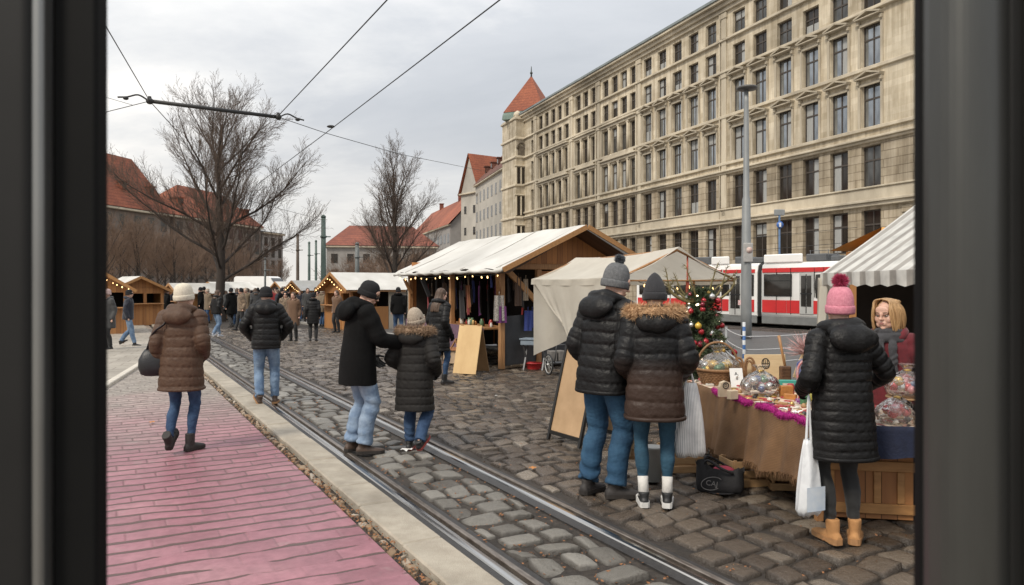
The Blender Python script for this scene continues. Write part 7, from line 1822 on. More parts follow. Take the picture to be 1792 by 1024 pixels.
def runner_mat():
    m = bpy.data.materials.new('patterned_runner'); m.use_nodes = True; nt = m.node_tree; b = nt.nodes['Principled BSDF']; L = nt.links.new
    tc = nt.nodes.new('ShaderNodeTexCoord'); mp = nt.nodes.new('ShaderNodeMapping'); mp.inputs['Scale'].default_value = (1, 1.0, 1); mp.inputs['Rotation'].default_value = (0, 0, .14); L(tc.outputs['Object'], mp.inputs[0])
    v = nt.nodes.new('ShaderNodeTexVoronoi'); v.inputs['Scale'].default_value = 30; L(mp.outputs[0], v.inputs['Vector'])
    sp = nt.nodes.new('ShaderNodeSeparateColor'); L(v.outputs['Color'], sp.inputs[0])
    r = _ramp(nt, [(0, (.10, .05, .05)), (.12, (.42, .10, .09)), (.26, (.55, .42, .28)), (.5, (.66, .57, .45)), (.72, (.60, .34, .26)), (.86, (.14, .12, .12)), (1, (.72, .68, .6))]); r.color_ramp.interpolation = 'CONSTANT'; L(sp.outputs[0], r.inputs[0])
    n = nt.nodes.new('ShaderNodeTexNoise'); n.inputs['Scale'].default_value = 9; L(tc.outputs['Object'], n.inputs['Vector'])
    mx = nt.nodes.new('ShaderNodeMixRGB'); mx.inputs[2].default_value = (.62, .52, .40, 1); r2 = _ramp(nt, [(.42, (0, 0, 0)), (.58, (.9, .9, .9))]); L(n.outputs['Fac'], r2.inputs[0]); L(r2.outputs[0], mx.inputs[0]); L(r.outputs[0], mx.inputs[1]); L(mx.outputs[0], b.inputs['Base Color'])
    b.inputs['Roughness'].default_value = .85
    return m
runner = runner_mat()
magenta = mat('magenta_wool', (.40, .012, .20), (.28, .008, .13), 30, .95); navy_cl = mat('navy_cloth', (.012, .018, .045), (.008, .011, .028), 20, .9, bump=.5, bscale=60)
def gift_table():
    t = thing('gift_table', 'long L-shaped gift table draped with brown fringed burlap and navy cloth', 'table', (0, 0, 0))
    b = MB(); b.prism(T1, TH-.03, TH); part('table_top', b, mat('table_board', (.3, .2, .11), None, 6, .7), t)
    b = MB(); q = [(x, y) for x, y in T1]; cx = sum(p[0] for p in q)/6; cy = sum(p[1] for p in q)/6
    b.prism([(x+(cx-x)*.015, y+(cy-y)*.015) for x, y in q], TH+.001, TH+.006); part('patterned_runner', b, runner, t)
    A, B = Vector((1.80, 7.70, 0)), Vector((2.14, 5.25, 0)); d = (B-A); nrm = Vector((d.y, -d.x, 0)).normalized()
    if nrm.x > 0: nrm = -nrm
    def cl(u, v):
        p = A+d*(u*1.0); bot = .13+.20*u+.012*math.sin(u*23)
        o = .02+(.034*math.sin(u*17+.6+.5*v)+.030*math.sin(u*34+1.5*math.sin(u*9))+.016*math.sin(u*71+v*3))*v**.8+.05*v
        z = TH+.010-(TH+.01-bot)*v
        if v < .05: o *= v/.05
        return p+nrm*o+Vector((0, 0, z))
    b = MB(); b.sheet(cl, 150, 26); bc = part('burlap_cloth', b, burlap, t)
    b = MB()                                   # the cloth turning round the far corner
    C = Vector((2.88, 7.92, 0)); b.sheet(lambda u, v: A+(C-A)*u+Vector((0, .02+.02*math.sin(u*30)*v, TH+.008-.55*v)), 40, 8); part('burlap_cloth', b, burlap, t)
    g = np.random.default_rng(2); P = []; N = []
    for k in range(900):
        u = g.uniform(0, 1); p = cl(u, 1.0); P.append(tuple(p+Vector((0, 0, .006)))); N.append((nrm.x*.15, nrm.y*.15, -1))
    blades(np.array(P), np.array(N), .065, .0030, burlap, 'fringe', bc, 4, .6, .22)
    for u0, u1 in ((.30, .62), (.655, .985)):
        pts = []
        for k in range(9):
            u = u0+(u1-u0)*k/8; p = A+d*u+nrm*(.012+.008*math.sin(k*1.9)); pts.append(p+Vector((0, 0, TH+.006+.010*math.sin(k*1.3+u0*9))))
        b = MB(); b.tube(pts, [.014]+[.024+.004*math.sin(i*2.2) for i in range(7)]+[.014], 12, sub=4); wo = part('wool_edging', b, magenta, t)
        V = np.array(b.v); i = g.integers(0, len(V), 2600); Cc = np.array([tuple(p) for p in catmull(pts, 4)]); P = V[i]+g.normal(0, .004, (2600, 3)); dd = ((P[:, None]-Cc[None])**2).sum(2).argmin(1); N = P-Cc[dd]; N /= np.linalg.norm(N, axis=1)[:, None]
        blades(P, N, .012, .0020, magenta, 'wool_hair', wo, 6, .1, .5)
    D = Vector((3.55, 4.98, 0)); e = D-B; n2 = Vector((e.y, -e.x, 0)).normalized()
    if n2.y > 0: n2 = -n2
    b = MB(); b.sheet(lambda u, v: B+e*u+n2*((.014+.014*math.sin(u*40)*v+.02*math.sin(u*17)*v) if v > .04 else 0)+Vector((0, 0, TH+.010-(.225+.02*math.sin(u*9))*v)), 80, 12); part('navy_cloth', b, navy_cl, t)
    for x, y in ((1.92, 7.6), (2.25, 5.45), (3.45, 5.15), (2.8, 7.75), (2.85, 5.75)):
        b = MB(); b.box((x, y, (TH-.03)/2), (.05, .05, TH-.03)); part('leg', b, wood_beam, t)
gift_table()
def on(px, py, dz=0.0):
    Y = (H-TH-.006)*F/(py-YH); return Vector(((px-CX)/F*Y, Y, TH+.006+dz))
cello = bpy.data.materials.new('cellophane'); cello.use_nodes = True
def _cello():
    nt = cello.node_tree; L = nt.links.new; nt.nodes.remove(nt.nodes['Principled BSDF']); out = nt.nodes['Material Output']
    tr = nt.nodes.new('ShaderNodeBsdfTransparent'); gl = nt.nodes.new('ShaderNodeBsdfGlossy'); gl.inputs['Roughness'].default_value = .14; gl.inputs[0].default_value = (.62, .6, .58, 1)
    df = nt.nodes.new('ShaderNodeBsdfDiffuse'); df.inputs[0].default_value = (.55, .50, .46, 1)
    lw = nt.nodes.new('ShaderNodeLayerWeight'); lw.inputs[0].default_value = .16
    tc = nt.nodes.new('ShaderNodeTexCoord'); n = nt.nodes.new('ShaderNodeTexNoise'); n.inputs['Scale'].default_value = 17; n.inputs['Detail'].default_value = 3; L(tc.outputs['Object'], n.inputs['Vector'])
    bp = nt.nodes.new('ShaderNodeBump'); bp.inputs['Strength'].default_value = .9; bp.inputs['Distance'].default_value = .05; L(n.outputs['Fac'], bp.inputs['Height']); L(bp.outputs[0], gl.inputs['Normal']); L(bp.outputs[0], lw.inputs['Normal'])
    m0 = nt.nodes.new('ShaderNodeMixShader'); m0.inputs[0].default_value = .14; L(tr.outputs[0], m0.inputs[1]); L(df.outputs[0], m0.inputs[2])
    m1 = nt.nodes.new('ShaderNodeMixShader'); L(lw.outputs['Fresnel'], m1.inputs[0]); L(m0.outputs[0], m1.inputs[1]); L(gl.outputs[0], m1.inputs[2]); L(m1.outputs[0], out.inputs[0])
_cello()
wick = mat('wicker', (.30, .165, .075), (.17, .085, .035), 30, .7, bump=.5, bscale=120)
bau = {k: mat('bauble_'+k, c, tuple(x*.75 for x in c), 4, .12, metal=mt, spec=.8) for k, c, mt in (('red', (.42, .02, .03), .35), ('gold', (.60, .38, .10), .7), ('wine', (.22, .012, .03), .3), ('silver', (.6, .6, .58), .8), ('yellow', (.70, .45, .06), .2), ('green', (.05, .14, .06), .3), ('blue', (.06, .10, .22), .3), ('orange', (.55, .20, .04), .2), ('pink', (.55, .22, .24), .2))}
def crumple(c, r, seed, squash=1.0, top=.25):
    """gathered cellophane: bag round the goods with a tied ruffle on top"""
    b = MB(); n = 40; prof = [(r*.55, 0), (r*.92, r*.12), (r*1.05, r*.5), (r*.95, r*.95*squash), (r*.6, r*1.35*squash), (r*.22, r*1.6*squash), (r*.14, r*1.62*squash), (r*.30, r*1.72*squash+top*r*.5), (r*.46, r*1.78*squash+top*r*.7)]
    rings = []
    for j, (q, z) in enumerate(prof):
        w_ = .05+.16*(j > 4)
        rings.append([Vector((q*(1+w_*math.sin(k*2*math.pi*9/n+seed+j)*.5+w_*.7*math.sin(k*2*math.pi*4/n+seed*2+j*.5))*math.cos(2*math.pi*k/n), q*(1+w_*math.sin(k*2*math.pi*7/n+seed)*.6)*math.sin(2*math.pi*k/n), z+.02*r*math.sin(k*1.9+j))) for k in range(n)])
    b.loft(rings, caps=False); return b
def gift_basket(pos, r, h, label, seed, basket=True, handle=True, fill=14, pal=('red', 'gold', 'yellow', 'green', 'silver')):
    t = thing('gift_basket', label, 'gift basket', pos, seed); g = random.Random(seed)
    if basket:
        b = MB(); n = 64; rows = 9
        for j in range(rows):
            z = .012+h*(j/(rows-1))*.92; rr = r*(.74+.26*j/(rows-1))
            b.tube([(rr*(1+.022*math.cos(math.pi*k+j*math.pi))*math.cos(2*math.pi*k/n), rr*(1+.022*math.cos(math.pi*k+j*math.pi))*math.sin(2*math.pi*k/n), z) for k in range(n)], h*.062, 6, closed=True)
        for k in range(22): a = 2*math.pi*k/22; b.tube([(r*.73*math.cos(a), r*.73*math.sin(a), 0), (r*1.0*math.cos(a), r*1.0*math.sin(a), h*.95)], .006, 5)
        b.tube([(r*1.03*math.cos(2*math.pi*k/40), r*1.03*math.sin(2*math.pi*k/40), h*.97) for k in range(40)], .013, 8, closed=True); b.lathe([(.001, .01), (r*.73, .01)], 20, caps=False); part('basket', b, wick, t)
        if handle:
            b = MB(); b.tube([(r*math.cos(a), .01*math.sin(a*9), h*.9+r*1.35*math.sin(a)) for a in [math.pi*i/18 for i in range(19)]], .011, 8); part('handle', b, wick, t)
    zb = h*.62 if basket else .03
    for k in range(fill):
        a = g.uniform(0, 6.28); q = r*.72*math.sqrt(g.random()); s_ = g.uniform(.18, .27)*r
        b = MB(); b.ball((0, 0, 0), s_, 12, 8); o = part('sweet', b, bau[g.choice(pal)], t); o.location = (q*math.cos(a), q*math.sin(a), zb+s_+g.uniform(0, .4)*r*(1 if not basket else .6))
    b = crumple(None, r*(1.0 if not basket else .98), seed, .82 if not basket else .72); o = part('cellophane_wrap', b, cello, t); o.location = (0, 0, 0 if not basket else h*.55)
    b = MB(); zt = (r*1.62*.82 if not basket else h*.55+r*.98*1.62*.72); b.tube([(r*.15*math.cos(a), r*.15*math.sin(a), zt) for a in [2*math.pi*i/14 for i in range(14)]], .008, 6, closed=True); part('ribbon', b, bau['gold'], t)
gift_basket(on(1256, 672), .205, .155, 'wide wicker gift basket with sweets under clear wrap at the left end of the table', 3, fill=16, pal=('yellow', 'gold', 'silver', 'gold', 'green'))
gift_basket(on(1331, 692), .165, .05, 'round cellophane-wrapped gift full of dark baubles in the middle of the table', 5, basket=False, fill=26, pal=('blue', 'wine', 'silver', 'pink', 'green', 'orange'))
gift_basket(Vector((2.93, 5.50, TH+.16)), .15, .05, 'clear-wrapped gift with red and blue sweets on a raised stand before the seller', 8, basket=False, fill=18, pal=('red', 'silver', 'blue', 'pink', 'gold'))
gift_basket(Vector((2.74, 5.28, TH+.006)), .14, .05, 'low cellophane parcel next to the right hand of the pink-hatted woman', 11, basket=False, fill=14, pal=('red', 'silver', 'orange', 'pink'))
b = MB(); b.lathe([(.10, 0), (.03, .012), (.025, .13), (.15, .148), (.15, .158)], 20); solo('cake_stand', b, mat('stand_wood', (.38, .22, .10), None, 6, .6), 'wooden stand carrying the raised clear-wrapped gift', 'stand', (2.93, 5.50, TH+.006))
b = MB(); b.box((0, 0, .03), (.34, .22, .06), None, .012); b.box((0, 0, .066), (.30, .18, .012)); solo('wooden_tray', b, mat('tray_wood', (.42, .24, .11), (.3, .16, .07), 8, .6), 'shallow wooden tray at the right end of the navy table cloth', 'tray', (3.1, 5.16, TH+.006), .1)
pl_m = mat('plate_cream', (.6, .52, .38), (.4, .3, .18), 20, .4)
for k, (x, y) in enumerate(((2.98, 5.10), (3.02, 5.09))):
    b = MB(); b.lathe([(.05, 0), (.085, .012), (.088, .016), (.05, .008), (.001, .008)], 22, caps=False)
    solo('plate', b, pl_m, ['lower', 'upper'][k]+' of two small cream plates at the table edge right of the pink-hatted woman', 'plate', (x-.08, y-.04, TH+.006+.014*k))
# cards, signs and boxes
def text_mesh(body, size, m, name, parent, loc, rot, ext=.001, label=None):
    cu = bpy.data.curves.new(name, 'FONT'); cu.body = body; cu.size = size; cu.extrude = ext; cu.align_x = 'CENTER'; cu.align_y = 'CENTER'
    o = bpy.data.objects.new(name, cu); col.objects.link(o); dg = bpy.context.evaluated_depsgraph_get(); me = bpy.data.meshes.new_from_object(o.evaluated_get(dg)); bpy.data.objects.remove(o); bpy.data.curves.remove(cu)
    me.materials.clear(); me.materials.append(m); q = link(name, me, parent); q.location = loc; q.rotation_euler = rot; return q
ink = mat('ink_dark', (.03, .025, .022), None, 9, .7); paper = mat('paper_white', (.80, .80, .78), (.74, .74, .72), 8, .8)
def card(pos, w, h, rz, label, m=paper, marks=None, lean=14, name='card', th=.006):
    t = thing(name, label, 'card' if name == 'card' else 'sign', pos, R(rz)); b = MB(); b.box((0, 0, h/2), (w, th, h), Matrix.Rotation(-R(lean), 4, 'X'), .001); p_ = part('panel', b, m, t)
    b = MB(); b.bar((0, .004, h*.6), (0, .02+h*.35, .0), .02, .004); part('prop', b, m, t)
    for (x, z, s_, tx) in marks or []:
        text_mesh(tx, s_, ink, 'lettering', p_, Matrix.Rotation(-R(lean), 3, 'X') @ Vector((x, -th/2-.002, z)), (R(90)-R(lean), 0, 0))
    return t
card(on(1291, 678), .13, .185, 8, 'white card with a short handwritten line leaning beside the wicker basket', marks=[(.0, .13, .045, 'A,'), (.0, .085, .04, 'is')])
beige = mat('block_beige', (.56, .46, .33), (.44, .35, .24), 8, .7)
t = thing('wooden_block', 'small pale block with an arched top and dark round mark at the burlap edge', 'block', on(1268, 694), R(12)); b = MB()
b.prism([(-.055, 0), (.055, 0), (.055, .085), (.04, .125), (.0, .14), (-.04, .125), (-.055, .085)], -.02, .02, M=Matrix.Rotation(R(90), 4, 'X')); p_ = part('block', b, beige, t)
b = MB(); b.tube([(.026*math.cos(a), -.023, .10+.026*math.sin(a)) for a in [2*math.pi*i/20 for i in range(20)]], .004, 6, closed=True); part('round_mark', b, ink, p_); text_mesh('D', .036, ink, 'lettering', p_, (0, -.0225, .10), (R(90), 0, 0))
b = MB(); b.box((0, 0, .04), (.09, .05, .08), None, .006); solo('wooden_block', b, beige, 'plain pale block standing right beside the block with the round mark', 'block', on(1282, 699), .4)
teal = mat('box_teal', (.06, .34, .27), (.04, .26, .21), 7, .5)
t = thing('gift_box', 'small teal box with a pale label next to the central clear-wrapped gift', 'box', on(1378, 684), R(-8)); b = MB(); b.box((0, 0, .05), (.15, .06, .10), None, .004); p_ = part('box', b, teal, t)
b = MB(); b.box((0, -.0325, .052), (.10, .003, .045)); q_ = part('label', b, mat('label_mint', (.55, .66, .55), (.5, .3, .25), 22, .6), p_)
# boards and carved pieces at the back
ltw = mat('light_wood', (.62, .47, .28), (.50, .36, .20), 5, .6, bump=.15, bscale=40, stretch=(.5, 4, 4))
t = thing('wooden_plaque', 'pale wooden plaque with a dark oval emblem behind the central gift', 'plaque', on(1341, 664), R(3)); b = MB(); b.box((0, 0, .13), (.44, .022, .26), Matrix.Rotation(R(-10), 4, 'X'), .006); p_ = part('plaque', b, ltw, t)
b = MB(); Mx = Matrix.Rotation(R(-10), 4, 'X')
b.tube([Mx @ Vector((.0+.040*math.cos(a), -.014, .165+.052*math.sin(a))) for a in [2*math.pi*i/24 for i in range(24)]], .005, 6, closed=True)
for x in (-.02, 0, .02): b.bar(Mx @ Vector((x, -.014, .13)), Mx @ Vector((x, -.014, .20)), .006, .004)
b.bar(Mx @ Vector((-.034, -.0145, .165)), Mx @ Vector((.034, -.0145, .165)), .006, .004); part('emblem', b, ink, p_)
t = thing('wooden_arch', 'pair of brown carved wooden arches left of the pale plaque', 'carving', on(1302, 666), R(5)); 
for x in (-.06, .06):
    b = MB()
    for rr, dy in ((.055, 0), (.036, .006)): b.tube([(x-rr, dy, 0), (x-rr, dy, .13), *[(x-rr*math.cos(a), dy, .13+rr*1.9*math.sin(a)) for a in [math.pi*i/10 for i in range(1, 10)]], (x+rr, dy, .13), (x+rr, dy, 0)], .012, 7)
    part('arch', b, wick, t)
b = MB(); b.box((0, 0, -.0), (.28, .08, .016)); part('base', b, wick, t)
t = thing('carved_spoon', 'long wooden spoon standing in a dark carved holder', 'spoon', on(1374, 668), 0); b = MB(); b.tube([(.02, 0, .05), (-.03, 0, .30), (-.065, .0, .47)], [.014, .013, .016], 8); part('spoon', b, mat('spoon_wood', (.40, .21, .085), None, 7, .5), t)
b = MB(); b.box((0, 0, .08), (.11, .06, .16), None, .01)
for k in range(4): b.box((0, -.031, .03+.035*k), (.08, .01, .012))
part('holder', b, mat('holder_dark', (.13, .065, .03), (.06, .03, .015), 40, .6), t)
for i, (px, py, w, h, tilt, lab) in enumerate(((1392, 662, .075, .50, 24, 'long pale carved plank leaning to the right behind the spoon'), (1404, 660, .12, .34, 26, 'broad pale board leaning to the right beside the carved plank'))):
    b = MB(); b.loft([[Vector((x, y, z)) for x, y in ((-w/2*f, -.012), (w/2*f, -.012), (w/2*f, .012), (-w/2*f, .012))] for z, f in ((0, .8), (h*.2, 1), (h*.8, 1), (h*.93, .85), (h, .5))], smooth=False, M=Matrix.Rotation(R(tilt), 4, 'Y')); solo('carved_plank', b, ltw, lab, 'plank', on(px, py), .1)
b = MB(); b.loft([[Vector((x, y*.5+.3*x, z)) for x, y in ((-.09*f, -.01), (.09*f, -.01), (.09*f, .01), (-.09*f, .01))] for z, f in ((0, .5), (.04, .85), (.13, 1), (.22, .85), (.26, .4))], smooth=False); solo('oval_picture', b, mat('picture_blue', (.04, .09, .32), (.5, .45, .45), 14, .5), 'oval blue picture propped left of the pink-hatted woman', 'picture', on(1408, 674), R(-10))
b = MB(); b.tube([(.0+.075*math.cos(a), -.02, .13+.13*math.sin(a)) for a in [2*math.pi*i/24 for i in range(24)]], .012, 6, closed=True); solo('red_wreath', b, mat('wreath_red', (.45, .05, .07), (.5, .4, .38), 60, .8, bump=.8), 'thin red and white ring around the oval blue picture', 'wreath', on(1409, 678), R(-10))
g = np.random.default_rng(9); P = g.normal(0, .012, (260, 3)); N = np.stack([g.normal(0, .75, 260), g.normal(0, .5, 260), np.abs(g.normal(.8, .3, 260))], 1); N /= np.linalg.norm(N, axis=1)[:, None]
t = thing('feather_bunch', 'bunch of pale pink feathers sticking up at the back of the table', 'feathers', on(1412, 662)); b = MB(); b.lathe([(.04, 0), (.05, .2), (.03, .28)], 12); part('vase', b, beige, t); P[:, 2] += .27; blades(P, N, .22, .006, mat('feather_pink', (.66, .45, .42), (.5, .3, .3), 20, .8), 'feathers', t, 2, .0, .3)
b = MB(); b.lathe([(.04, 0), (.045, .01), (.045, .075), (.03, .085), (.03, .1), (.001, .1)], 16, M=Matrix.Translation((0, 0, .045)) @ Matrix.Rotation(R(72), 4, 'Y')); solo('spice_jar', b, mat('jar_lime', (.38, .40, .08), (.25, .2, .05), 18, .3), 'small yellow-green jar lying near the left elbow of the pink-hatted woman', 'jar', on(1407, 706))
for k, (px, py, w, d, rz, lab) in enumerate(((1412, 722, .20, .09, 8, 'white folded paper at the table edge by the pink-hatted woman'), (1376, 716, .10, .05, -20, 'small white ticket on the runner in front of the central gift'), (1236, 664, .07, .05, 15, 'crumpled white napkin at the far left corner of the table'))):
    b = MB(); b.sheet(lambda u, v: ((u-.5)*w, (v-.5)*d, .004+.006*math.sin(u*5+k)+.004*math.sin(v*7)), 8, 6); solo('paper_slip', b, paper, lab, 'paper', on(px, py), R(rz))
# loose trinkets strewn over the runner
g = random.Random(21); kinds = []
tm_ = [mat('trinket_red', (.40, .05, .05), None, 9, .4), mat('trinket_white', (.72, .68, .60), None, 9, .5), mat('trinket_dark', (.05, .045, .045), None, 9, .4), mat('trinket_wood', (.42, .25, .12), None, 9, .6), mat('trinket_gold', (.55, .36, .12), None, 9, .3, metal=.6)]
tl = ['small red trinket strewn on the patterned table runner', 'small white trinket strewn on the patterned table runner', 'small dark trinket strewn on the patterned table runner', 'small wooden trinket strewn on the patterned table runner', 'small golden trinket strewn on the patterned table runner']
shapes = []
b = MB(); b.lathe([(.018, 0), (.024, .01), (.012, .03), (.002, .036)], 10); shapes.append(b)
b = MB(); b.box((0, 0, .012), (.075, .03, .022), None, .004); shapes.append(b)
b = MB(); b.tube([(.028*math.cos(a), .028*math.sin(a), .008) for a in [2*math.pi*i/12 for i in range(12)]], .008, 6, closed=True); shapes.append(b)
b = MB(); b.tube([(-.05, 0, .01), (0, .012, .012), (.05, -.004, .01)], [.006, .011, .006], 6, sub=3); shapes.append(b)
me_ = {(i, j): shapes[i].mesh('trinket', tm_[j]) for i in range(4) for j in range(5)}
for k in range(120):
    if k < 92: u = g.uniform(.03, .97); v = abs(g.gauss(0, .16))+.05; x, y = 1.80+.34*u+v, 7.70-2.45*u+.05
    else: x, y = g.uniform(2.3, 3.3), g.uniform(5.2, 5.6)
    i, j = g.randrange(4), g.randrange(5); o = link('trinket', me_[(i, j)]); o.location = (x, y, TH+.006); o.rotation_euler = (0, 0, g.uniform(0, 6)); tag(o, tl[j], 'trinket', 'trinkets strewn on the gift table')

# small packets and tins between the bigger gifts
pk_c = dict(red=(.42, .05, .05), blue=(.07, .13, .34), green=(.08, .22, .11), cream=(.62, .52, .38), orange=(.52, .22, .06), violet=(.24, .06, .24)); g = random.Random(33)
for k in range(34):
    c_ = list(pk_c)[k % 6]; u = g.uniform(.05, .93); v = g.uniform(.30, .85); x, y = 1.80+.34*u+v, 7.70-2.35*u
    if k > 25: x, y = g.uniform(2.35, 2.65), g.uniform(5.3, 5.6)
    b = MB(); hh = g.uniform(.03, .11)
    if k % 3: b.box((0, 0, hh/2), (g.uniform(.05, .11), g.uniform(.04, .07), hh), None, .004)
    else: b.lathe([(.030, 0), (.033, .006), (.033, hh), (.028, hh+.006), (.024, hh+.018), (.001, hh+.02)], 14)
    p_ = solo('gift_packet', b, mat('packet_'+c_, pk_c[c_], tuple(q*.6 for q in pk_c[c_]), 26, .45), 'small '+c_+' packet or tin among the goods on the gift table', 'packet', (x, y, TH+.006), g.uniform(0, 6), 'small '+c_+' packets on the gift table')
# ------------------------------------------------------------------ decorated tree
def xmas():
    c = Vector((2.13, 8.35, 0)); t = thing('christmas_tree', 'small decorated fir tree with curled golden boughs on top behind the wicker basket', 'tree', c)
    g = np.random.default_rng(14); S = []; P = []; N = []; tips = []
    hT = 1.72
    b = MB(); b.lathe([(.032, 0), (.026, .8), (.008, hT)], 8); part('trunk', b, bark, t)
    for z in np.arange(.35, hT-.05, .042):
        r = .40*(1-(z-.3)/(hT-.2))**.8+.06
        for k in range(9):
            a = g.uniform(0, 6.28); L_ = r*g.uniform(.75, 1.15); d = np.array([math.cos(a), math.sin(a), g.uniform(-.1, .35)]); p = np.array([0, 0, z]); n = 7
            for i in range(n):
                q = p+d*L_/n; d[2] -= .05; S.append((*p, *q, .006, .005, 1))
                for j in range(17):
                    P.append(p+(q-p)*g.random()); e = d*.5+g.normal(0, .75, 3); N.append(e/np.linalg.norm(e))
                p = q
            tips.append(p)
    S = np.array(S); link('branches', seg_mesh('branches', S, bark, 4), t)
    blades(np.array(P), np.array(N), .06, .0042, mat('fir_needles', (.060, .085, .034), (.03, .046, .02), 6, .8), 'needles', t, 3, .05, .25)
    gb = mat('gold_bough', (.22, .175, .07), (.12, .10, .04), 12, .55, metal=.15)
    for k, (x1, x2, zt, y) in enumerate(((-.34, -.40, 1.90, 0), (-.2, -.28, 1.84, .1), (.22, .30, 1.92, .05), (.30, .37, 1.80, -.05), (-.1, -.2, 1.95, -.08), (.1, .2, 1.97, .06), (-.38, -.33, 1.78, -.1), (.16, .42, 1.86, .1), (-.26, -.42, 1.76, .08))):
        b = MB(); b.tube([(0, 0, 1.50+.012*k), (x1*.45, y*.5, 1.54), (x1, y, 1.66), (x2, y, zt)], [.017, .015, .011, .004], 8, sub=5); bo = part('golden_bough', b, gb, t); V_ = np.array(b.v); q_ = V_[g.integers(0, len(V_), 130)]; dn = g.normal(0, .6, (130, 3)); dn[:, 2] += .5; dn[:, 0] += np.sign(x1)*.5; dn /= np.linalg.norm(dn, axis=1)[:, None]; blades(q_, dn, .055, .0028, gb, 'twig_needles', bo, 5+k, 0, .3)
    # glass balls, each hung on its own
    M0 = Matrix.Translation(c); names = dict(red='bright red', gold='golden', wine='dark wine-red', silver='silvery', yellow='yellow'); mm = {}
    for k in bau:
        if k in names:
            q = MB(); q.ball((0, 0, 0), 1, 16, 12); q.lathe([(.25, .93), (.25, 1.12), (.05, 1.2)], 8); mm[k] = q.mesh('bauble', bau[k])
    gr = random.Random(4); cnt = 0
    tips.sort(key=lambda p: p[1]); tips_front = [p for p in tips if p[1] < .08]
    gr.shuffle(tips_front)
    for p in tips_front[:62]:
        k = gr.choice(['red', 'red', 'wine', 'gold', 'silver', 'silver', 'yellow', 'red']); o = link('bauble', mm[k]); s_ = gr.uniform(.022, .038); o.scale = (s_, s_, s_); o.location = c+Vector(p)+Vector((0, -.01, -.03)); tag(o, names[k]+' glass ball hanging on the small decorated fir', 'bauble', names[k]+' glass balls on the fir tree')
    em = MB(); em.ball((0, 0, 0), .011, 8, 6); mw = em.mesh('light', mat('tree_light', (.9, .85, .7), None, 4, .4, emit=((1, .82, .55), 5)))
    for p in tips_front[62:84]: o = link('light', mw, t); o.location = Vector(p)*.96
xmas()

# ------------------------------------------------------------------ bags and things under the table
def bag_sheet(w0, w1, h, d, seed, folds=9, amp=.02):
    """a filled carrier bag: gathered at the top (w0), full below (w1)"""
    b = MB(); n = 44; rings = []
    for j in range(15):
        f = j/14; ww = w0+(w1-w0)*f**.7; dd = d*(.25+.75*math.sin(min(1, f*1.15)*math.pi*.62)); z = h*(1-f)
        if j == 14: ww *= .82; dd *= .6
        rings.append([Vector(((ww/2)*(1+amp*2*math.sin(k*2*math.pi*folds/n+seed+f*2))*math.copysign(abs(math.cos(2*math.pi*k/n))**.75, math.cos(2*math.pi*k/n)), (dd/2)*(1+amp*4*math.sin(k*2*math.pi*(folds-2)/n+seed*2+f*3))*math.sin(2*math.pi*k/n), z+.008*math.sin(k*1.3+seed))) for k in range(n)])
    b.loft(rings); return b
plastic = mat('white_plastic', (.78, .79, .80), (.68, .70, .72), 5, .32, bump=.5, bscale=22, trans=.12)
t = thing('carrier_bag', 'white plastic carrier bag held by the pink-hatted woman', 'bag', (1.985, 4.97, .19), R(20)); part('bag', bag_sheet(.07, .185, .50, .13, 2, 7, .03), plastic, t)
b = MB(); b.sheet(lambda u, v: (-.075+.15*u, -.069-.004*math.sin(u*3), .04+.16*v), 6, 6); part('contents_patch', b, mat('bag_bluish', (.42, .50, .60), (.6, .64, .68), 8, .4), t)
b = MB(); b.tube([(-.02, 0, .48), (-.012, 0, .62), (.0, .0, .80), (.012, 0, .62), (.02, 0, .48)], [.011, .008, .007, .008, .011], 6, sub=4); part('handle', b, plastic, t)
stripe_bag = stripe_mat('bag_stripes', (.80, .79, .77), (.46, .46, .47), 'X', .0135, .55, .8, .2, .06)
t = thing('striped_bag', 'finely striped grey and white cloth bag hanging at the right side of the fur-collared woman', 'bag', (1.42, 5.93, .36), R(6)); part('bag', bag_sheet(.10, .27, .58, .16, 4, 6, .02), stripe_bag, t)
b = MB(); b.tube([(-.04, 0, .55), (-.03, .0, .68), (-.08, .02, .78), (.0, 0, .68), (.04, 0, .55)], .009, 6, sub=4); part('handle', b, stripe_bag, t)
kraft = mat('paper_kraft', (.60, .45, .28), (.48, .34, .20), 6, .8, bump=.5, bscale=12)
t = thing('paper_bag', 'tan paper bag with a small dark mark hanging between the couple', 'bag', (.985, 6.12, .30), R(14)); part('bag', bag_sheet(.11, .155, .32, .13, 6, 5, .02), kraft, t)
b = MB(); b.tube([(-.03, 0, .30), (-.02, 0, .42), (.02, 0, .42), (.03, 0, .30)], .006, 6, sub=4); part('handle', b, kraft, t); b = MB(); b.loft([[Vector((.083*math.cos(a)*f, .070*math.sin(a)*f, z)) for a in [2*math.pi*i/24 for i in range(24)]] for z, f in ((.005, .92), (.09, 1.0))]); part('bag_base', b, mat('kraft_dark', (.33, .19, .09), None, 6, .7), t)
b = MB(); b.tube([(-.02, -.068, .235), (-.005, -.071, .255), (.012, -.069, .235), (.02, -.066, .245)], .003, 5); b.tube([(-.022, -.068, .222), (.022, -.067, .222)], .0025, 5); part('mark', b, ink, t)
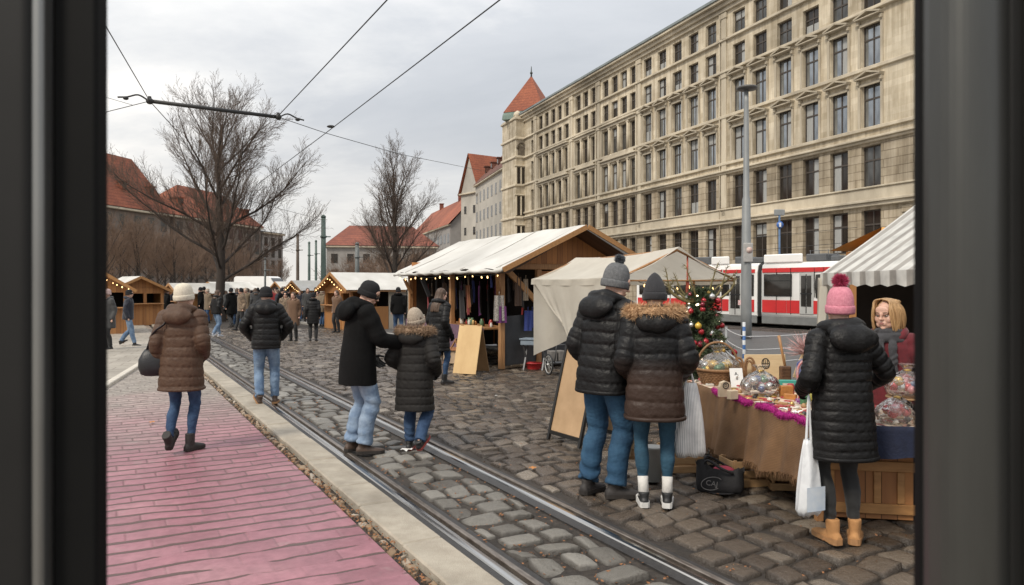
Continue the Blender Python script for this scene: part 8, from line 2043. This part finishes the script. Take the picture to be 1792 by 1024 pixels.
def tote():
    t = thing('tote_bag', 'slumped black tote bag with white lettering under the burlap table', 'bag', (1.74, 6.22, .0), R(-12)); m = mat('tote_black', (.014, .013, .015), (.009, .009, .01), 8, .8, bump=.4, bscale=50)
    b = MB(); n = 40; rings = []
    for j, (z, w, d) in enumerate(((0, .34, .15), (.02, .38, .20), (.07, .39, .20), (.12, .385, .17), (.165, .38, .13), (.19, .40, .11))):
        rings.append([Vector((w/2*math.copysign(abs(math.cos(2*math.pi*k/n))**.6, math.cos(2*math.pi*k/n)), d/2*math.copysign(abs(math.sin(2*math.pi*k/n))**.7, math.sin(2*math.pi*k/n)), z+(.075*max(0, math.cos(2*math.pi*k/n+2.6))**2+.02*math.sin(5*2*math.pi*k/n) if j > 2 else 0)+.006*math.sin(k*1.7))) for k in range(n)])
    b.loft(rings, caps=False); b.lathe([(.001, .012), (.15, .012)], 12, caps=False); bo = part('bag', b, m, t)
    b = MB()
    for y in (-.05, .05): b.tube([(-.13, y, .22), (-.10, y*1.5, .27), (-.0, y*2.4, .22), (.10, y*1.6, .17)], .011, 6, sub=4)
    part('handle', b, m, t)
    wt = mat('print_white', (.22, .21, .205), None, 9, .7)
    text_mesh('CAJ', .06, wt, 'lettering', bo, (-.07, -.104, .085), (R(90), R(8), 0), .002)
    b = MB(); b.tube([(-.07+.085*math.cos(a), -.1015-.002*math.sin(a), .085+.055*math.sin(a+.2)) for a in [math.pi*(.15+1.55*i/24) for i in range(25)]], .0032, 5); part('print_ring', b, wt, bo)
    b = MB(); b.ball((.03, 0, .165), (.10, .05, .05), 12, 8); part('scarf_inside', b, mat('inside_red', (.30, .03, .06), None, 9, .8), t)
tote()
cm2 = crate_me(.36, .26, .24, 3).mesh('crate', cr_m)
for k, (x, y, rz, lab) in enumerate(((2.02, 6.42, 12, 'slatted wooden crate under the burlap table just right of the black tote'), (2.36, 6.30, -8, 'slatted wooden crate deeper under the burlap table'), (1.56, 6.9, 5, 'low wooden crate behind the striped bag'))):
    o = link('crate', cm2); o.location = (x, y, .004); o.rotation_euler = (0, 0, R(rz)); tag(o, lab, 'crate', 'crates under the gift table')
pal_w = plank_mat('pallet_planks', (.34, .15, .05), (.20, .08, .03), .11, 'X', .7)
for k, (x, y, rz) in enumerate(((2.62, 5.62, -10), (3.3, 5.50, -10))):
    t = thing('pallet_box', ['left', 'right'][k]+' of the two plank boxes standing under the navy cloth', 'box', (x, y, .004), R(rz)); 
    b = MB(); b.box((0, 0, .24), (.66, .36, .46), None, .004); part('box', b, pal_w, t)
    b = MB(); b.box((0, -.192, .40), (.68, .024, .075), None, .004); b.box((0, -.192, .09), (.68, .024, .075), None, .004); part('batten', b, wood_edge, t)
    for j in range(4):
        b = MB(); b.box((-.24+.16*j, -.188, .245), (.05, .016, .23), None, .003); part('slat', b, wood_edge, t)
b = MB(); b.lathe([(.075, 0), (.085, .28), (.09, .285), (.09, .30), (.075, .30)], 20); solo('bucket', b, mat('bucket_grey', (.36, .37, .36), (.28, .28, .27), 5, .5), 'plain grey bucket standing behind the legs of the fur-collared woman', 'bucket', (1.24, 6.55, .004))
# shoulder bag of the woman in brown
t = thing('shoulder_bag', 'black leather shoulder bag hanging at the left side of the woman in brown', 'bag', W(pb_, (-.275, -.03, .80)), R(20)); lm = mat('bag_leather', (.014, .014, .016), (.009, .009, .01), 12, .42, bump=.3, bscale=90)
b = MB(); b.loft([ring_se(0, 0, z, w, d, 28, 2.6) for z, w, d in ((0, .08, .05), (.02, .125, .075), (.09, .15, .085), (.17, .145, .078), (.24, .11, .055), (.275, .085, .03), (.28, .05, .015))]); part('bag', b, lm, t)
Mi = Matrix.Rotation(-R(20), 3, 'Z'); tp = Mi @ (W(pb_, (-.155, .0, 1.455))-t.location); t2 = Mi @ (W(pb_, (-.20, .1, 1.38))-t.location)
b = MB(); b.tube([(-.07, 0, .25), tuple((Vector((-.05, -.03, .25))).lerp(tp, .5)+Vector((-.03, -.085, 0))), tuple(tp+Vector((.0, -.125, -.09))), tuple(tp+Vector((0, 0, .045))), tuple(t2+Vector((-.02, .05, -.05))), (.07, .03, .25)], .014, 8, sub=4, flat=(1, .5)); part('strap', b, lm, t)

# ------------------------------------------------------------------ tape barrier by the road
bw_ = stripe_mat('pole_blue_white', (.62, .64, .66), (.03, .12, .34), 'Z', .15, .5, .5)
base = lambda px, Y: Vector(((px-CX)/F*Y, Y, 0))
poles = []
for px, Y, m, lb, hh in ((1302, 12.2, bw_, 'slim blue and white striped barrier pole behind the gift table', 1.12), (1271, 14.5, lamp_m, 'thin grey barrier pole left of the striped one', .92), (1448, 13.6, lamp_m, 'thin grey barrier pole at the right end of the tape', .92)):
    t = thing('barrier_pole', lb, 'pole', base(px, Y)); b = MB(); b.lathe([(.025, .03), (.025, hh)], 10); part('pole', b, m, t); b = MB(); b.lathe([(.16, 0), (.16, .02), (.04, .04)], 18); part('foot', b, tarp_dk, t); poles.append(base(px, Y))
tape = mat('tape_white', (.62, .62, .62), (.5, .5, .5), 6, .5)
for z, lb in ((.88, 'topmost'), (.66, 'middle'), (.44, 'lowest')):
    b = MB(); P = [poles[1]+Vector((0, 0, z)), poles[0]+Vector((.03, .03, z)), poles[2]+Vector((0, 0, z))]; Q = []
    for a, c in zip(P, P[1:]):
        for k in range(12): f = k/12; q = a.lerp(c, f); q.z -= .10*f*(1-f); Q.append(q)
    Q.append(P[-1]); b.tube(Q, .012, 6, flat=(.3, 1)); solo('barrier_tape', b, tape, lb+' strand of the pale barrier tape along the road', 'tape')
# scraps on the cobbles
for px, py, s_, m, lb in ((868, 694, .02, paper, 'tiny white paper scrap on the open cobbles'), (932, 822, .035, mat('peel_orange', (.55, .22, .05), None, 9, .6), 'small orange peel lying on the cobbles near the couple'), (266, 741, .035, MATS['peel_orange'], 'small orange scrap on the paving by the walking woman'), (712, 790, .06, paper, 'crumpled white and red wrapper at the feet of the child')):
    b = MB(); b.sheet(lambda u, v: ((u-.5)*s_*2, (v-.5)*s_*1.5, .004+.3*s_*abs(math.sin(u*5+v*3))), 6, 5); solo('litter_scrap', b, m, lb, 'litter', px_ground(px, py)+Vector((0, 0, .006)), 1.0)
